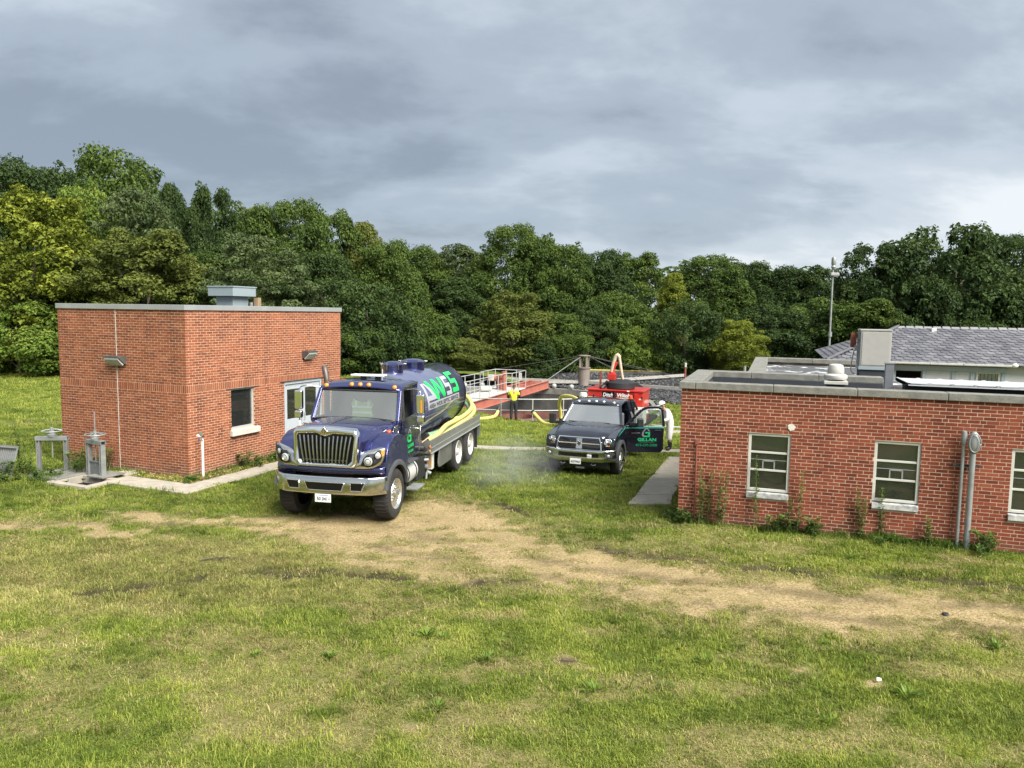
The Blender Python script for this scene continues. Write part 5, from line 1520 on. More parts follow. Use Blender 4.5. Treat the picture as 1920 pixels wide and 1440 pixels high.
# far curb with yellow pipe on it
cw = empty('filter_curb', (0, 0, 0)); tag(cw, 'concrete curb along the far edge of the stone bed', 'curb')
CP = [(-20, 60.2), (-8, 61.7), (-2, 61.9), (4, 61.7), (10, 61.2), (16, 60.6), (26, 58)]
for a, b_ in zip(CP[:-1], CP[1:]):
    build('curb_section', MB().bar((a[0], a[1], -.62), (b_[0], b_[1], -.62), .35, .62), conc_old, cw)
yel = pmat('hose_yellow', (0.66, 0.57, 0.16), .5, var=.1, scale=6, dirt=(0.40, 0.34, 0.14), dscale=4, damt=.4)
m = MB().tube(smooth_path([(a[0], a[1] - .1, -.25) for a in CP], 6), .07, 8)
o = build('yellow_pipe', m, pmat('pipe_dull_yellow', (0.42, 0.34, 0.10), .7, var=.2, scale=3), smooth=True); tag(o, 'long yellow pipe lying on the far curb of the stone bed', 'pipe')

dc = empty('distributor_column', (5.25, 55.2, -1.08)); tag(dc, 'brown steel centre column of the rotary distributor with guy cables', 'column')
brn = pmat('brown_steel', (0.20, 0.165, 0.14), .7, .1, var=.2, scale=2)
build('drum', MB().lathe([(.46, 0), (.43, .1), (.43, 1.42), (.49, 1.43), (.49, 1.50), (.3, 1.5)], n=28), brn, dc, smooth=True, auto=35)
for k in range(4):
    a = k * 1.5708 + .45
    build('mast_leg', MB().box(.34 * math.cos(a) - .075, .34 * math.cos(a) + .075, .34 * math.sin(a) - .05, .34 * math.sin(a) + .05, 1.5, 2.32), brn, dc)
build('mast_top', MB().lathe([(.3, 2.32), (.46, 2.32), (.46, 2.37), (.3, 2.39)], n=20), brn, dc)
arms = []
for k, (dx, dy, L_) in enumerate(((-1, .16, 11.0), (1, -.55, 11.5), (-.9, -.12, 3.2), (.9, .40, 9.0))):
    l = math.hypot(dx, dy); dx, dy = dx / l, dy / l
    z1_ = float(bed_z(5.25 + dx * L_, 55.2 + dy * L_)) + 1.08 + .30
    build('arm', MB().bar((dx * .4, dy * .4, .42), (dx * L_, dy * L_, z1_), .20, .20), pmat('arm_grey', (0.36, 0.34, 0.31), .6, .2, var=.15), dc)
    arms.append((dx, dy, L_, z1_))
for dx, dy, L_, z1_ in arms:
    for f_ in (.45, .9):
        build('guy_cable', MB().tube([(dx * .3, dy * .3, 2.32), (dx * L_ * f_, dy * L_ * f_, .42 + (z1_ - .42) * f_)], .014, 5), pmat('cable', (0.12, 0.12, 0.11), .6, .4), dc)
build('guy_cable', MB().tube([(-.25, -.3, 2.3), (-3.3, -.6, .15)], .02, 5), alu_rail, dc)
r = empty('marker_post', (9.85, 43.0, gz1(9.85, 43)), 0); 
build('post', MB().cyl((0, 0, 0), (0, 0, 2.48), .055, n=10), rust_red, r); build('cap', MB().cyl((0, 0, 2.48), (0, 0, 2.72), .062, n=10), white_p, r)
tag(r, 'rusty red post with white tip beyond the corner of the low building', 'post')
o = build('timber_plank', MB().box(-1.0, 1.0, -.1, .1, 0, .05), white_p); o.location = (7.4, 34.3, gz1(7.4, 34.3) + .06); o.rotation_euler = (0, 0, R_(-25)); tag(o, 'pale plank lying in the grass beyond the worker in white', 'plank')
for k, (fx, fy) in enumerate(((-31.4, 48.2), (-29.2, 48.2))):
    o = build('fence_post', MB().cyl((0, 0, 0), (0, 0, 1.5), .035, n=8), galv); o.location = (fx, fy, gz1(fx, fy)); tag(o, ('left', 'right')[k] + ' thin grey fence post at the meadow edge before the trees', 'post', 'fence posts at the meadow edge')
# ------------------------------------------------------------------ vehicle materials
def paint(name, col, rough=.25, flake=.0, coat=1.0, metal=.35):
    m = pmat(name, col, rough, metal, var=.05, scale=2.0, coat=coat)
    return m
blue = paint('navy_paint', (0.050, 0.058, 0.200), .28, metal=.85)
tank_paint = paint('tank_sky_sheen_paint', (0.150, 0.162, 0.290), .20, metal=.55)  # same navy as the cab, lightened to paint in the sky's reflection
navyblk = paint('black_navy_paint', (0.008, 0.009, 0.018), .28, metal=.2)
chrome = pmat('chrome', (0.80, 0.80, 0.79), .07, 1.0, var=.02)
chrome_s = pmat('chrome_soft', (0.62, 0.62, 0.60), .18, 1.0, var=.05)
blk = pmat('black_plastic', (0.018, 0.018, 0.019), .55, var=.15)
blk_g = pmat('black_gloss', (0.006, 0.006, 0.007), .2, var=.1)
gryp = pmat('grey_plastic', (0.060, 0.062, 0.068), .6, var=.12)
rubber = pmat('tyre_rubber', (0.022, 0.021, 0.020), .85, var=.3, scale=6, dirt=(0.06, 0.05, 0.04), dscale=5, damt=.25)
orange = pmat('amber_lens', (0.75, 0.26, 0.03), .2, var=.05, coat=.5)
redl = pmat('red_orange_lens', (0.70, 0.10, 0.04), .25, var=.05)
clear_l = pmat('clear_lens', (0.62, 0.64, 0.64), .08, .4, var=.04, coat=1)
diamond = pmat('brushed_aluminium', (0.42, 0.43, 0.42), .38, .75, var=.12, scale=2, dirt=(0.30, 0.29, 0.26), dscale=1.5, damt=.4)
greenL = pmat('lettering_green', (0.02, 0.62, 0.13), .35, var=.03)
greyL = pmat('lettering_silver', (0.42, 0.43, 0.46), .4, .2, var=.04)
darkL = pmat('lettering_dark', (0.02, 0.02, 0.035), .4)
whiteL = pmat('lettering_white', (0.80, 0.80, 0.78), .4, var=.03)
tealL = pmat('stripe_teal', (0.03, 0.42, 0.32), .35)
gillL = pmat('lettering_leaf_green', (0.015, 0.33, 0.13), .4)
wind_gl = glass_mat('windshield_glass', (0.66, 0.78, 0.74), .03, .12, .14)
pick_gl = glass_mat('pickup_windshield_glass', (0.60, 0.74, 0.71), .03, .12, .46)
side_gl = glass_mat('side_glass', (0.35, 0.40, 0.38), .02, .02)
seat_m = pmat('seat_fabric', (0.10, 0.105, 0.11), .8)
dash_m = pmat('dash_grey', (0.17, 0.175, 0.17), .7)
vest_m = pmat('vest_lime', (0.30, 0.52, 0.10), .7, var=.08)
def wheel(root, x, y, z, R, w, side, rim, lugs=10, tread=0, dish=.0, name='wheel'):
    """side=+1 outer face at larger x; x is the outer face"""
    s = side
    m = MB(); n = 56
    prof = [(R * .60, .012), (R * .66, .0), (R * .80, -.012), (R * .93, .012), (R * .985, .05), (R, .085), (R, w * .5), (R, w - .085), (R * .985, w - .05), (R * .93, w - .012), (R * .66, w)]
    if tread:
        V, F_ = [], []
        pr = prof
        for i, (rr_, h) in enumerate(pr):
            for k in range(n * 2):
                a = math.pi * k / n
                r2 = rr_
                if 4 <= i <= 8 and ((k + (i % 2)) % 3 == 0): r2 = rr_ - .022
                V.append((x - s * h, y + r2 * math.sin(a), z + r2 * math.cos(a)))
        N2 = n * 2
        for i in range(len(pr) - 1):
            for k in range(N2): F_.append((i * N2 + k, i * N2 + (k + 1) % N2, (i + 1) * N2 + (k + 1) % N2, (i + 1) * N2 + k))
        m.add(V, F_)
    else:
        m.lathe(prof, (x, y, z), (-s, 0, 0), n, cap=False)
    t_ = build(name, m, rubber, root, smooth=True, auto=32)
    d = dish
    build('rim', MB().lathe([(R * .62, .02), (R * .60, .0), (R * .56, .02), (R * .53, .05 + d * .6), (R * .40, .06 + d), (R * .30, .035 + d * .5), (R * .20, .02 + d * .3), (R * .19, -.02 + d * .2), (R * .12, -.035 + d * .2), (.001, -.04 + d * .2)], (x, y, z), (-s, 0, 0), 36, cap=False), rim, t_, smooth=True, auto=40)
    mm = MB()
    for k in range(lugs):
        a = 2 * math.pi * k / lugs
        c = Vector((x - s * (.05 + d * .7), y + R * .29 * math.sin(a), z + R * .29 * math.cos(a)))
        mm.cyl(c, c + Vector((s * .055, 0, 0)), R * .035, n=6)
    lo = build('lug_nuts', mm, chrome_s if rim is not chrome else chrome, t_)
    lo['kind'] = 'stuff'
    return t_
def mirror_pts(P): return [(-p[0], *p[1:]) for p in P]
def quad_panel(root, name, P, mat, th=.012, bevel=0):
    """thin solid panel from an ordered ring of 3-D points"""
    P = [Vector(p) for p in P]
    nrm = Vector((0, 0, 0))
    for i in range(len(P)):
        a, b_ = P[i], P[(i + 1) % len(P)]
        nrm += Vector(((a.y - b_.y) * (a.z + b_.z), (a.z - b_.z) * (a.x + b_.x), (a.x - b_.x) * (a.y + b_.y)))
    nrm.normalize()
    k = len(P)
    m = MB().add(P + [p - nrm * th for p in P], [tuple(range(k)), tuple(range(2 * k - 1, k - 1, -1))] + [(i, i + k, (i + 1) % k + k, (i + 1) % k) for i in range(k)])
    return build(name, m, mat, root, bevel=bevel)
def strut_loop(root, name, P, w, mat, h=None, closed=True):
    m = MB(); P = [Vector(p) for p in P]; k = len(P)
    for i in range(k if closed else k - 1): m.bar(P[i], P[(i + 1) % k], w, h or w)
    return build(name, m, mat, root, bevel=w * .2)

# ------------------------------------------------------------------ tank truck   (local -y is forward, +x its left side)
TR = empty('tank_truck', (*TRUCK['o'], 0.0), TRUCK['a'])
tag(TR, 'navy blue septic tank truck with chrome grille parked left of centre', 'truck')
RT = .53
for y_, x_, tr_ in ((0, 1.20, 1),):
    for s in (1, -1):
        wheel(TR, s * x_, y_, RT, RT, .34, s, pmat('rim_polished', (0.62, 0.61, 0.57), .28, .85, var=.1), 10, 1, .0)
rimw = pmat('rim_white', (0.62, 0.60, 0.56), .45, .3, var=.08, dirt=(0.4, 0.37, 0.3), dscale=5, damt=.4)
for y_ in (4.97, 6.29):
    for s in (1, -1):
        wheel(TR, s * 1.20, y_, RT - .01, RT - .01, .28, s, rimw, 8, 0, .12)
        wheel(TR, s * .88, y_, RT - .01, RT - .01, .28, s, rimw, 0, 0, .12)
    build('axle', MB().cyl((-.9, y_, RT), (.9, y_, RT), .11, n=12), blk, TR)
build('axle', MB().cyl((-1.0, 0, RT), (1.0, 0, RT), .08, n=12), blk, TR)
for s in (1, -1): build('frame_rail', MB().box(s * .43 - .045, s * .43 + .045, -.55, 7.25, .72, .98), blk, TR)
build('engine_block', MB().box(-.40, .40, -.55, .7, .55, 1.35), blk, TR)
for s in (1, -1): build('leaf_spring', MB().bar((s * .5, -.7, .62), (s * .5, .7, .62), .09, .07), blk, TR)
# bumper: swept chrome channel
def bump_y(x): return -.90 + .10 * (x / 1.21) ** 2 + .22 * max(0, (abs(x) - .85) / .36) ** 1.6
X_ = np.linspace(-1.21, 1.21, 49)
rows = []
for off_, zz_ in ((.05, .655), (.012, .662), (.0, .69), (.0, .99), (.012, 1.012), (.06, 1.018)):
    rows.append([(x, bump_y(x) + off_, zz_) for x in X_])
bmp = build('bumper', MB().sheet(rows), chrome_s, TR, smooth=True, solid=.006, fix=False)
def bump_hole(xa, xb, z0, z1, sl):
    n_ = 13; F0 = np.linspace(0, 1, n_)
    bot = [(xa + sl[0] + (xb - xa - sl[0] - sl[1]) * f_, z0) for f_ in F0]; top = [(xa + (xb - xa) * f_, z1) for f_ in F0]
    build('air_slot', MB().sheet([[(p[0], bump_y(p[0]) - .005, p[1]) for p in R3] for R3 in (bot, top)]), blk_g, bmp, fix=False)
    r = [(p[0], bump_y(p[0]) - .008, p[1]) for p in bot + top[::-1]]
    build('slot_rim', MB().tube(r + [r[0]], .008, 6), chrome, bmp, smooth=True)
bump_hole(-.42, .42, .74, .90, (.06, .06)); bump_hole(-.84, -.55, .75, .91, (.07, .0)); bump_hole(.55, .84, .75, .91, (.0, .07))
# license plate
pl = build('licence_plate', MB().box(-.19, .15, -.925, -.915, .50, .665), whiteL, TR, bevel=.004)
text_obj('plate_number', '50 041', .105, lambda u, v: (u - .035, -.929, .535 + v), darkL, pl, bold=.002, width=.22)
text_obj('plate_suffix', 'H', .06, lambda u, v: (u + .118, -.929, .55 + v), darkL, pl)
build('plate_header', MB().box(-.12, .09, -.928, -.926, .635, .650), pmat('plate_blue', (.25, .3, .42), .5), pl)
# hood: rings from the grille back to the cowl
def hood_ring(y, wt, zt, wb, zb, crown=.05):
    half = [(wb, zb), (wb * .99 + wt * .01, zb + (zt - zb) * .45), (wt * 1.02, zt - .10), (wt * .93, zt - .03), (wt * .6, zt + crown * .6), (0, zt + crown)]
    return [(x, y, z_) for x, z_ in half] + [(-x, y, z_) for x, z_ in half[-2::-1]]
rings = [hood_ring(-.80, .66, 1.93, .70, 1.18, .035), hood_ring(-.74, .70, 1.965, .74, 1.18, .04), hood_ring(-.3, .78, 1.985, .84, 1.2, .05), hood_ring(.2, .87, 1.985, .94, 1.2, .05), hood_ring(.66, .95, 1.965, 1.02, 1.2, .05)]
build('hood', MB().loft(rings, cap=True, closed=False), blue, TR, smooth=True, auto=50)
for s in (1, -1):
    build('hood_bulge', MB().loft([[(s * .10, -.6, 2.015), (s * .42, -.6, 1.985), (s * .42, -.6, 1.96), (s * .1, -.6, 1.97)], [(s * .12, .5, 2.040), (s * .55, .5, 2.010), (s * .55, .5, 1.97), (s * .12, .5, 1.98)]]), blue, TR, smooth=True, bevel=.02)
hz_ = [(-.74, 2.007), (-.3, 2.037), (.2, 2.037), (.60, 2.018)]
build('hood_seam', MB().tube([(0, y_, z_) for y_, z_ in hz_], .006, 5), blk, TR, smooth=True)
build('cowl_seam', MB().tube([(x, .655 - .05 * (1 - (x / .95) ** 2), 1.955 + .055 * (1 - (x / .95) ** 2)) for x in np.linspace(-.95, .95, 15)], .016, 6), blk, TR, smooth=True)
for s in (1, -1):
    build('hood_pinstripe', MB().tube([(s * .985, .66, 1.66), (s * .955, .3, 1.60), (s * .90, -.15, 1.50), (s * .82, -.55, 1.40)], .010, 5), chrome_s, TR, smooth=True)
# grille surround and bars
def gy(z_): return -.84 + (z_ - 1.2) * .035
top_o = [(-.70, 1.90), (-.64, 1.985), (-.30, 2.012), (0, 2.025), (.30, 2.012), (.64, 1.985), (.70, 1.90)]
outer = [(-.60, 1.19), (-.685, 1.30), *top_o, (.685, 1.30), (.60, 1.19)]
inner = [(-.48, 1.275), (-.545, 1.35), (-.60, 1.80), (-.575, 1.845), (-.16, 1.86), (0, 1.775), (.16, 1.86), (.575, 1.845), (.60, 1.80), (.545, 1.35), (.48, 1.275)]
m = MB(); k = len(outer)
V = []
RNDS = ((0.0, .05), (.06, .0), (.22, -.045), (.45, -.066), (.70, -.060), (.90, -.035), (1.0, .01), (1.0, .05))
for f_, o_ in RNDS:
    for po, pi_ in zip(outer, inner):
        x_ = po[0] + (pi_[0] - po[0]) * f_; z_ = po[1] + (pi_[1] - po[1]) * f_
        V.append((x_, gy(z_) + o_ + .02, z_))
F_ = []
for a in range(len(RNDS) - 1):
    for i in range(k): F_.append((a * k + i, a * k + (i + 1) % k, (a + 1) * k + (i + 1) % k, (a + 1) * k + i))
m.add(V, F_)
gs = build('grille_surround', m, chrome, TR, smooth=True, auto=60)
build('grille_back', MB().prism([(p[0] * .99, p[1]) for p in inner], 'y', -.805, -.79), blk_g, TR)
for i in range(13):
    f_ = (i - 6) / 6; xt = f_ * .545; xb = f_ * .455
    zt = 1.83 if abs(xt) > .16 else 1.77 + abs(xt) * .40
    pts_ = [(xb + (xt - xb) * q_, gy(1.29 + (zt - 1.29) * q_) - .012 - .018 * math.sin(q_ * math.pi), 1.29 + (zt - 1.29) * q_) for q_ in (0, .25, .5, .75, 1)]
    m = MB()
    for a, b_ in zip(pts_[:-1], pts_[1:]): m.bar(a, b_, .024, .02, (0, 1, 0))
    build('grille_bar', m, pmat('grille_bar_chrome', (0.40, 0.41, 0.40), .2, .9), gs)
build('grille_crossbar', MB().box(-.46, .46, -.825, -.815, 1.33, 1.345), chrome_s, gs)
em = MB().prism([(0, 1.84), (.075, 1.93), (0, 2.02), (-.075, 1.93)], 'y', -.895, -.845); e0 = build('emblem', em, chrome, TR, bevel=.008)
build('emblem_field', MB().prism([(0, 1.868), (.052, 1.93), (0, 1.992), (-.052, 1.93)], 'y', -.902, -.894), pmat('emblem_dark_red', (.10, .03, .035), .3), e0)
build('emblem_bar', MB().prism([(-.008, 1.88), (.008, 1.88), (.008, 1.98), (-.008, 1.98)], 'y', -.906, -.901), chrome, e0)
build('emblem_bar', MB().prism([(-.030, 1.922), (.030, 1.922), (.030, 1.938), (-.030, 1.938)], 'y', -.9065, -.9025), chrome, e0)
# valance below the grille
m = MB(); rows = []
for zz_, o_ in ((1.04, .06), (1.07, .0), (1.17, .0), (1.20, .03)):
    rows.append([(x, -.80 + .20 * (abs(x) / 1.16) ** 2.2 + o_, zz_) for x in np.linspace(-1.16, 1.16, 25)])
build('valance', MB().sheet(rows), blue, TR, smooth=True, solid=.02, fix=False)
# fenders with wheel arches, lamps
for s in (1, -1):
    arch = [(.62 * math.sin(R_(a)) + .02, RT + .62 * math.cos(R_(a))) for a in range(-68, 73, 10)]
    outl = [(-.54, 1.10), (-.55, 1.30), (-.50, 1.48), (-.36, 1.66), (-.12, 1.765), (.12, 1.775), (.42, 1.70), (.66, 1.56), (.76, 1.40), (.76, 1.02), (.66, .75)] + arch[::-1]
    ring_o = [[(s * 1.19, p[0], p[1]) for p in outl], [(s * 1.12, p[0], p[1] + (.035 if p[1] > 1.2 and i < 9 else 0)) for i, p in enumerate(outl)], [(s * .80, p[0], p[1] + (.03 if p[1] > 1.2 and i < 9 else 0)) for i, p in enumerate(outl)]]
    build('fender', MB().loft(ring_o), blue, TR, smooth=True, bevel=.02, auto=45)
    fl = [[(s * x, .02 + r_ * math.sin(R_(a)), RT + r_ * math.cos(R_(a))) for x, r_ in ((1.13, .60), (1.225, .61), (1.235, .68), (1.21, .72), (1.13, .71))] for a in range(-72, 84, 8)]
    build('wheel_flare', MB().loft(fl), gryp, TR, smooth=True, auto=50)
    build('inner_arch', MB().loft([[(s * x, .02 + .61 * math.sin(R_(a)), RT + .61 * math.cos(R_(a))) for x in (.55, 1.18)] for a in range(-80, 90, 10)], cap=False, closed=False), blk, TR, fix=False, solid=.01)
    # chrome lamp plate following the swept corner
    def hp(x, z_): return (s * x, -.80 + .15 * max(0, (x - .68) / .5) ** 1.9 + (z_ - 1.3) * .20, z_)
    def strip(name, X, ZL, ZU, off_, mat, parent=TR):
        xs = np.linspace(X[0], X[1], 15)
        zl = np.interp(xs, *zip(*ZL)); zu = np.interp(xs, *zip(*ZU))
        rows = [[(hp(x, a + (b_ - a) * f_)[0], hp(x, a + (b_ - a) * f_)[1] - off_, a + (b_ - a) * f_) for x, a, b_ in zip(xs, zl, zu)] for f_ in (0, .33, .66, 1)]
        return build(name, MB().sheet(rows), mat, parent, smooth=True, fix=False, solid=.012)
    lampp = strip('lamp_plate', (.60, 1.19), [(.60, 1.19), (.95, 1.20), (1.12, 1.27), (1.19, 1.45)], [(.60, 1.24), (.67, 1.42), (.72, 1.50), (.82, 1.545), (1.0, 1.59), (1.12, 1.62), (1.19, 1.60)], 0, chrome_s)
    strip('lamp_bezel', (.74, 1.17), [(.74, 1.255), (.88, 1.222), (1.0, 1.255), (1.1, 1.33), (1.17, 1.5)], [(.74, 1.28), (.79, 1.41), (.86, 1.48), (.98, 1.485), (1.05, 1.555), (1.17, 1.57)], .006, blk)
    def hq(x, z_, o_=.012): p = hp(x, z_); return (p[0], p[1] - o_, p[2])
    c = Vector(hq(.885, 1.345, .012)); ax = Vector((s * .18, -1, 0)).normalized()
    hl = build('headlight', MB().lathe([(.102, -.01), (.112, .02), (.104, .035), (.09, .02)], c, ax, 24, cap=False), blk_g, TR, smooth=True)
    build('lens', MB().lathe([(.092, .015), (.075, .035), (.04, .046), (.001, .05)], c, ax, 24, cap=False), clear_l, hl, smooth=True)
    build('lens_ring', MB().lathe([(.05, .05), (.062, .05), (.062, .04), (.05, .04)], c, ax, 20, cap=False), chrome, hl)
    c = Vector(hq(1.055, 1.455, .014)); ax = Vector((s * .5, -1, .05)).normalized()
    hl = build('headlight', MB().lathe([(.07, -.01), (.078, .02), (.07, .03), (.06, .02)], c, ax, 20, cap=False), blk_g, TR, smooth=True)
    build('lens', MB().lathe([(.062, .015), (.045, .03), (.001, .035)], c, ax, 20, cap=False), clear_l, hl, smooth=True)
    tp = [(1.12, 1.42), (1.165, 1.46), (1.175, 1.56), (1.11, 1.55)]
    quad_panel(TR, 'turn_signal', [hq(x, z_, .016) for x, z_ in (tp if s > 0 else tp[::-1])], orange, .02)
    build('fender_marker', MB().lathe([(.055, 0), (.05, .03), (.025, .05), (.001, .052)], (s * 1.0, .08, 1.80), (0, -.2, 1), 14), redl, TR, smooth=True)
    # side vent in the hood
    sv = [(s * 1.0, .28, 1.62), (s * 1.0, .62, 1.70), (s * .985, .66, 1.88), (s * .965, .50, 1.86), (s * .975, .32, 1.74)]
    sv = [(p[0] + s * .012, p[1], p[2]) for p in sv]
    v_ = quad_panel(TR, 'side_vent', sv if s > 0 else sv[::-1], blk_g, .05)
    build('vent_rim', MB().tube([*sv, sv[0]], .012, 6), chrome_s, v_, smooth=True)
    for k in range(5):
        zz_ = 1.67 + k * .042
        build('vent_louvre', MB().bar((s * 1.012, .31 + k * .03, zz_), (s * 1.006, .63, zz_ + .035), .015, .02), gryp, v_)
# cab shell
A_b, A_t = Vector((.98, .64, 1.97)), Vector((.90, .98, 2.58))
def sym(p): return (-p[0], p[1], p[2])
cabm = MB()
lo = [(.76, 1.02), (.64, 1.2), (.60, 1.94), (2.10, 1.94), (2.10, 1.02)]
for s in (1, -1):
    # lower cab side behind the fender, thin panel; door laid over it
    cabm.box(*sorted((s * .96, s * 1.02)), .62, 2.10, 1.00, 1.95)
cabm.box(-.96, .96, 2.05, 2.10, 1.00, 2.70); cabm.box(-.96, .96, .60, .66, 1.0, 1.93); cabm.box(-.96, .96, .66, 2.05, 1.0, 1.06)
cab = build('cab', cabm, blue, TR, bevel=.015)
rr_ = [[(x * (1 - .0), y_, z_ + .07 * (1 - (x / .95) ** 2)) for x in np.linspace(-.95, .95, 13)] for y_, z_ in ((.95, 2.565), (.97, 2.60), (1.06, 2.655), (1.3, 2.69), (1.7, 2.71), (2.06, 2.70), (2.13, 2.62))]
build('cab_roof', MB().sheet(rr_), blue, TR, smooth=True, solid=.05, fix=False)
for s in (1, -1):
    build('roof_rail', MB().loft([[(s * .90, y_, z_ - .03), (s * .965, y_, z_ - .05), (s * .97, y_, z_ + .01), (s * .91, y_, z_ + .03)] for y_, z_ in ((.97, 2.57), (1.1, 2.64), (1.5, 2.68), (2.1, 2.68))]), blue, TR, smooth=True, auto=50)
    build('a_pillar', MB().bar((s * .985, .635, 1.94), (s * .925, .985, 2.58), .075, .07), blue, TR, bevel=.015)
    build('b_pillar', MB().bar((s * .99, 1.86, 1.93), (s * .94, 1.86, 2.66), .38, .06, (1, 0, 0)), blue, TR, bevel=.015)
    d = build('door', MB().prism([(.80, 1.10), (.80, 1.93), (1.70, 1.98), (1.70, 1.10)], 'x', *sorted((s * 1.012, s * 1.038))), blue, TR, bevel=.012)
    build('window_frame', MB().bar((s * 1.0, 1.70, 1.96), (s * .95, 1.68, 2.60), .05, .04).bar((s * .955, 1.68, 2.60), (s * .955, 1.02, 2.58), .04, .04).bar((s * 1.005, .82, 1.95), (s * .96, 1.03, 2.58), .04, .05), blk, d)
    build('vent_window_bar', MB().bar((s * 1.005, 1.00, 1.95), (s * .965, 1.04, 2.57), .03, .03), gryp, d)
    quad_panel(TR, 'quarter_glass', [(s * 1.0, .86, 1.97), (s * 1.0, .99, 1.97), (s * .962, 1.03, 2.55)][::s], side_gl, .006)
    build('door_gap', MB().tube([(s * 1.03, .795, 1.93), (s * 1.03, .795, 1.10), (s * 1.03, 1.705, 1.10), (s * 1.03, 1.705, 1.97)], .007, 5), blk_g, d)
    build('door_handle', MB().box(*sorted((s * 1.036, s * 1.065)), 1.52, 1.68, 1.70, 1.735), chrome_s, d, bevel=.01)
    build('body_line', MB().bar((s * 1.042, .80, 1.56), (s * 1.042, 1.7, 1.66), .006, .014), chrome_s, d)
    if s > 0:
        build('window_trim', MB().bar((s * 1.04, .82, 1.955), (s * 1.04, 1.68, 2.0), .02, .02), chrome_s, d)
wg = MB().sheet([[(x * (1.0 - .085 * q_), .635 + .345 * q_ - .05 * (1 - (x / .95) ** 2), 1.955 + .60 * q_) for x in np.linspace(-.95, .95, 13)] for q_ in (0, .33, .66, 1)])
build('windshield', wg, wind_gl, TR, smooth=True, fix=False)
m = MB(); P_ = [(x, .625 - .05 * (1 - (x / .95) ** 2), 1.95) for x in np.linspace(-.96, .96, 13)]; m.tube(P_, .018, 6); P_ = [(x * .91, .975 - .045 * (1 - (x / .95) ** 2), 2.56) for x in np.linspace(-.96, .96, 13)]; m.tube(P_, .022, 6)
build('windshield_seal', m, blk, TR, smooth=True)
for xa in (.05, .75):
    build('wiper', MB().bar((xa, .57, 1.975), (xa - .5, .585, 2.0), .014, .02), blk, TR)
for x in (-.80, -.20, 0, .20, .80):
    y_ = 1.0; zt = 2.635 + .055 * (1 - (x / .95) ** 2)
    build('marker_light', MB().lathe([(.055, 0), (.052, .03), (.03, .05), (.001, .055)], (x, y_ - .01, zt - .01), (0, -.75, .65), 14), orange, TR, smooth=True)
# interior
build('dashboard', MB().box(-.93, .93, .70, 1.02, 1.65, 1.93), dash_m, TR, bevel=.06)
build('steering_wheel', MB().tube([(.45 + .21 * math.cos(a), 1.10 + .10 * math.sin(a), 1.93 + .16 * math.sin(a)) for a in np.linspace(0, 6.283, 25)], .016, 8), blk, TR, smooth=True)
for xs in (-.45, .45):
    build('seat', MB().box(xs - .26, xs + .26, 1.35, 1.85, 1.35, 1.55).box(xs - .25, xs + .25, 1.72, 1.90, 1.55, 2.36), seat_m, TR, bevel=.06, seg=3)
build('rear_panel', MB().box(-.95, .95, 2.0, 2.04, 1.1, 2.6), dash_m, TR)
vs_ = empty('safety_vest', TR.matrix_basis @ Vector((-.08, 1.30, 2.0)), TRUCK['a'])
vp = [(-.25, -.08), (-.23, .10), (-.27, .20), (-.21, .34), (-.12, .28), (.0, .25), (.12, .28), (.19, .34), (.26, .20), (.22, .10), (.25, -.08)]
vb = build('vest', MB().prism(vp, 'y', -.03, .03), vest_m, vs_, bevel=.012)
for a, b_ in ((.0, .05), (.13, .17)): build('reflective_band', MB().box(-.232, .232, -.036, -.031, a, b_), whiteL, vb)
for xx in (-.17, .13): build('reflective_band', MB().box(xx, xx + .05, -.0365, -.0305, .17, .29), whiteL, vb)
tag(vs_, 'lime green safety vest hanging behind the tank truck windshield', 'vest')
build('papers', MB().box(.22, .36, .66, .70, 1.935, 1.99), pmat('blue_paper', (.35, .45, .6), .6), TR)
# roof beacon bar and antenna
lbm = build('beacon_bar', MB().box(-.42, .38, 1.42, 1.66, 2.83, 2.875), pmat('beacon_white', (0.70, 0.72, 0.70), .3), TR, bevel=.015)
for xx in (-.2, .15): build('beacon_foot', MB().box(xx, xx + .1, 1.48, 1.6, 2.74, 2.83), blk, lbm)
build('beacon_arm', MB().bar((.36, 1.5, 2.85), (.60, 1.62, 2.78), .03), chrome_s, lbm)
build('antenna', MB().cyl((-.92, 2.0, 2.5), (-.92, 2.05, 3.85), .006, n=5), blk, TR)
build('antenna', MB().cyl((.1, 2.08, 2.7), (.1, 2.08, 2.96), .012, n=6), white_p, TR)
build('exhaust_stack', MB().tube(smooth_path([(-1.16, 1.78, 1.0), (-1.16, 1.78, 2.50), (-1.17, 1.78, 2.72), (-1.22, 1.82, 2.90), (-1.27, 1.88, 2.98)], 4), .065, 12, cap=False), pmat('exhaust_brown', (0.13, 0.11, 0.095), .5, .6, var=.3), TR, smooth=True)
# mirrors
for s in (1, -1):
    mr = build('mirror', MB().box(*sorted((s * 1.33, s * 1.52)), .84, .95, 2.10, 2.53), chrome, TR, bevel=.035, seg=3)
    build('convex_mirror', MB().box(*sorted((s * 1.34, s * 1.52)), .83, .95, 1.90, 2.075), chrome, mr, bevel=.04, seg=3)
    if s > 0: build('mirror_lamp', MB().box(1.445, 1.475, .832, .85, 2.13, 2.40), orange, mr)
    m = MB().tube(smooth_path([(s * .95, 1.15, 2.58), (s * 1.25, .98, 2.63), (s * 1.39, .92, 2.60), (s * 1.42, .90, 2.52)], 5), .014, 7)
    m.tube([(s * 1.42, .90, 1.93), (s * 1.41, .92, 1.55), (s * 1.38, .93, 1.30)], .013, 6); m.tube([(s * 1.02, .95, 1.78), (s * 1.41, .92, 1.78)], .013, 6)
    build('mirror_arm', m, chrome_s, mr, smooth=True)
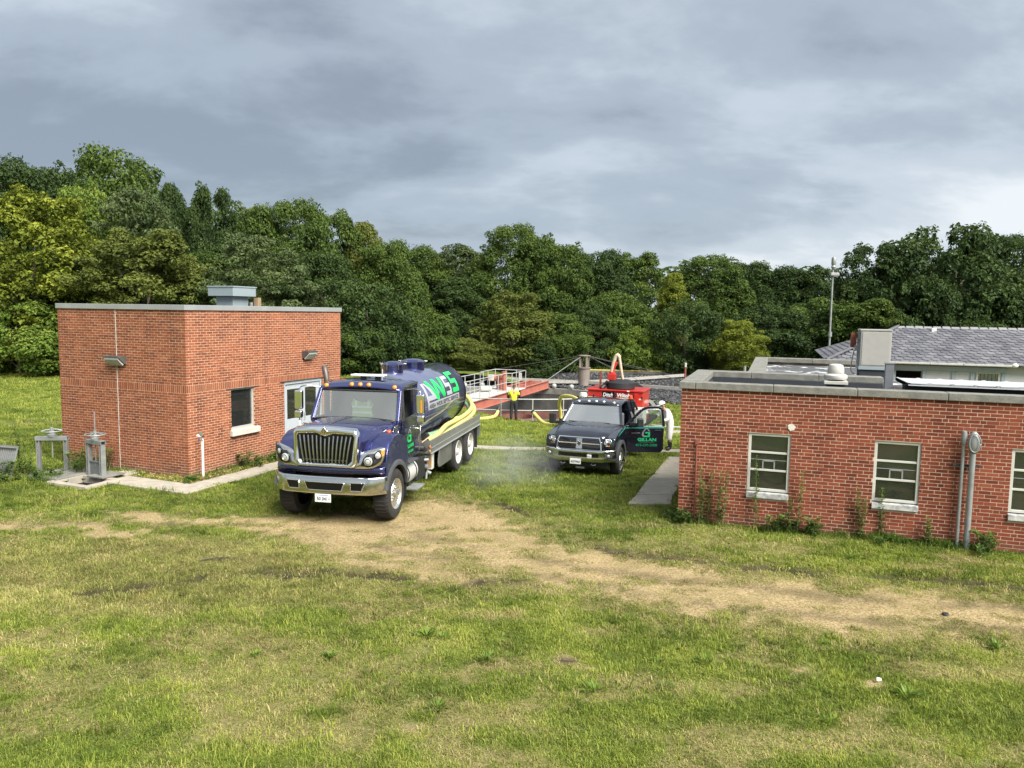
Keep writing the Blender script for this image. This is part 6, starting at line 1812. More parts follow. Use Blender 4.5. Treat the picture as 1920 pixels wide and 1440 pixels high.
# underside: fuel tank, steps, battery and pump boxes
for s in (1, -1):
    ft = build('fuel_tank', MB().lathe([(.02, 0), (.22, .0), (.27, .03), (.27, .82), (.22, .85), (.02, .85)], (s * .86, .82, .70), (0, 1, 0), 28), pmat('tank_white_alu', (0.66, 0.65, 0.62), .35, .3, var=.05), TR, smooth=True, auto=40)
    for y_ in (1.0, 1.5): build('tank_strap', MB().lathe([(.272, 0), (.278, 0), (.278, .05), (.272, .05)], (s * .86, y_, .70), (0, 1, 0), 28, cap=False), blk, ft)
    build('cab_step', MB().box(*sorted((s * .92, s * 1.20)), .85, 1.45, .99, 1.03), gryp, TR, bevel=.01)
    build('step_plate', MB().box(*sorted((s * .98, s * 1.26)), 1.15, 1.75, .33, .37), galv, TR, bevel=.008)
    build('step_hanger', MB().bar((s * 1.0, 1.45, .37), (s * .95, 1.6, .8), .04), blk, TR)
    build('battery_box', MB().box(*sorted((s * .62, s * 1.08)), 1.75, 2.35, .40, .92), blk, TR, bevel=.03)
    build('mud_flap', MB().box(*sorted((s * .90, s * 1.18)), .66, .68, .32, 1.05), blk, TR)
    # side boards of the deck
    bd = build('side_board', MB().prism([(1.16, .95), (1.225, .95), (1.225, 1.265), (1.19, 1.265), (1.19, .985), (1.16, .985)][::1] if s > 0 else [(-1.16, .95), (-1.225, .95), (-1.225, 1.265), (-1.19, 1.265), (-1.19, .985), (-1.16, .985)], 'y', 2.31, 7.33), diamond, TR, bevel=.004)
    build('board_lip', MB().box(*sorted((s * 1.226, s * 1.245)), 2.31, 7.33, .945, .965), silver_t, bd)
    build('board_rib', MB().box(*sorted((s * 1.2265, s * 1.234)), 2.33, 7.30, 1.08, 1.092), silver_t, bd)
    build('front_board', MB().box(*sorted((s * .72, s * 1.19)), 2.31, 2.34, .95, 1.265), diamond, bd)
    build('rear_post', MB().box(*sorted((s * 1.10, s * 1.225)), 7.28, 7.34, .60, .949), diamond, bd)
    build('rear_flap', MB().box(*sorted((s * .8, s * 1.22)), 6.98, 7.0, .30, .94), blk, TR)
    for zz_ in (.99, 1.10): build('marker_lamp', MB().box(*sorted((s * 1.19, s * 1.224)), 2.285, 2.308, zz_, zz_ + .06), orange, bd, bevel=.008)
    fp = [(3.30, .96), (3.18, .60), (3.22, .46), (3.32, .43), (4.32, .43), (4.40, .47), (4.42, .94)]
    build('fender_panel', MB().prism(fp, 'x', *sorted((s * 1.12, s * 1.16))), pmat('steel_dull', (0.22, 0.22, 0.21), .45, .55, var=.15, scale=2), TR, bevel=.015)
build('deck', MB().box(-1.18, 1.18, 2.34, 7.3, .985, 1.02), diamond, TR)
# reservoir and valves under the deck front, left side
build('sight_reservoir', MB().box(1.02, 1.16, 2.62, 2.80, .50, .92), white_p, TR, bevel=.02)
build('reservoir_stain', MB().box(1.03, 1.15, 2.612, 2.622, .56, .84), pmat('oil_brown', (0.40, 0.23, 0.10), .6), TR)
m = MB(); m.tube(smooth_path([(1.0, 2.3, .88), (1.1, 2.45, .86), (1.1, 2.55, .80)], 4), .035, 8); m.cyl((.95, 2.45, .62), (1.12, 2.45, .60), .07); m.cyl((1.0, 2.62, .46), (1.1, 2.68, .40), .05); m.cyl((1.05, 2.55, .55), (1.05, 2.5, .3), .03); m.cyl((.9, 2.2, .80), (1.15, 2.35, .80), .04)
build('valve_cluster', m, galv, TR, smooth=True, auto=40)
m = MB(); m.cyl((.85, 2.05, 1.14), (1.12, 2.1, 1.12), .075); m.cyl((1.0, 2.12, 1.2), (1.0, 2.2, 1.05), .05); m.cyl((1.12, 2.12, 1.08), (1.12, 2.2, 1.08), .06); m.cyl((.8, 2.2, 1.05), (1.0, 2.2, 1.2), .04)
build('deck_valve', m, pmat('valve_black', (0.06, 0.06, 0.06), .4, .5), TR, smooth=True, auto=40)
# the tank
TRD, TZ, TY0, TY1 = .90, 1.91, 2.30, 6.85
tp = [(.001, TY0 - .30), (.30, TY0 - .285), (.58, TY0 - .22), (.78, TY0 - .11), (.87, TY0 - .03), (TRD, TY0 + .03), (TRD, TY1 - .03), (.885, TY1), (.87, TY1 + .06), (.78, TY1 + .15), (.55, TY1 + .26), (.28, TY1 + .32), (.001, TY1 + .33)]
tankb = build('tank', MB().lathe(tp, (0, 0, TZ), (0, 1, 0), 64, cap=False), tank_paint, TR, smooth=True, auto=40)
build('end_seam', MB().lathe([(TRD + .001, TY1 - .06), (TRD + .012, TY1 - .05), (TRD + .012, TY1 - .01), (TRD - .01, TY1)], (0, 0, TZ), (0, 1, 0), 64, cap=False), blk_g, tankb, smooth=True)
for y_ in (2.9, 4.4, 6.2): build('saddle', MB().box(-.62, .62, y_ - .06, y_ + .06, 1.0, 1.28), blk, TR)
for x_, y_, r_, h_ in ((-.02, 3.15, .25, .24), (-.28, 3.62, .15, .22), (.0, 4.62, .31, .22)):
    zb = TZ + math.sqrt(TRD ** 2 - x_ ** 2) - .04
    mh = build('manhole', MB().lathe([(r_, 0), (r_, h_ - .05), (r_ + .025, h_ - .045), (r_ + .025, h_ - .01), (r_ * .9, h_ + .03), (r_ * .5, h_ + .065), (.001, h_ + .075)], (x_, y_, zb), n=30), blue, TR, smooth=True, auto=40)
    for k in range(6):
        a = k * math.pi / 3 + .3
        c = Vector((x_ + (r_ + .03) * math.cos(a), y_ + (r_ + .03) * math.sin(a), zb + h_ - .06)); u_ = Vector((math.cos(a), math.sin(a), 0))
        build('swing_bolt', MB().cyl(c - Vector((0, 0, .07)), c + Vector((0, 0, .07)), .012, n=6).cyl(c + Vector((0, 0, .07)) - u_ * .03, c + Vector((0, 0, .07)) + u_ * .05, .014, n=6), chrome_s, mh)
# lettering wrapped on the left side of the tank: u runs rearwards, v up along the skin
RL = TRD + .006
def on_tank(u, v, lift=0.0):
    u = 3.13 + (u - 2.66) * .95; v = v - .06
    a = v / TRD                      # angle above the horizontal
    return ((RL + lift) * math.cos(a), u, TZ + (RL + lift) * math.sin(a))
def letter(name, quads, mat, parent, lift=0.0, n=6):
    m = MB()
    for q_ in quads:
        a, b_, c_, d_ = [Vector((*p, 0)) for p in q_]
        rows = []
        for i in range(n + 1):
            l_ = a.lerp(d_, i / n); r_ = b_.lerp(c_, i / n)
            rows.append([on_tank(*(l_.lerp(r_, j / n)).to_2d(), lift) for j in range(n + 1)])
        m.sheet(rows)
    return build(name, m, mat, parent, smooth=True, fix=False)
LET = empty('lettering'); LET.parent = TR
U0 = 2.62
def Q(*p): return p
def sh(P, du): return [tuple((x + du, y) for x, y in q_) for q_ in P]
# silver A with long foot stroke, green W, silver S, green S
letter('letter_a', [((2.66, .195), (2.80, .195), (2.86, .72), (2.66, .72)), ((2.80, .24), (3.55, .24), (3.50, .36), (2.80, .36)), ((3.18, .36), (3.50, .36), (2.98, .72), (2.86, .72))], greyL, TR)
letter('letter_w', [((3.56, .20), (3.76, .20), (3.26, .76), (3.04, .76)), ((3.56, .20), (3.74, .20), (3.82, .72), (3.62, .72)), ((4.14, .22), (4.34, .22), (3.84, .78), (3.62, .78)), ((4.14, .22), (4.34, .22), (4.44, .78), (4.24, .78))], greenL, TR, .003)
def ess(u0, u1, v0, v1, k):
    w = (v1 - v0) / 5.2
    s_ = lambda v: (v - v0) * k
    def H(a, b_, va, vb): return ((a + s_(va), va), (b_ + s_(va), va), (b_ + s_(vb), vb), (a + s_(vb), vb))
    vm0, vm1 = (v0 + v1) / 2 - w / 2, (v0 + v1) / 2 + w / 2
    t_ = (u1 - u0) * .28
    return [H(u0, u1, v0, v0 + w), H(u1 - t_, u1, v0 + w, vm0), H(u0, u1, vm0, vm1), H(u0, u0 + t_, vm1, v1 - w), H(u0, u1, v1 - w, v1)]
letter('letter_s', ess(4.52, 5.06, .22, .78, .02), greyL, TR, .001)
letter('letter_s', ess(5.18, 5.80, .24, .88, .02), greenL, TR, .003)
bar_ = letter('name_strip', [((2.66, .02), (5.75, .02), (5.75, .19), (2.66, .19))], greyL, TR, 0, 10)
text_obj('strip_text', 'AREA WIDE SEPTIC SERVICE', .15, lambda u, v: on_tank(4.20 + u, .05 + v, .004), darkL, TR, shear=.0, bold=.004, width=2.9)
text_obj('sub_text', 'A GILLAN CONSTRUCTION LLC COMPANY', .085, lambda u, v: on_tank(4.25 + u, -.085 + v, .002), pmat('lettering_soft', (0.10, 0.22, 0.22), .5), TR, width=2.1)
build('tank_pinstripe', MB().sheet([[on_tank(u, v, .001) for u in np.linspace(2.35, 6.75, 9)] for v in (-.118, -.128)]), greyL, TR, fix=False)
# door lettering, left door
dl = lambda u, v: (1.0425, u, v)
def g_logo(place, sc, c1, c2, parent, o=(0, 0)):
    def pp(P): return MB().add([place(o[0] + p[0] * sc, o[1] + p[1] * sc) for p in P], [tuple(range(len(P)))])
    build('logo_peak', pp([(.12, .62), (.46, 1.0), (.60, 1.0), (.94, .62), (.78, .62), (.54, .90), (.30, .62)]), c2, parent, fix=False)
    build('logo_arc', pp([(.30, .60), (.12, .60), (.02, .42), (.02, .18), (.20, 0), (.34, .14), (.22, .26), (.22, .42)]), c2 if c2 is not greyL else c1, parent, fix=False)
    build('logo_g', pp([(.20, 0), (.86, 0), (.92, .06), (.92, .54), (.42, .54), (.36, .40), (.70, .40), (.70, .18), (.34, .16)]), c1, parent, fix=False)
g_logo(dl, .30, greenL, greyL, TR, (1.13, 1.40))
text_obj('door_text', 'GILLAN', .115, lambda u, v: dl(1.28 + u, 1.275 + v), greenL, TR, bold=.005, width=.56)
text_obj('door_text', '815-559-2008', .07, lambda u, v: dl(1.30 + u, 1.16 + v), greenL, TR, bold=.002, width=.50)

# hoses carried on the deck
def hose(name, P, r, mat, label, group=None):
    root = empty(name, P[0])
    P2 = smooth_path([Vector(p) - Vector(P[0]) for p in P], 6)
    build('hose', MB().tube(P2, r, 10), mat, root, smooth=True)
    d0 = (P2[1] - P2[0]).normalized()
    build('end_cuff', MB().cyl(P2[0] - d0 * .02, P2[0] + d0 * .16, r * 1.12, n=12), blk, root, smooth=True, auto=40)
    return tag(root, label, 'hose', group)
TM = TR.matrix_basis
yel2 = pmat('hose_pale_yellow', (0.58, 0.50, 0.17), .5, var=.08, scale=6, dirt=(0.46, 0.40, 0.17), dscale=4, damt=.4)
gyel = pmat('hose_green', (0.20, 0.36, 0.20), .5, var=.1)
W_ = lambda P: [TM @ Vector(p) for p in P]
hose('suction_hose', W_([(.98, 2.52, 1.22), (1.02, 2.9, 1.20), (1.05, 3.5, 1.24), (1.06, 4.2, 1.36), (1.08, 5.2, 1.37), (1.10, 6.2, 1.42), (1.08, 6.85, 1.55), (.88, 7.20, 1.75), (.5, 7.45, 1.9), (0, 7.5, 1.9)]), .062, yel2, 'upper pale yellow suction hose running along the tank truck deck', 'hoses on the tank truck')
hose('suction_hose', W_([(1.02, 2.66, 1.12), (1.10, 3.2, 1.12), (1.12, 4.2, 1.20), (1.12, 5.4, 1.25), (1.12, 6.3, 1.28), (1.12, 6.95, 1.38), (.98, 7.28, 1.55), (.6, 7.5, 1.72), (.1, 7.55, 1.75)]), .062, yel2, 'outer pale yellow suction hose against the truck side board', 'hoses on the tank truck')
hose('suction_hose', W_([(.94, 2.7, 1.30), (.97, 3.6, 1.24), (.98, 4.6, 1.24), (1.0, 5.6, 1.26), (1.0, 6.4, 1.30), (1.0, 6.9, 1.42), (.8, 7.2, 1.6), (.4, 7.4, 1.7)]), .07, gyel, 'green hose tucked between the tank and the yellow hoses', 'hoses on the tank truck')
o = build('tool_handle', MB().tube([(0, 0, 0), (.10, .28, .10), (.12, .4, .13)], [.012, .012, .012], 6), pmat('handle_wood', (0.55, 0.38, 0.2), .6)); o.location = TM @ Vector((1.05, 2.15, 1.24)); o.rotation_euler = (0, 0, TRUCK['a']); tag(o, 'wooden tool handle poking forward from the truck deck', 'tool')
# ------------------------------------------------------------------ pickup  (local -y forward, +x its left side)
PK = empty('pickup_truck', (*PICK['o'], gz1(*PICK['o']) - .01), PICK['a'])
tag(PK, 'dark navy heavy pickup with its driver door open right of centre', 'truck')
RW = .405
alw = pmat('polished_alloy', (0.72, 0.72, 0.70), .22, .8, var=.04)
for s in (1, -1):
    wheel(PK, s * .985, 0, RW, RW, .25, s, alw, 10, 0, -.03)
    wheel(PK, s * 1.02, 4.05, RW, RW, .22, s, chrome, 10, 0, .10)
    wheel(PK, s * .76, 4.05, RW, RW, .22, s, chrome, 0, 0, .10)
    hub = build('hub_cap', MB().lathe([(.11, .06), (.11, .10), (.075, .135), (.001, .14)], (s * .975, 0, RW), (s, 0, 0), 20), chrome, PK, smooth=True, auto=40)
    build('frame_rail', MB().box(s * .40 - .04, s * .40 + .04, -.5, 5.6, .55, .75), blk, PK)
build('axle', MB().cyl((-.8, 0, RW), (.8, 0, RW), .07, n=10), blk, PK); build('axle', MB().cyl((-.8, 4.05, RW), (.8, 4.05, RW), .1, n=10), blk, PK)
build('engine_block', MB().box(-.38, .38, -.5, .5, .5, 1.05), blk, PK)
def pring(y, wt, zt, wb, zb, cr=.04):
    half = [(wb, zb), (wb, zb + (zt - zb) * .6), (wt * 1.03, zt - .05), (wt * .94, zt - .008), (wt * .62, zt + cr * .4), (wt * .3, zt + cr), (0, zt + cr * .8)]
    return [(x, y, z_) for x, z_ in half] + [(-x, y, z_) for x, z_ in half[-2::-1]]
build('hood', MB().loft([pring(-.80, .60, 1.15, .66, .75, .02), pring(-.74, .68, 1.195, .72, .75, .03), pring(-.3, .76, 1.265, .80, .75, .05), pring(.2, .82, 1.325, .86, .75, .055), pring(.55, .85, 1.35, .90, .75, .04)], closed=False), navyblk, PK, smooth=True, auto=50)
for s in (1, -1):
    arch = [(.50 * math.sin(R_(a)), RW + .50 * math.cos(R_(a))) for a in range(-70, 71, 10)]
    outl = [(-.55, .60), (-.70, .72), (-.74, .95), (-.68, 1.10), (-.35, 1.18), (.1, 1.24), (.60, 1.28), (.66, 1.26), (.66, .55), (.52, .50)] + arch[::-1]
    build('fender', MB().loft([[(s * .955, p[0], p[1]) for p in outl], [(s * .90, p[0], p[1] + (.03 if p[1] > 1 else 0)) for p in outl], [(s * .66, p[0], p[1] + (.03 if p[1] > 1 else 0)) for p in outl]]), navyblk, PK, smooth=True, bevel=.02, auto=45)
    fl = [[(s * x, r_ * math.sin(R_(a)), RW + r_ * math.cos(R_(a))) for x, r_ in ((.92, .47), (1.005, .48), (1.02, .54), (1.0, .585), (.92, .58))] for a in range(-84, 88, 8)]
    build('wheel_flare', MB().loft(fl), gryp, PK, smooth=True, auto=50)
    build('inner_arch', MB().loft([[(s * x, .49 * math.sin(R_(a)), RW + .49 * math.cos(R_(a))) for x in (.5, .94)] for a in range(-85, 90, 10)], cap=False, closed=False), blk, PK, fix=False, solid=.01)
    def hp(x, z_, o_=0): return (s * x, -.80 + .16 * max(0, (x - .62) / .34) ** 1.8 + (z_ - .9) * .12 - o_, z_)
    hl = quad_panel(PK, 'headlight', [hp(*p) for p in [(.635, .90), (.95, .93), (.955, 1.06), (.90, 1.115), (.64, 1.09)][::s]], clear_l, .05, .008)
    quad_panel(PK, 'turn_signal', [hp(*p, .006) for p in [(.76, .91), (.945, .935), (.95, .985), (.86, .975)][::s]], orange, .02)
    for cx_, cz_, r_ in ((.715, 1.0, .055), (.83, 1.03, .05)):
        build('lamp_reflector', MB().lathe([(r_, 0), (r_ * .9, .02), (r_ * .5, .012), (.001, .008)], hp(cx_, cz_, .004), (s * .15, -1, .1), 18), chrome, hl, smooth=True)
    quad_panel(PK, 'fender_stripe', [(s * .958, -.30, 1.135), (s * .958, .62, 1.235), (s * .958, .62, 1.262), (s * .957, -.20, 1.16)][::s], tealL, .004)
# grille
gso = [(-.66, .76), (.66, .76), (.63, 1.02), (.59, 1.16), (-.59, 1.16), (-.63, 1.02)]; gsi = [(-.58, .82), (.58, .82), (.56, 1.0), (.52, 1.10), (-.52, 1.10), (-.56, 1.0)]
def gyp(z_): return -.835 + (z_ - .76) * .14
m = MB(); V = []; RN = ((0, .05), (.1, .0), (.4, -.03), (.75, -.03), (1.0, .0), (1.0, .04))
for f_, o_ in RN:
    for a, b_ in zip(gso, gsi):
        x_, z_ = a[0] + (b_[0] - a[0]) * f_, a[1] + (b_[1] - a[1]) * f_
        V.append((x_, gyp(z_) + o_, z_))
F_ = [(a * 6 + i, a * 6 + (i + 1) % 6, (a + 1) * 6 + (i + 1) % 6, (a + 1) * 6 + i) for a in range(len(RN) - 1) for i in range(6)]
gs = build('grille_surround', m.add(V, F_), chrome, PK, smooth=True, auto=50)
quad_panel(PK, 'grille_mesh', [(p[0], gyp(p[1]) + .02, p[1]) for p in gsi], blk_g, .02)
build('crosshair_bar', MB().bar((-.57, gyp(.965) - .01, .965), (.57, gyp(.965) - .01, .965), .03, .05, (0, 1, 0)), chrome, gs, bevel=.006)
quad_panel(PK, 'crosshair_centre', [(-.09, gyp(.82) - .02, .82), (.09, gyp(.82) - .02, .82), (.075, gyp(1.1) - .02, 1.1), (-.075, gyp(1.1) - .02, 1.1)], chrome_s, .03, .006)
em = build('emblem', MB().prism([(0, .90), (.045, .95), (.055, 1.0), (.03, 1.035), (0, 1.02), (-.03, 1.035), (-.055, 1.0), (-.045, .95)], 'y', -.85, -.835), pmat('emblem_grey', (.10, .10, .10), .3, .6), PK, bevel=.006)
for s in (1, -1): build('emblem_horn', MB().tube([(s * (.016 + .022 * math.cos(a)), -.853, .992 + .024 * math.sin(a)) for a in np.linspace(-.6, 4.2, 12)], .006, 5), chrome, em, smooth=True)
for k in range(6):
    for s in (1, -1): build('grille_slat', MB().box(*sorted((s * .09, s * .55)), -.815, -.805, .85 + k * .042, .858 + k * .042), blk, gs)
# bumper
def by(x): return -.93 + .09 * (x / .98) ** 2 + .15 * max(0, (abs(x) - .70) / .28) ** 1.7
Xs = np.linspace(-.985, .985, 41)
rows = [[(x, by(x) + o_, z_ + .02 * (abs(x) > .66)) for x in Xs] for z_, o_ in ((.47, .08), (.485, .02), (.53, .0), (.60, .01), (.70, .012), (.755, -.01), (.79, .0), (.80, .05))]
bmp = build('bumper', MB().sheet(rows), chrome_s, PK, smooth=True, solid=.006, fix=False)
def by_panel(name, P, mat, o_, parent): return quad_panel(parent, name, [(x, by(x) - o_, z_) for x, z_ in P], mat, .03)
V = []
for z_ in (.615, .715):
    V.append([(x, by(x) - .004, z_) for x in np.linspace(-.55, .55, 15)])
build('bumper_slot', MB().sheet(V), blk_g, bmp, fix=False, solid=.004)
for s in (1, -1):
    quad_panel(bmp, 'fog_lamp', [(s * x, by(x) - .006, z_) for x, z_ in [(.72, .60), (.90, .62), (.90, .73), (.72, .72)][::s]], gryp, .02)
    build('fog_lens', MB().lathe([(.045, .012), (.03, .022), (.001, .026)], (s * .81, by(.81), .665), (s * .2, -1, 0), 14), clear_l, bmp, smooth=True)
    build('tow_hook', MB().tube([(s * .42 - .05, -.80, .44), (s * .42 - .055, -.93, .42), (s * .42, -.97, .41), (s * .42 + .055, -.93, .42), (s * .42 + .05, -.80, .44)], .014, 7), gryp, PK, smooth=True)
    build('air_dam_strut', MB().bar((s * .45, -.7, .3), (s * .42, -.75, .42), .02), gryp, PK)
build('air_dam', MB().box(-.80, .80, -.72, -.66, .30, .50), blk, PK, bevel=.02)
build('winch_tag', MB().box(.26, .38, -.985, -.97, .60, .70), whiteL, PK, bevel=.02)
text_obj('tag_text', 'B/W', .05, lambda u, v: (.32 + u, -.989, .63 + v), darkL, PK)
pl = build('licence_plate', MB().box(-.21, .09, -.965, -.955, .42, .57), whiteL, PK, bevel=.004)
text_obj('plate_number', '437943', .085, lambda u, v: (-.06 + u, -.969, .455 + v), darkL, pl, bold=.002, width=.25)
build('hitch_bar', MB().box(-.10, .14, -.76, -.74, .27, .32), galv, PK)
# cab
cabm = MB()
cabm.box(-.92, -.86, .60, 2.30, .55, 1.32); cabm.box(-.90, .90, 2.25, 2.30, .55, 1.82); cabm.box(-.88, .88, .58, .64, .5, 1.33); cabm.box(-.90, .90, .6, 2.28, .45, .56)
cabm.box(.88, .95, 1.86, 2.30, .55, 1.32); cabm.box(.88, .95, .60, .72, .55, 1.30)
cab = build('cab', cabm, navyblk, PK, bevel=.015)
rf = [[(x, y_, z_ + .045 * (1 - (x / .72) ** 2)) for x in np.linspace(-.72, .72, 11)] for y_, z_ in ((.98, 1.79), (1.02, 1.83), (1.15, 1.87), (1.5, 1.895), (1.95, 1.885), (2.22, 1.86), (2.30, 1.80))]
build('cab_roof', MB().sheet(rf), navyblk, PK, smooth=True, solid=.04, fix=False)
for s in (1, -1):
    build('roof_rail', MB().loft([[(s * .68, y_, z_ - .03), (s * .735, y_, z_ - .05), (s * .74, y_, z_), (s * .69, y_, z_ + .025)] for y_, z_ in ((1.0, 1.80), (1.15, 1.86), (1.6, 1.885), (2.28, 1.85))]), navyblk, PK, smooth=True, auto=50)
    build('a_pillar', MB().bar((s * .86, .50, 1.33), (s * .70, 1.02, 1.82), .075, .06), navyblk, PK, bevel=.015)
    build('b_pillar', MB().bar((s * .89, 2.0, 1.30), (s * .72, 2.02, 1.85), .30, .05, (1, 0, 0)), navyblk, PK, bevel=.01)
wg = MB().sheet([[(x * (1.0 - .19 * q_), .50 + .50 * q_ - .09 * (1 - (x / .83) ** 2), 1.335 + .465 * q_) for x in np.linspace(-.83, .83, 13)] for q_ in (0, .33, .66, 1)])
build('windshield', wg, pick_gl, PK, smooth=True, fix=False)
build('windshield_seal', MB().tube([(x, .49 - .09 * (1 - (x / .83) ** 2), 1.335) for x in np.linspace(-.85, .85, 13)], .016, 6).tube([(x * .82, .995 - .085 * (1 - (x / .83) ** 2), 1.80) for x in np.linspace(-.84, .84, 13)], .016, 6), blk, PK, smooth=True)
for xa in (.55, -.15): build('wiper', MB().bar((xa, .40, 1.36), (xa - .5, .42, 1.375), .012, .02), blk, PK)
for x in (-.52, -.22, 0, .22, .52):
    build('marker_light', MB().lathe([(.045, 0), (.04, .02), (.02, .032), (.001, .034)], (x, 1.06, 1.855 + .035 * (1 - (x / .72) ** 2)), (0, -.6, .8), 14), clear_l, PK, smooth=True)
d = build('door', MB().prism([(.66, .56), (.66, 1.30), (1.80, 1.32), (1.84, .56)], 'x', -.965, -.925), navyblk, PK, bevel=.015)
quad_panel(PK, 'side_window', [(-.91, .78, 1.33), (-.91, 1.80, 1.33), (-.75, 1.80, 1.78), (-.76, 1.12, 1.78)][::-1], side_gl, .006)
build('dashboard', MB().box(-.82, .82, .60, .92, 1.05, 1.30), dash_m, PK, bevel=.05)
build('steering_wheel', MB().tube([(.40 + .18 * math.cos(a), .98 + .08 * math.sin(a), 1.28 + .15 * math.sin(a)) for a in np.linspace(0, 6.283, 25)], .015, 8), blk, PK, smooth=True)
for xs in (-.42, .42):
    build('seat', MB().box(xs - .25, xs + .25, 1.25, 1.75, .75, .95).box(xs - .25, xs + .25, 1.70, 1.88, .95, 1.50).box(xs - .13, xs + .13, 1.74, 1.84, 1.52, 1.68), seat_m, PK, bevel=.05, seg=3)
# passenger mirror
mr = build('tow_mirror', MB().box(-1.32, -1.13, .70, .82, 1.22, 1.52), blk, PK, bevel=.03, seg=3)
build('mirror_arm', MB().bar((-.90, .82, 1.26), (-1.15, .78, 1.25), .07, .09), blk, mr, bevel=.015)
# opened driver door
TH = R_(19.75); HG = Vector((.955, .70, 0)); du = Vector((math.cos(TH), math.sin(TH), 0)); dn = Vector((math.sin(TH), -math.cos(TH), 0))
def dp(u, z_, t_=0.0): return HG + du * u * .95 + dn * t_ + Vector((0, 0, z_))
def dprism(P, t0, t1):
    k = len(P); m = MB()
    return m.add([dp(u, z_, t1) for u, z_ in P] + [dp(u, z_, t0) for u, z_ in P], [tuple(range(k)), tuple(range(2 * k - 1, k - 1, -1))] + [(i, i + k, (i + 1) % k + k, (i + 1) % k) for i in range(k)])
od = build('door', dprism([(.02, .60), (.10, .53), (1.05, .53), (1.12, .62), (1.13, 1.28), (0, 1.30)], -.06, .0), navyblk, PK, bevel=.02)
od['label'] = 'driver door swung wide open with green company lettering'
fr_ = [(.0, 1.285), (.46, 1.74), (.62, 1.81), (.96, 1.82), (1.05, 1.77), (1.125, 1.285)]
m = MB()
for a, b_ in zip(fr_[:-1], fr_[1:]): m.bar(dp(*a, -.03), dp(*b_, -.03), .075, .05, tuple(dn))
build('window_frame', m, navyblk, od, bevel=.012)
build('door_window', dprism([(.10, 1.30), (.50, 1.72), (.64, 1.78), (.95, 1.785), (1.02, 1.74), (1.08, 1.30)], -.034, -.030), glass_mat('door_glass', (0.80, 0.88, 0.85), .02, .03), od)
build('window_seal', MB().tube([dp(*p, .004) for p in ((.12, 1.315), (.50, 1.70), (.65, 1.765), (.94, 1.77), (1.01, 1.73), (1.07, 1.315))], .010, 6), silver_t, od, smooth=True)
build('door_stripe', dprism([(.005, 1.215), (1.12, 1.235), (1.12, 1.255), (.005, 1.235)], .001, .005), tealL, od)
build('door_handle', dprism([(.86, 1.15), (1.05, 1.155), (1.05, 1.185), (.86, 1.18)], .002, .03), blk, od, bevel=.008)
build('trim_badge', dprism([(.17, 1.075), (.42, 1.085), (.42, 1.095), (.17, 1.085)], .001, .006), silver_t, od)
build('inner_panel', dprism([(.06, .62), (1.04, .62), (1.06, 1.24), (.06, 1.24)], -.10, -.061), dash_m, od, bevel=.01)
m2 = build('tow_mirror', MB().add([dp(u, z_, t_) for t_ in (.16, .30) for u, z_ in ((.29, 1.28), (.47, 1.28), (.47, 1.53), (.29, 1.53))], [(0, 1, 2, 3), (7, 6, 5, 4), (0, 4, 5, 1), (1, 5, 6, 2), (2, 6, 7, 3), (3, 7, 4, 0)]), blk, od, bevel=.03, seg=3)
build('mirror_arm', MB().bar(dp(.10, 1.34, 0), dp(.34, 1.34, .2), .06, .09), blk, od, bevel=.012)
g_logo(lambda u, v: dp(u, v, .0045), .27, gillL, pmat('logo_grey', (0.16, 0.17, 0.17), .4), od, (.47, .97))
text_obj('door_text', 'GILLAN', .115, lambda u, v: dp(.63 + u, .86 + v, .0045), gillL, od, bold=.006, width=.56)
text_obj('door_text', 'CONSTRUCTION LLC', .035, lambda u, v: dp(.63 + u, .815 + v, .0045), pmat('logo_grey', (0.16, 0.17, 0.17), .4), od, width=.48)
text_obj('door_text', '815-559-2008', .10, lambda u, v: dp(.62 + u, .71 + v, .0045), pmat('lettering_dim_green', (0.008, 0.16, 0.07), .4), od, bold=.004, width=.64)
# back rack and flatbed
m = MB()
for s in (1, -1): m.bar((s * .88, 2.42, 1.0), (s * .80, 2.42, 1.82), .07, .07); m.bar((s * 1.0, 3.2, 1.05), (s * .82, 2.44, 1.80), .06, .05)
m.bar((-.82, 2.42, 1.82), (.82, 2.42, 1.82), .08, .07); m.bar((-.8, 2.42, 1.35), (.8, 2.42, 1.35), .05, .05)
build('headache_rack', m, blk, PK, bevel=.01)
for x in (.0, -.35): build('rack_bar', MB().bar((x, 2.42, 1.35), (x, 2.42, 1.80), .05, .03), blk, PK)
build('beacon', MB().lathe([(.06, 0), (.065, .02), (.055, .10), (.001, .12)], (.74, 2.40, 1.86), n=14), redl, PK, smooth=True, auto=50)
build('flatbed', MB().box(-1.08, 1.08, 2.55, 5.6, .92, 1.02), blk, PK, bevel=.01)
build('tool_box', MB().box(.72, 1.08, 2.70, 3.30, 1.03, 1.52), white_p, PK, bevel=.02)

# ------------------------------------------------------------------ vacuum skid on the flatbed
VK = empty('vacuum_skid', PK.matrix_basis @ Vector((.05, 3.7, .94)), PICK['a'])
tag(VK, 'red vacuum excavator skid on the back of the dark pickup', 'machine')
redp = pmat('equipment_red', (0.50, 0.030, 0.022), .35, .05, var=.08, scale=3, coat=.4)
cream = pmat('stripe_cream', (0.68, 0.58, 0.36), .5)
bx = build('cabinet', MB().box(-.90, .88, -.30, .9, .05, 1.03), redp, VK, bevel=.02)
build('cabinet_lid', MB().box(-.94, .92, -.34, .94, 1.03, 1.08), redp, bx, bevel=.012)
build('corner_post', MB().box(.62, .74, -.36, -.30, .05, 1.0), redp, bx)
for a, b_ in ((-.88, .60), (.76, .86)): build('cream_stripe', MB().box(a, b_, -.306, -.301, .785, .83), cream, bx)
build('dark_stripe', MB().box(-.88, .60, -.3058, -.3012, .845, .857), pmat('maroon', (.2, .02, .02), .5), bx)
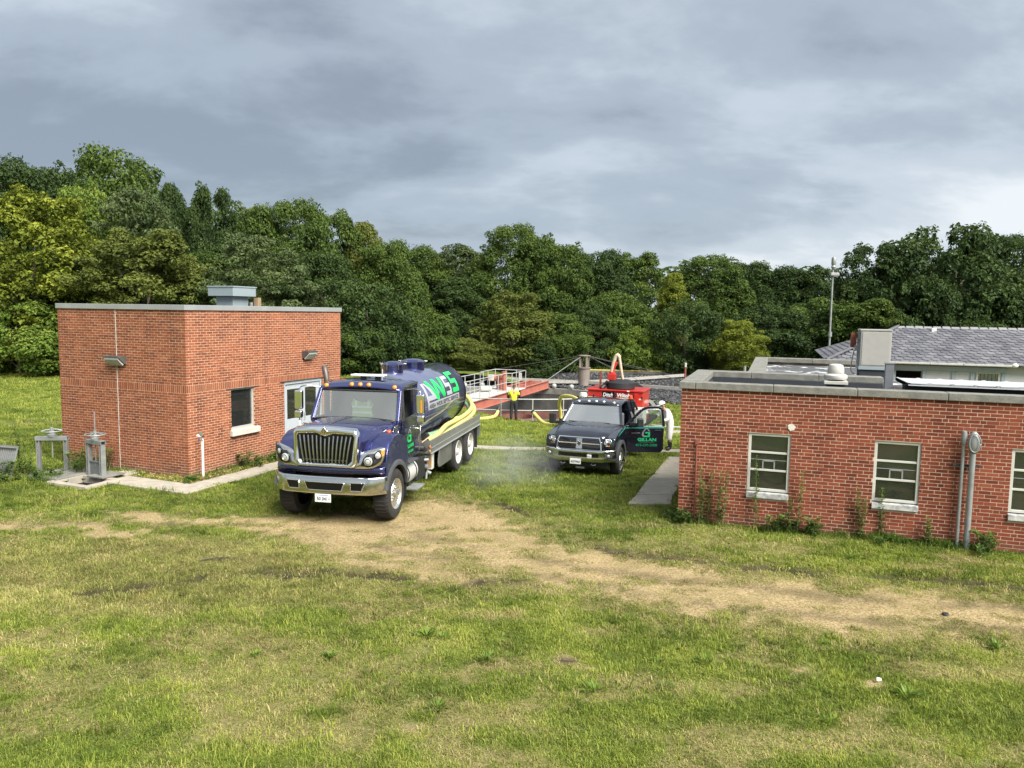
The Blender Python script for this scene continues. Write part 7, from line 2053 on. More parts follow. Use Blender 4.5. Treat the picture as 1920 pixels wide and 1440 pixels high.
build('label_plate', MB().box(-.42, -.04, -.3065, -.3015, .80, 1.0), blk_g, bx); build('label_plate', MB().box(-.03, .03, -.345, -.302, .52, .98), blk, bx)
text_obj('name_text', 'Ditch', .165, lambda u, v: (-.235 + u, -.309, .855 + v), whiteL, bx, shear=.2, bold=.005, width=.33)
text_obj('name_text', 'Witch', .165, lambda u, v: (.27 + u, -.309, .855 + v), whiteL, bx, shear=.2, bold=.006, width=.42)
for xx in (-.70, .50, .86): build('latch', MB().box(xx - .02, xx + .02, -.318, -.3, .80, .90), blk, bx, bevel=.005)
build('sticker', MB().box(.38, .46, -.345, -.340, 1.035, 1.07), whiteL, bx)
build('spoil_tank', MB().lathe([(.55, -.6), (.60, -.58), (.60, .9), (.57, .98), (.3, 1.06), (.001, 1.08)], (.12, .95, .55), (0, 1, .0), 28), blk_g, VK, smooth=True, auto=40)
build('tank_lid', MB().lathe([(.43, 0), (.46, .03), (.45, .20), (.30, .29), (.001, .32)], (.08, .15, 1.08), n=28), blk, VK, smooth=True, auto=40)
m = MB(); m.box(-.30, -.10, -.02, .18, 1.08, 1.25); m.cyl((-.2, .08, 1.25), (-.2, .08, 1.62), .10, n=14); m.box(-.33, -.07, -.05, .21, 1.36, 1.56)
build('boom_post', m, redp, VK, bevel=.015)
build('boom_arm', MB().bar((-.2, .08, 1.60), (-.06, .10, 1.95), .08, .08), redp, VK)
tan = pmat('hose_tan', (0.52, 0.42, 0.30), .6, var=.12, scale=10)
build('boom_hose', MB().tube(smooth_path([(-.22, .08, 1.60), (-.16, .09, 1.9), (-.10, .10, 2.10), (-.04, .10, 2.16), (.02, .10, 2.06), (.10, .12, 1.6), (.16, .14, 1.30)], 6), [.06] * 24 + [.045] * 13, 10), tan, VK, smooth=True)
build('guide_post', MB().box(-.62, -.56, .1, .16, 1.08, 1.62), rust_red, VK)
build('exhaust', MB().cyl((-.50, -.1, 1.08), (-.50, -.1, 1.20), .05, n=10), rust_red, VK)
m = MB(); m.cyl((-.48, -.2, 1.08), (-.36, .0, 1.24), .07); m.cyl((-.42, -.1, 1.2), (-.30, -.1, 1.32), .05); build('valve', m, blk, VK, smooth=True, auto=40)
build('water_tank', MB().lathe([(.02, 0), (.12, .0), (.13, .03), (.13, .45), (.10, .5), (.02, .5)], (-1.02, -.4, .45), n=18), white_p, VK, smooth=True, auto=40)
build('pump', MB().box(.74, .98, -.5, -.32, .03, .30), blk, VK, bevel=.03)
m = MB(); m.cyl((.80, -.45, .3), (1.0, -.40, .45), .03); m.tube(smooth_path([(.8, -.42, .3), (.95, -.45, .2), (1.0, -.5, .4), (.85, -.5, .5)]), .02, 6)
build('fittings', m, silver_t, VK, smooth=True)
build('white_bag', MB().lathe([(.02, 0), (.10, .02), (.12, .07), (.09, .14), (.02, .17)], (.96, -.3, .33), n=12), white_p, VK, smooth=True)

# ------------------------------------------------------------------ loose yellow hoses
def gw(x, y, dz=.06): return (x, y, gz1(x, y) + dz)
hose('suction_hose', [(-.62, 36.6, -.30), (-.75, 36.3, -.62), gw(-1.0, 35.6, .10), gw(-1.5, 34.6), gw(-2.4, 33.4), gw(-3.6, 32.4), gw(-5.2, 31.6)], .08, yel, 'yellow hose curving up from the lawn behind the truck deck')
hose('suction_hose', [(1.06, 37.15, -.55), (1.2, 36.7, -.68), (1.6, 35.6, -.9), (2.2, 34.6, gz1(2.2, 34.6) + .1), (3.0, 33.8, gz1(3, 33.8) + .08), (3.6, 33.4, gz1(3.6, 33.4) + .2)], .09, yel, 'yellow hose sagging from the guard rail to the ground left of the pickup')
P0 = PK.matrix_basis @ Vector((-.75, 3.2, 1.35))
hose('suction_hose', [(2.44, 36.9, -.95), (2.40, 36.8, -.55), (2.30, 36.4, -.05), (2.35, 35.4, .42), (2.7, 33.5, .62), (3.0, 31.0, .60), (3.05, 28.0, .75), tuple(P0)], .085, yel, 'yellow hose arching over the guard rail to the red skid')
# ------------------------------------------------------------------ people
def skin_mesh(name, J, E, mat, parent, sub=2, root=None):
    """J: {joint: (x,y,z,r)}, E: list of joint pairs"""
    used = []
    for a, b_ in E:
        for q_ in (a, b_):
            if q_ not in used: used.append(q_)
    me = bpy.data.meshes.new(name)
    me.from_pydata([J[k][:3] for k in used], [(used.index(a), used.index(b_)) for a, b_ in E], [])
    o = put(bpy.data.objects.new(name, me), parent)
    sk = o.modifiers.new('skin', 'SKIN'); sk.use_smooth_shade = True
    lay = me.skin_vertices[0] if me.skin_vertices else None
    if lay is None:
        bm = bmesh.new(); bm.from_mesh(me); bm.verts.layers.skin.verify(); bm.to_mesh(me); bm.free(); lay = me.skin_vertices[0]
    for k, v in zip(used, lay.data):
        r = J[k][3]; v.radius = r if isinstance(r, tuple) else (r, r)
        v.use_root = (k == (root or used[0]))
    s = o.modifiers.new('sub', 'SUBSURF'); s.levels = s.render_levels = sub
    me.materials.append(mat)
    return o
skin_t = pmat('skin_tan', (0.36, 0.20, 0.13), .55, var=.06)
hair_d = pmat('hair_dark', (0.025, 0.018, 0.014), .6)
def add_hand(J, E, side, wrist, direction, palm_n, grip=.35):
    w = Vector(wrist); d = Vector(direction).normalized(); n = Vector(palm_n).normalized(); l = d.cross(n).normalized()
    J['palm' + side] = (*(w + d * .06), .032); E.append(('wrist' + side, 'palm' + side))
    for k, (o_, ln) in enumerate(((-.030, .070), (-.010, .082), (.011, .078), (.030, .062))):
        a = w + d * .095 + l * o_; b_ = a + (d * (1 - grip) + n * grip).normalized() * ln * .55; c = b_ + (d * (1 - 2 * grip) + n * 2 * grip).normalized() * ln * .45
        J['f%d1%s' % (k, side)] = (*a, .0095); J['f%d2%s' % (k, side)] = (*b_, .009); J['f%d3%s' % (k, side)] = (*c, .0075)
        E += [('palm' + side, 'f%d1%s' % (k, side)), ('f%d1%s' % (k, side), 'f%d2%s' % (k, side)), ('f%d2%s' % (k, side), 'f%d3%s' % (k, side))]
    a = w + d * .045 - l * .04 + n * .01; b_ = a + (d * .7 - l * .5 + n * .4).normalized() * .05
    J['t1' + side] = (*a, .011); J['t2' + side] = (*b_, .009); E += [('palm' + side, 't1' + side), ('t1' + side, 't2' + side)]
def head(parent, c, fwd, mat, hair=None, scale=1.0, tilt=0.0):
    """c: centre of the skull"""
    f = Vector(fwd).normalized(); u = Vector((0, 0, 1)); s_ = f.cross(u).normalized()
    if tilt:
        q_ = Matrix.Rotation(tilt, 3, s_); f = q_ @ f; u = q_ @ u
    bm = bmesh.new(); bmesh.ops.create_uvsphere(bm, u_segments=20, v_segments=14, radius=1)
    C = Vector(c)
    def W2(p): return C + (s_ * p[0] + f * p[1] + u * p[2]) * scale
    for v in bm.verts:
        x_, y_, z_ = v.co
        w = .075 * (1 - .22 * max(0, -z_)); dpt = .098 * (1 - .10 * max(0, -z_)); h = .118
        yy = y_ * dpt + (.012 if (y_ > .3 and z_ < -.3) else 0)
        v.co = W2((x_ * w, yy, z_ * h))
    me = bpy.data.meshes.new('head'); bm.to_mesh(me); bm.free(); me.polygons.foreach_set('use_smooth', [True] * len(me.polygons)); me.materials.append(mat)
    o = put(bpy.data.objects.new('head', me), parent)
    build('nose', MB().add([W2(p) for p in ((-.012, .090, -.035), (.012, .090, -.035), (0, .118, -.032), (0, .094, .012))], [(0, 1, 2), (0, 2, 3), (1, 3, 2), (0, 3, 1)]), mat, o)
    for sg in (1, -1):
        build('eye', MB().lathe([(.011, 0), (.008, .006), (.001, .008)], W2((sg * .030, .088, .008)), tuple(f), 8), darkL, o)
        build('ear', MB().lathe([(.024, 0), (.03, .008), (.02, .016), (.001, .012)], W2((sg * .070, -.005, -.005)), tuple(s_ * sg), 10), mat, o, smooth=True)
    build('mouth', MB().add([W2(p) for p in ((-.024, .093, -.066), (.024, .093, -.066), (.02, .093, -.074), (-.02, .093, -.074))], [(0, 1, 2, 3)]), pmat('lips', (.28, .11, .09), .5), o)
    if hair:
        bm = bmesh.new(); bmesh.ops.create_uvsphere(bm, u_segments=20, v_segments=12, radius=1)
        bmesh.ops.delete(bm, geom=[v for v in bm.verts if (v.co.z < -.25 or (v.co.y > .35 and v.co.z < .45))], context='VERTS')
        for v in bm.verts: v.co = W2((v.co.x * .082, v.co.y * .106 - .006, v.co.z * .126 + .002))
        me = bpy.data.meshes.new('hair'); bm.to_mesh(me); bm.free(); me.polygons.foreach_set('use_smooth', [True] * len(me.polygons)); me.materials.append(hair)
        put(bpy.data.objects.new('hair', me), o)
    return o, W2
def body_edges(hands=True):
    E = [('pelvis', 'waist'), ('waist', 'chest'), ('chest', 'neck'), ('neck', 'skull')]
    for s in 'LR':
        E += [('chest', 'sh' + s), ('sh' + s, 'el' + s), ('el' + s, 'wrist' + s), ('pelvis', 'hip' + s), ('hip' + s, 'kn' + s), ('kn' + s, 'an' + s), ('an' + s, 'toe' + s)]
    return E
def grow(J, keys, add):
    out = {}
    for k in keys:
        x_, y_, z_, r = J[k]; r = r if isinstance(r, tuple) else (r, r)
        out[k] = (x_, y_, z_, (r[0] + add, r[1] + add))
    return out
def mid(J, a, b_, f, r): return tuple(J[a][i] + (J[b_][i] - J[a][i]) * f for i in range(3)) + (r,)

# worker at the rail, back to the camera
gx_, gy_ = .10, 36.85
P1 = empty('person', (gx_, gy_, gz1(gx_, gy_)), 0)
tag(P1, 'person in lime yellow shirt and dark trousers leaning on the guard rail', 'person')
J = dict(pelvis=(0, 0, .93, (.105, .09)), waist=(0, .01, 1.10, (.112, .09)), chest=(0, .03, 1.34, (.15, .11)), neck=(0, .045, 1.50, .055), skull=(0, .06, 1.58, .05),
    shL=(-.18, .03, 1.42, .062), elL=(-.30, .10, 1.16, .045), wristL=(-.22, .33, 1.10, .032), shR=(.18, .03, 1.42, .062), elR=(.30, .10, 1.16, .045), wristR=(.22, .33, 1.10, .032),
    hipL=(-.09, 0, .88, .09), knL=(-.11, .01, .49, .062), anL=(-.12, -.02, .09, .045), toeL=(-.13, .16, .04, .036), hipR=(.09, 0, .88, .09), knR=(.11, .02, .49, .062), anR=(.12, .0, .09, .045), toeR=(.13, .18, .04, .036))
E = body_edges(); add_hand(J, E, 'L', J['wristL'][:3], (.1, 1, -.1), (0, 0, -1)); add_hand(J, E, 'R', J['wristR'][:3], (-.1, 1, -.1), (0, 0, -1))
bd = skin_mesh('body', J, E, skin_t, P1)
head(P1, (0, .075, 1.645), (0, 1, 0), skin_t, hair_d, tilt=-.12)
T_ = grow(J, ['waist', 'chest', 'shL', 'shR'], .022); T_['hem'] = (0, 0, .93, (.165, .145)); T_['slL'] = mid(J, 'shL', 'elL', .62, .068); T_['slR'] = mid(J, 'shR', 'elR', .62, .068); T_['col'] = (0, .045, 1.46, .075)
skin_mesh('shirt', T_, [('hem', 'waist'), ('waist', 'chest'), ('chest', 'col'), ('chest', 'shL'), ('shL', 'slL'), ('chest', 'shR'), ('shR', 'slR')], pmat('hivis_yellow', (0.62, 0.78, 0.03), .6, var=.06), P1)
T_ = grow(J, ['pelvis', 'hipL', 'hipR', 'knL', 'knR', 'anL', 'anR'], .026); T_['belt'] = (0, .005, 1.06, (.145, .125))
skin_mesh('trousers', T_, [('belt', 'pelvis'), ('pelvis', 'hipL'), ('hipL', 'knL'), ('knL', 'anL'), ('pelvis', 'hipR'), ('hipR', 'knR'), ('knR', 'anR')], pmat('trousers_black', (0.016, 0.017, 0.020), .8), P1)
for s in 'LR':
    T_ = grow(J, ['an' + s, 'toe' + s, 'el' + s, 'wrist' + s], .014); T_['up'] = mid(J, 'an' + s, 'kn' + s, .25, .065)
    skin_mesh('boot', T_, [('up', 'an' + s), ('an' + s, 'toe' + s)], pmat('boot_dark', (0.03, 0.025, 0.02), .7), P1)
    T_['cuff'] = mid(J, 'sh' + s, 'el' + s, .5, .058)
    skin_mesh('sleeve', T_, [('cuff', 'el' + s), ('el' + s, 'wrist' + s)], pmat('sleeve_dark', (0.02, 0.022, 0.03), .8), P1)

# worker in white coveralls bending toward the pickup cab
wx, wy = 5.43, 25.9
P2 = empty('person', (wx, wy, gz1(wx, wy) + .035), R_(8))
tag(P2, 'person in white coveralls, helmet and black boots behind the open pickup door', 'person')
J = dict(pelvis=(.04, 0, .90, (.135, .115)), waist=(.02, 0, 1.07, (.13, .11)), chest=(-.07, 0, 1.29, (.14, .13)), neck=(-.19, 0, 1.44, .056), skull=(-.24, 0, 1.51, .05),
    shL=(-.10, -.17, 1.36, .06), elL=(-.14, -.22, 1.08, .048), wristL=(-.36, -.16, 1.02, .033), shR=(-.12, .17, 1.36, .06), elR=(-.34, .20, 1.18, .048), wristR=(-.58, .12, 1.12, .033),
    hipL=(.04, -.085, .86, .09), knL=(.0, -.10, .47, .064), anL=(.05, -.10, .09, .046), toeL=(-.13, -.12, .04, .038), hipR=(.05, .085, .86, .09), knR=(.04, .10, .47, .064), anR=(.11, .10, .09, .046), toeR=(-.07, .12, .04, .038))
E = body_edges(); add_hand(J, E, 'L', J['wristL'][:3], (-1, .1, -.1), (0, .2, -1)); add_hand(J, E, 'R', J['wristR'][:3], (-1, -.1, -.15), (0, -.2, -1))
skin_mesh('body', J, E, skin_t, P2)
hd, W2 = head(P2, (-.265, -.01, 1.565), (-1, -.12, 0), skin_t, hair_d, tilt=-.35)
cov = pmat('coverall_white', (0.78, 0.78, 0.76), .75, var=.05, scale=5, bump=.3, bscale=9)
T_ = grow(J, ['pelvis', 'waist', 'chest', 'shL', 'shR', 'elL', 'elR', 'wristL', 'wristR', 'hipL', 'hipR', 'knL', 'knR'], .030); T_['col'] = (-.16, 0, 1.41, .085); T_['loL'] = mid(J, 'knL', 'anL', .35, .085); T_['loR'] = mid(J, 'knR', 'anR', .35, .085)
skin_mesh('coveralls', T_, [('pelvis', 'waist'), ('waist', 'chest'), ('chest', 'col'), ('chest', 'shL'), ('shL', 'elL'), ('elL', 'wristL'), ('chest', 'shR'), ('shR', 'elR'), ('elR', 'wristR'), ('pelvis', 'hipL'), ('hipL', 'knL'), ('knL', 'loL'), ('pelvis', 'hipR'), ('hipR', 'knR'), ('knR', 'loR')], cov, P2)
for s in 'LR':
    T_ = grow(J, ['an' + s, 'toe' + s], .022); T_['up'] = mid(J, 'an' + s, 'kn' + s, .72, .075)
    skin_mesh('boot', T_, [('up', 'an' + s), ('an' + s, 'toe' + s)], pmat('rubber_boot', (0.015, 0.015, 0.014), .5), P2)
    T_ = {'a': mid(J, 'wrist' + s, 'el' + s, .12, .052), 'b': mid(J, 'wrist' + s, 'el' + s, -.15, .046)}
    skin_mesh('glove_cuff', T_, [('a', 'b')], pmat('glove_blue', (0.03, 0.07, 0.22), .6), P2)
bm = bmesh.new(); bmesh.ops.create_uvsphere(bm, u_segments=22, v_segments=14, radius=1)
bmesh.ops.delete(bm, geom=[v for v in bm.verts if v.co.z < -.05], context='VERTS')
for v in bm.verts:
    v.co = W2((v.co.x * .105, v.co.y * .130 + .004, v.co.z * .115 + .045))
me = bpy.data.meshes.new('helmet'); bm.to_mesh(me); bm.free(); me.polygons.foreach_set('use_smooth', [True] * len(me.polygons)); me.materials.append(whiteL)
hm = put(bpy.data.objects.new('helmet', me), hd); sm_ = hm.modifiers.new('s', 'SOLIDIFY'); sm_.thickness = .008
build('helmet_brim', MB().add([W2((x_, y_, z_)) for z_ in (.038, .046) for x_, y_ in ((-.09, .10), (.09, .10), (.06, .175), (0, .19), (-.06, .175))], [(0, 1, 2, 3, 4), (9, 8, 7, 6, 5)] + [(i, i + 5, (i + 1) % 5 + 5, (i + 1) % 5) for i in range(5)]), whiteL, hm)
build('face_shield', MB().sheet([[W2((.115 * math.sin(a), .09 + .12 * math.cos(a) * (1 + .25 * k), .09 + .085 * k)) for a in np.linspace(-1.2, 1.2, 9)] for k in (0, 1, 2)]), glass_mat('shield_clear', (.80, .90, .88), .05, .16), hm, solid=.003, fix=False)
# ------------------------------------------------------------------ weeds and plants
def weed_col(t):
    v = att(t, 'lv')
    return ramp(t, v, [(0, (0.035, 0.070, 0.014)), (.5, (0.085, 0.145, 0.026)), (1, (0.20, 0.285, 0.040))]).outputs[0]
weedm = leaf_shader('weed_leaf', weed_col, .55, .3, .25)
stemm = pmat('weed_stem', (0.13, 0.15, 0.06), .7)
def blades(P, D, L, Wd, lv):
    """pointed leaf blades from P along D with a slight droop"""
    n = len(P); D = D / np.linalg.norm(D, axis=1, keepdims=True)
    s = np.cross(D, np.array([0, 0, 1.0])); s /= np.linalg.norm(s, axis=1, keepdims=True) + 1e-9
    V = np.empty((n, 6, 3)); L = L[:, None]; Wd = Wd[:, None]; z = np.array([0, 0, 1.0])
    m1 = P + D * L * .4 + z * L * .05; e = P + D * L - z * L * .18
    m2 = P + D * L * .75 - z * L * .02
    V[:, 0] = P; V[:, 1] = m1 + s * Wd; V[:, 2] = m2 + s * Wd * .8; V[:, 3] = e; V[:, 4] = m2 - s * Wd * .8; V[:, 5] = m1 - s * Wd
    F = np.arange(6 * n).reshape(n, 6)
    return V.reshape(-1, 3), F, lv
def weed(x, y, h, label, kind='tall', spread=.16, z=None, group='weeds'):
    r = np.random.default_rng(int(abs(x * 1000 + y * 77)) % 99991)
    root = empty('weed_plant', (x, y, gz1(x, y) if z is None else z), r.uniform(0, 6.28))
    m = MB(); Vs, Fs, Ls = [], [], []; nv = 0
    if kind == 'tall':
        ns = 1 if spread < .12 else int(r.integers(2, 4))
        for k in range(ns):
            hh = h * r.uniform(.7, 1) if k else h
            bx, by_ = r.normal(0, spread * .5, 2); lx, ly = r.normal(0, .05 * hh, 2)
            pts_ = [Vector((bx + lx * f, by_ + ly * f, hh * f)) for f in (0, .35, .7, 1)]
            m.tube(pts_, [.009, .008, .006, .003], 5)
            n = int(125 * hh); f = r.uniform(.05, 1, n) ** .8
            P = np.stack([bx + lx * f, by_ + ly * f, hh * f], 1)
            a = r.uniform(0, 6.28, n); D = np.stack([np.cos(a), np.sin(a), r.uniform(.2, .9, n)], 1)
            L = r.uniform(.06, .13, n) * (1.15 - .6 * f)
            V, F_, lv = blades(P, D, L, L * .16, np.clip(.35 + .4 * f + r.normal(0, .15, n), 0, 1)); Vs.append(V); Fs.append(F_ + nv); Ls.append(lv); nv += len(V)
    elif kind == 'bush':
        for k in range(int(10 + 26 * spread)):
            bx, by_ = r.normal(0, spread * .55), r.normal(0, .07)
            a = r.uniform(0, 6.28); hh = h * r.uniform(.35, 1.1); rr_ = hh * r.uniform(.25, .9)
            ex, ey = bx + rr_ * math.cos(a), by_ + rr_ * math.sin(a) * .6
            m.tube([(bx, by_, 0), ((bx + ex) / 2, (by_ + ey) / 2, hh * .8), (ex, ey, hh * .85)], [.005, .004, .002], 4)
            n = int(16 + 40 * hh); f = r.uniform(.1, 1, n)
            P = np.stack([bx + (ex - bx) * f, by_ + (ey - by_) * f, hh * (1 - (1 - f) ** 2) * .9], 1)
            b2 = r.uniform(0, 6.28, n); D = np.stack([np.cos(b2), np.sin(b2), r.uniform(-.1, .9, n)], 1); L = r.uniform(.05, .11, n)
            V, F_, lv = blades(P, D, L, L * .17, np.clip(.15 + .5 * P[:, 2] / h + r.normal(0, .16, n), 0, 1)); Vs.append(V); Fs.append(F_ + nv); Ls.append(lv); nv += len(V)
    else:   # rosette of broad blades
        n = int(r.integers(34, 50))
        a = r.uniform(0, 6.28, n); D = np.stack([np.cos(a), np.sin(a), r.uniform(.4, 2.4, n)], 1)
        P = np.stack([np.cos(a), np.sin(a), np.zeros(n)], 1) * r.uniform(0, spread * .8, n)[:, None]; P[:, 2] = .005
        L = h * r.uniform(.7, 1.3, n)
        V, F_, lv = blades(P, D, L, L * r.uniform(.06, .09), np.clip(r.normal(.80, .2, n), 0, 1)); Vs.append(V); Fs.append(F_); Ls.append(lv)
    fast_mesh('foliage', np.concatenate(Vs), np.concatenate(Fs), weedm, dict(lv=('FACE', np.concatenate(Ls))), root)
    if m.v: build('stem', m, stemm, root)
    tag(root, label, 'plant', group)
def wr(lx, dy=-.14): return to_world(RB, lx, dy)
GW = 'weeds along the low brick wall'
for lx, h, k, sp, lab in ((.10, .35, 'bush', .22, 'low weeds at the left corner of the low brick building'),
        (.43, 1.22, 'tall', .16, 'tall thin weeds just right of the red conduit'), (.62, 1.10, 'tall', .10, 'single tall weed by the hose tap'),
        (.87, 1.15, 'tall', .14, 'tall weed midway between the hose tap and the first window'), (1.55, 1.50, 'tall', .06, 'tallest weed growing in front of the first sash window'),
        (1.98, .40, 'bush', .25, 'leafy weeds below the right end of the first window'), (2.42, 1.25, 'tall', .10, 'tall weed just right of the first window'),
        (2.20, .75, 'tall', .10, 'mid height weed under the right corner of the first window'), (2.62, .38, 'bush', .38, 'wide low weeds between the first and second windows'),
        (3.48, 1.02, 'tall', .17, 'dense weed against the left edge of the second window'), (4.56, .55, 'tall', .14, 'short weed below the right side of the second window'),
        (4.05, .16, 'bush', .3, 'very low weeds under the second window'), (5.55, .38, 'bush', .55, 'spreading dark weeds right of the two grey pipes')):
    weed(*wr(lx), h, lab, k, sp, group=GW)
GL = 'weeds around the sluice gates'
weed(-12.55, 19.1, 1.45, 'tall dark weed beside the bar grating at the left edge', 'tall', .16, group=GL)
weed(-12.9, 18.75, .45, 'low weeds at the foot of the bar grating', 'bush', .4, group=GL)
weed(-12.15, 19.0, .65, 'weeds growing through the left sluice gate frame', 'tall', .2, group=GL)
weed(-11.3, 19.5, .62, 'dark weeds against the brick wall between the sluice gates', 'bush', .55, group=GL)
weed(-10.75, 19.45, .6, 'grassy weeds behind the right sluice gate', 'bush', .4, group=GL)
weed(-11.6, 18.6, .35, 'low weeds in front of the left sluice gate', 'bush', .35, group=GL)
weed(-12.4, 18.3, .22, 'low weeds by the small bare patch near the grating', 'bush', .35, group=GL)
weed(*to_world(LB, .30, 1.75), .42, 'dark green shrub under the window of the taller building', 'bush', .50, group=GL)
weed(*to_world(LB, .32, 3.0), .22, 'low weeds between the window and the grey door', 'bush', .35, group=GL)
weed(*to_world(LB, .28, -.3), .12, 'tiny weeds at the corner of the taller brick building', 'bush', .2, group=GL)
CL = [(-3.17, 9.15, 'broad leaved clump in the dry grass left of centre'), (-2.23, 9.12, 'small clump right of the broad leaved clump in dry grass'), (-1.09, 9.77, 'left of two bright clumps at the edge of the centre turf'), (-.86, 9.70, 'right of two bright clumps at the edge of the centre turf'),
      (-.77, 7.93, 'clump nearest the bottom centre of the lawn'), (-.25, 9.07, 'lone small clump near the centre of the lawn'), (1.88, 9.11, 'clump right of the centre bare spot'), (2.45, 9.07, 'clump farther right of the centre bare spot'), (1.0, 8.34, 'clump below the centre bare spot'),
      (1.85, 8.46, 'clump in the lower right of the lawn'), (3.45, 7.73, 'clump nearest the lower right corner'), (4.56, 8.29, 'clump beside the white scrap'), (4.18, 9.67, 'clump below the dirt track at the right'), (6.05, 13.08, 'broad clump on the verge before the low building'), (6.42, 9.58, 'clump at the right edge below the dirt track'), (3.0, 9.0, 'pale clump between the bare spots at the right')]
for i, (x_, y_, lab) in enumerate(CL):
    weed(x_, y_, .075 + .03 * ((i * 7) % 3), lab, 'rosette', .10, group='weed clumps in the lawn')
# fallen leaves along the planting strip, tall grass behind the far curb
r = np.random.default_rng(12); n = 900
lx = np.where(r.uniform(0, 1, n) < .6, r.uniform(.05, .58, n), r.uniform(-1.4, .6, n)); ly = np.where(lx > .05, r.uniform(-.5, 3.2, n), r.uniform(-.5, -.04, n))
P = np.array([(*to_world(LB, a, b_), .02) for a, b_ in zip(lx, ly)]); P[:, 2] = ground_z(P[:, 0], P[:, 1]) + .02
nr = r.normal(0, .35, (n, 3)) + np.array([0, 0, 1]); nr /= np.linalg.norm(nr, axis=1, keepdims=True); L = r.uniform(.02, .045, n)
V, F_, lv = leaves(P, nr, L, L * .7, r.uniform(0, 1, n), r)
def lit_col(t): return ramp(t, att(t, 'lv'), [(0, (0.16, 0.10, 0.045)), (1, (0.48, 0.34, 0.16))]).outputs[0]
o = fast_mesh('leaf_litter', V, F_, leaf_shader('dry_leaf', lit_col, .8, .1), dict(lv=('FACE', lv)))
tag(o, 'tan fallen leaves and mulch along the foot of the taller building', 'leaf litter', kind='stuff')
n = 5200
px = r.uniform(-12, 18, n); py = np.interp(px, [c[0] for c in CP], [c[1] for c in CP]) + r.uniform(.3, 2.2, n)
hump = np.clip(fbm(px * .25, py * .1, 9, 3) * 1.7 - .25, .25, 1.25)
P = np.stack([px, py, np.full(n, -.6)], 1); D = np.stack([r.normal(0, .16, n), r.normal(0, .16, n), np.ones(n)], 1)
L = hump * r.uniform(.7, 1.3, n) * .95
V, F_, lv = blades(P, D, L, np.full(n, .03), r.uniform(.4, 1, n))
V = V.reshape(n, 6, 3); V[:, 3, 2] += L * .2; V = V.reshape(-1, 3)
o = fast_mesh('tall_grass', V, F_, weedm, dict(lv=('FACE', lv)))
tag(o, 'tall pale green weeds growing behind the far curb of the stone bed', 'grass', kind='stuff')
# uncut grass the mower leaves along the foot of the walls and frames
r = np.random.default_rng(21)
def edge_pts(fr, a, b_, n, w=.10):
    f = r.uniform(0, 1, n)
    q = [to_world(fr, a[0] + (b_[0] - a[0]) * k, a[1] + (b_[1] - a[1]) * k) for k in f]
    return np.array(q) + r.normal(0, w * .5, (n, 2))
Q2 = np.concatenate([edge_pts(RB, (-.1, -.09), (9.0, -.09), 3400), edge_pts(RB, (-.1, -.16), (9.0, -.16), 1600, .2), edge_pts(RB, (-.08, 0), (-.08, 3.5), 500), edge_pts(LB, (.10, 0), (.10, 3.6), 600), edge_pts(LB, (-4.6, -.12), (-1.5, -.12), 900), edge_pts(LB, (-4.4, -1.2), (-2.6, -1.95), 700, .35)])
n = len(Q2)
P = np.stack([Q2[:, 0], Q2[:, 1], ground_z(Q2[:, 0], Q2[:, 1])], 1)
hm_ = np.clip(fbm(Q2[:, 0] * 1.7, Q2[:, 1] * 1.7, 33, 3) * 2.2 - .55, .2, 1.3)
D = np.stack([r.normal(0, .35, n), r.normal(0, .35, n), np.ones(n)], 1); L = .20 * hm_ * r.uniform(.5, 1.3, n)
V, F_, lv = blades(P, D, L, np.full(n, .005), np.clip(r.normal(.5, .28, n), 0, 1))
o = fast_mesh('rough_grass', V, F_, weedm, dict(lv=('FACE', lv)))
tag(o, 'uncut rough grass along the foot of the brick walls', 'grass', kind='stuff')
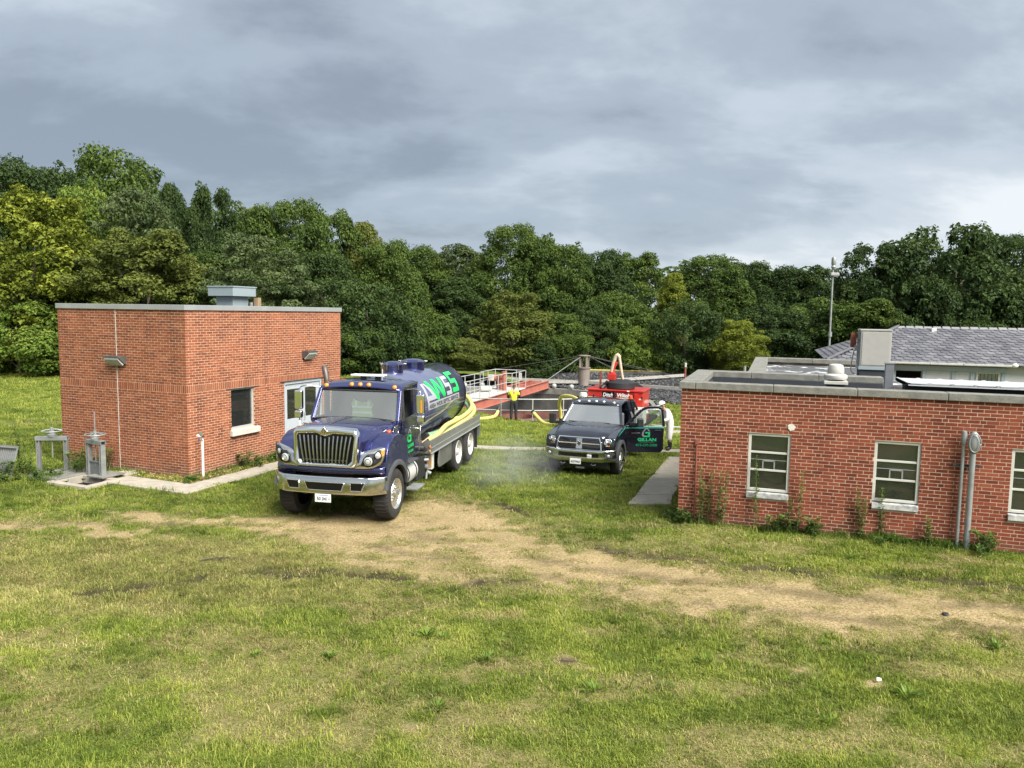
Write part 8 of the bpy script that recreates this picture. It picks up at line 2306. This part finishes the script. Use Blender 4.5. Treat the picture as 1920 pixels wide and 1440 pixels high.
# litter
o = build('paper_scrap', MB().add([(-.05, 0, .0), (.05, -.01, .01), (.06, .04, .03), (-.03, .05, .04), (-.05, 0, -.01), (.05, -.01, 0), (.06, .04, .02), (-.03, .05, .03)], [(0, 1, 2, 3), (7, 6, 5, 4), (0, 4, 5, 1), (1, 5, 6, 2), (2, 6, 7, 3), (3, 7, 4, 0)]), whiteL); o.location = (4.4, 8.61, gz1(4.4, 8.61) + .04); o.scale = (.55,) * 3; tag(o, 'small white scrap lying in the lawn at lower right', 'scrap')
o = build('dark_scrap', MB().lathe([(.02, 0), (.09, .01), (.07, .04), (.01, .05)], n=9), blk); o.location = (6.41, 10.76, gz1(6.41, 10.76) + .01); o.scale = (.6,) * 3; tag(o, 'small dark lump on the dirt track at the right', 'scrap')
o = build('twig', MB().tube([(0, 0, 0), (.25, .10, .02), (.55, .16, .01)], [.012, .01, .005], 5).tube([(.25, .1, .02), (.38, .02, .03)], [.007, .003], 4), bark); o.location = (-5.3, 12.65, gz1(-5.3, 12.65) + .03); tag(o, 'dark twig lying in the muddy grass left of centre', 'twig')
# dust and exhaust drifting between the trucks
sm = bpy.data.materials.new('exhaust_smoke'); sm.use_nodes = True
t = sm.node_tree; t.nodes.clear()
pv_ = N(t, 'ShaderNodeVolumePrincipled'); pv_.inputs['Color'].default_value = (.86, .88, .90, 1)
tcv = N(t, 'ShaderNodeTexCoord')
nn = N(t, 'ShaderNodeTexNoise', inp={'Scale': 1.5, 'Detail': 3.0}); t.links.new(tcv.outputs['Object'], nn.inputs['Vector'])
ln = N(t, 'ShaderNodeVectorMath'); ln.operation = 'LENGTH'; mpv = N(t, 'ShaderNodeMapping'); mpv.inputs['Scale'].default_value = (1 / 1.25, 1 / 1.3, 1 / .75)
t.links.new(tcv.outputs['Object'], mpv.inputs[0]); t.links.new(mpv.outputs[0], ln.inputs[0])
fall = math_n(t, 'SUBTRACT', 1.0, ln.outputs['Value'], True)
den = math_n(t, 'MULTIPLY', math_n(t, 'MULTIPLY', fall, math_n(t, 'MAXIMUM', math_n(t, 'SUBTRACT', nn.outputs[0], .36), 0.0)), 1.6)
t.links.new(den, pv_.inputs['Density'])
ov = N(t, 'ShaderNodeOutputMaterial'); t.links.new(pv_.outputs[0], ov.inputs['Volume'])
bm = bmesh.new(); bmesh.ops.create_icosphere(bm, subdivisions=3, radius=1)
for v in bm.verts: v.co = Vector((v.co.x * 1.25, v.co.y * 1.3, v.co.z * .75))
me = bpy.data.meshes.new('exhaust_smoke'); bm.to_mesh(me); bm.free(); me.materials.append(sm)
o = put(bpy.data.objects.new('exhaust_smoke', me)); o.location = (-.05, 18.8, .50); o.scale = (1.15, 1.15, 1.2)
tag(o, 'thin pale haze of exhaust and dust between the two trucks', 'smoke', kind='stuff')
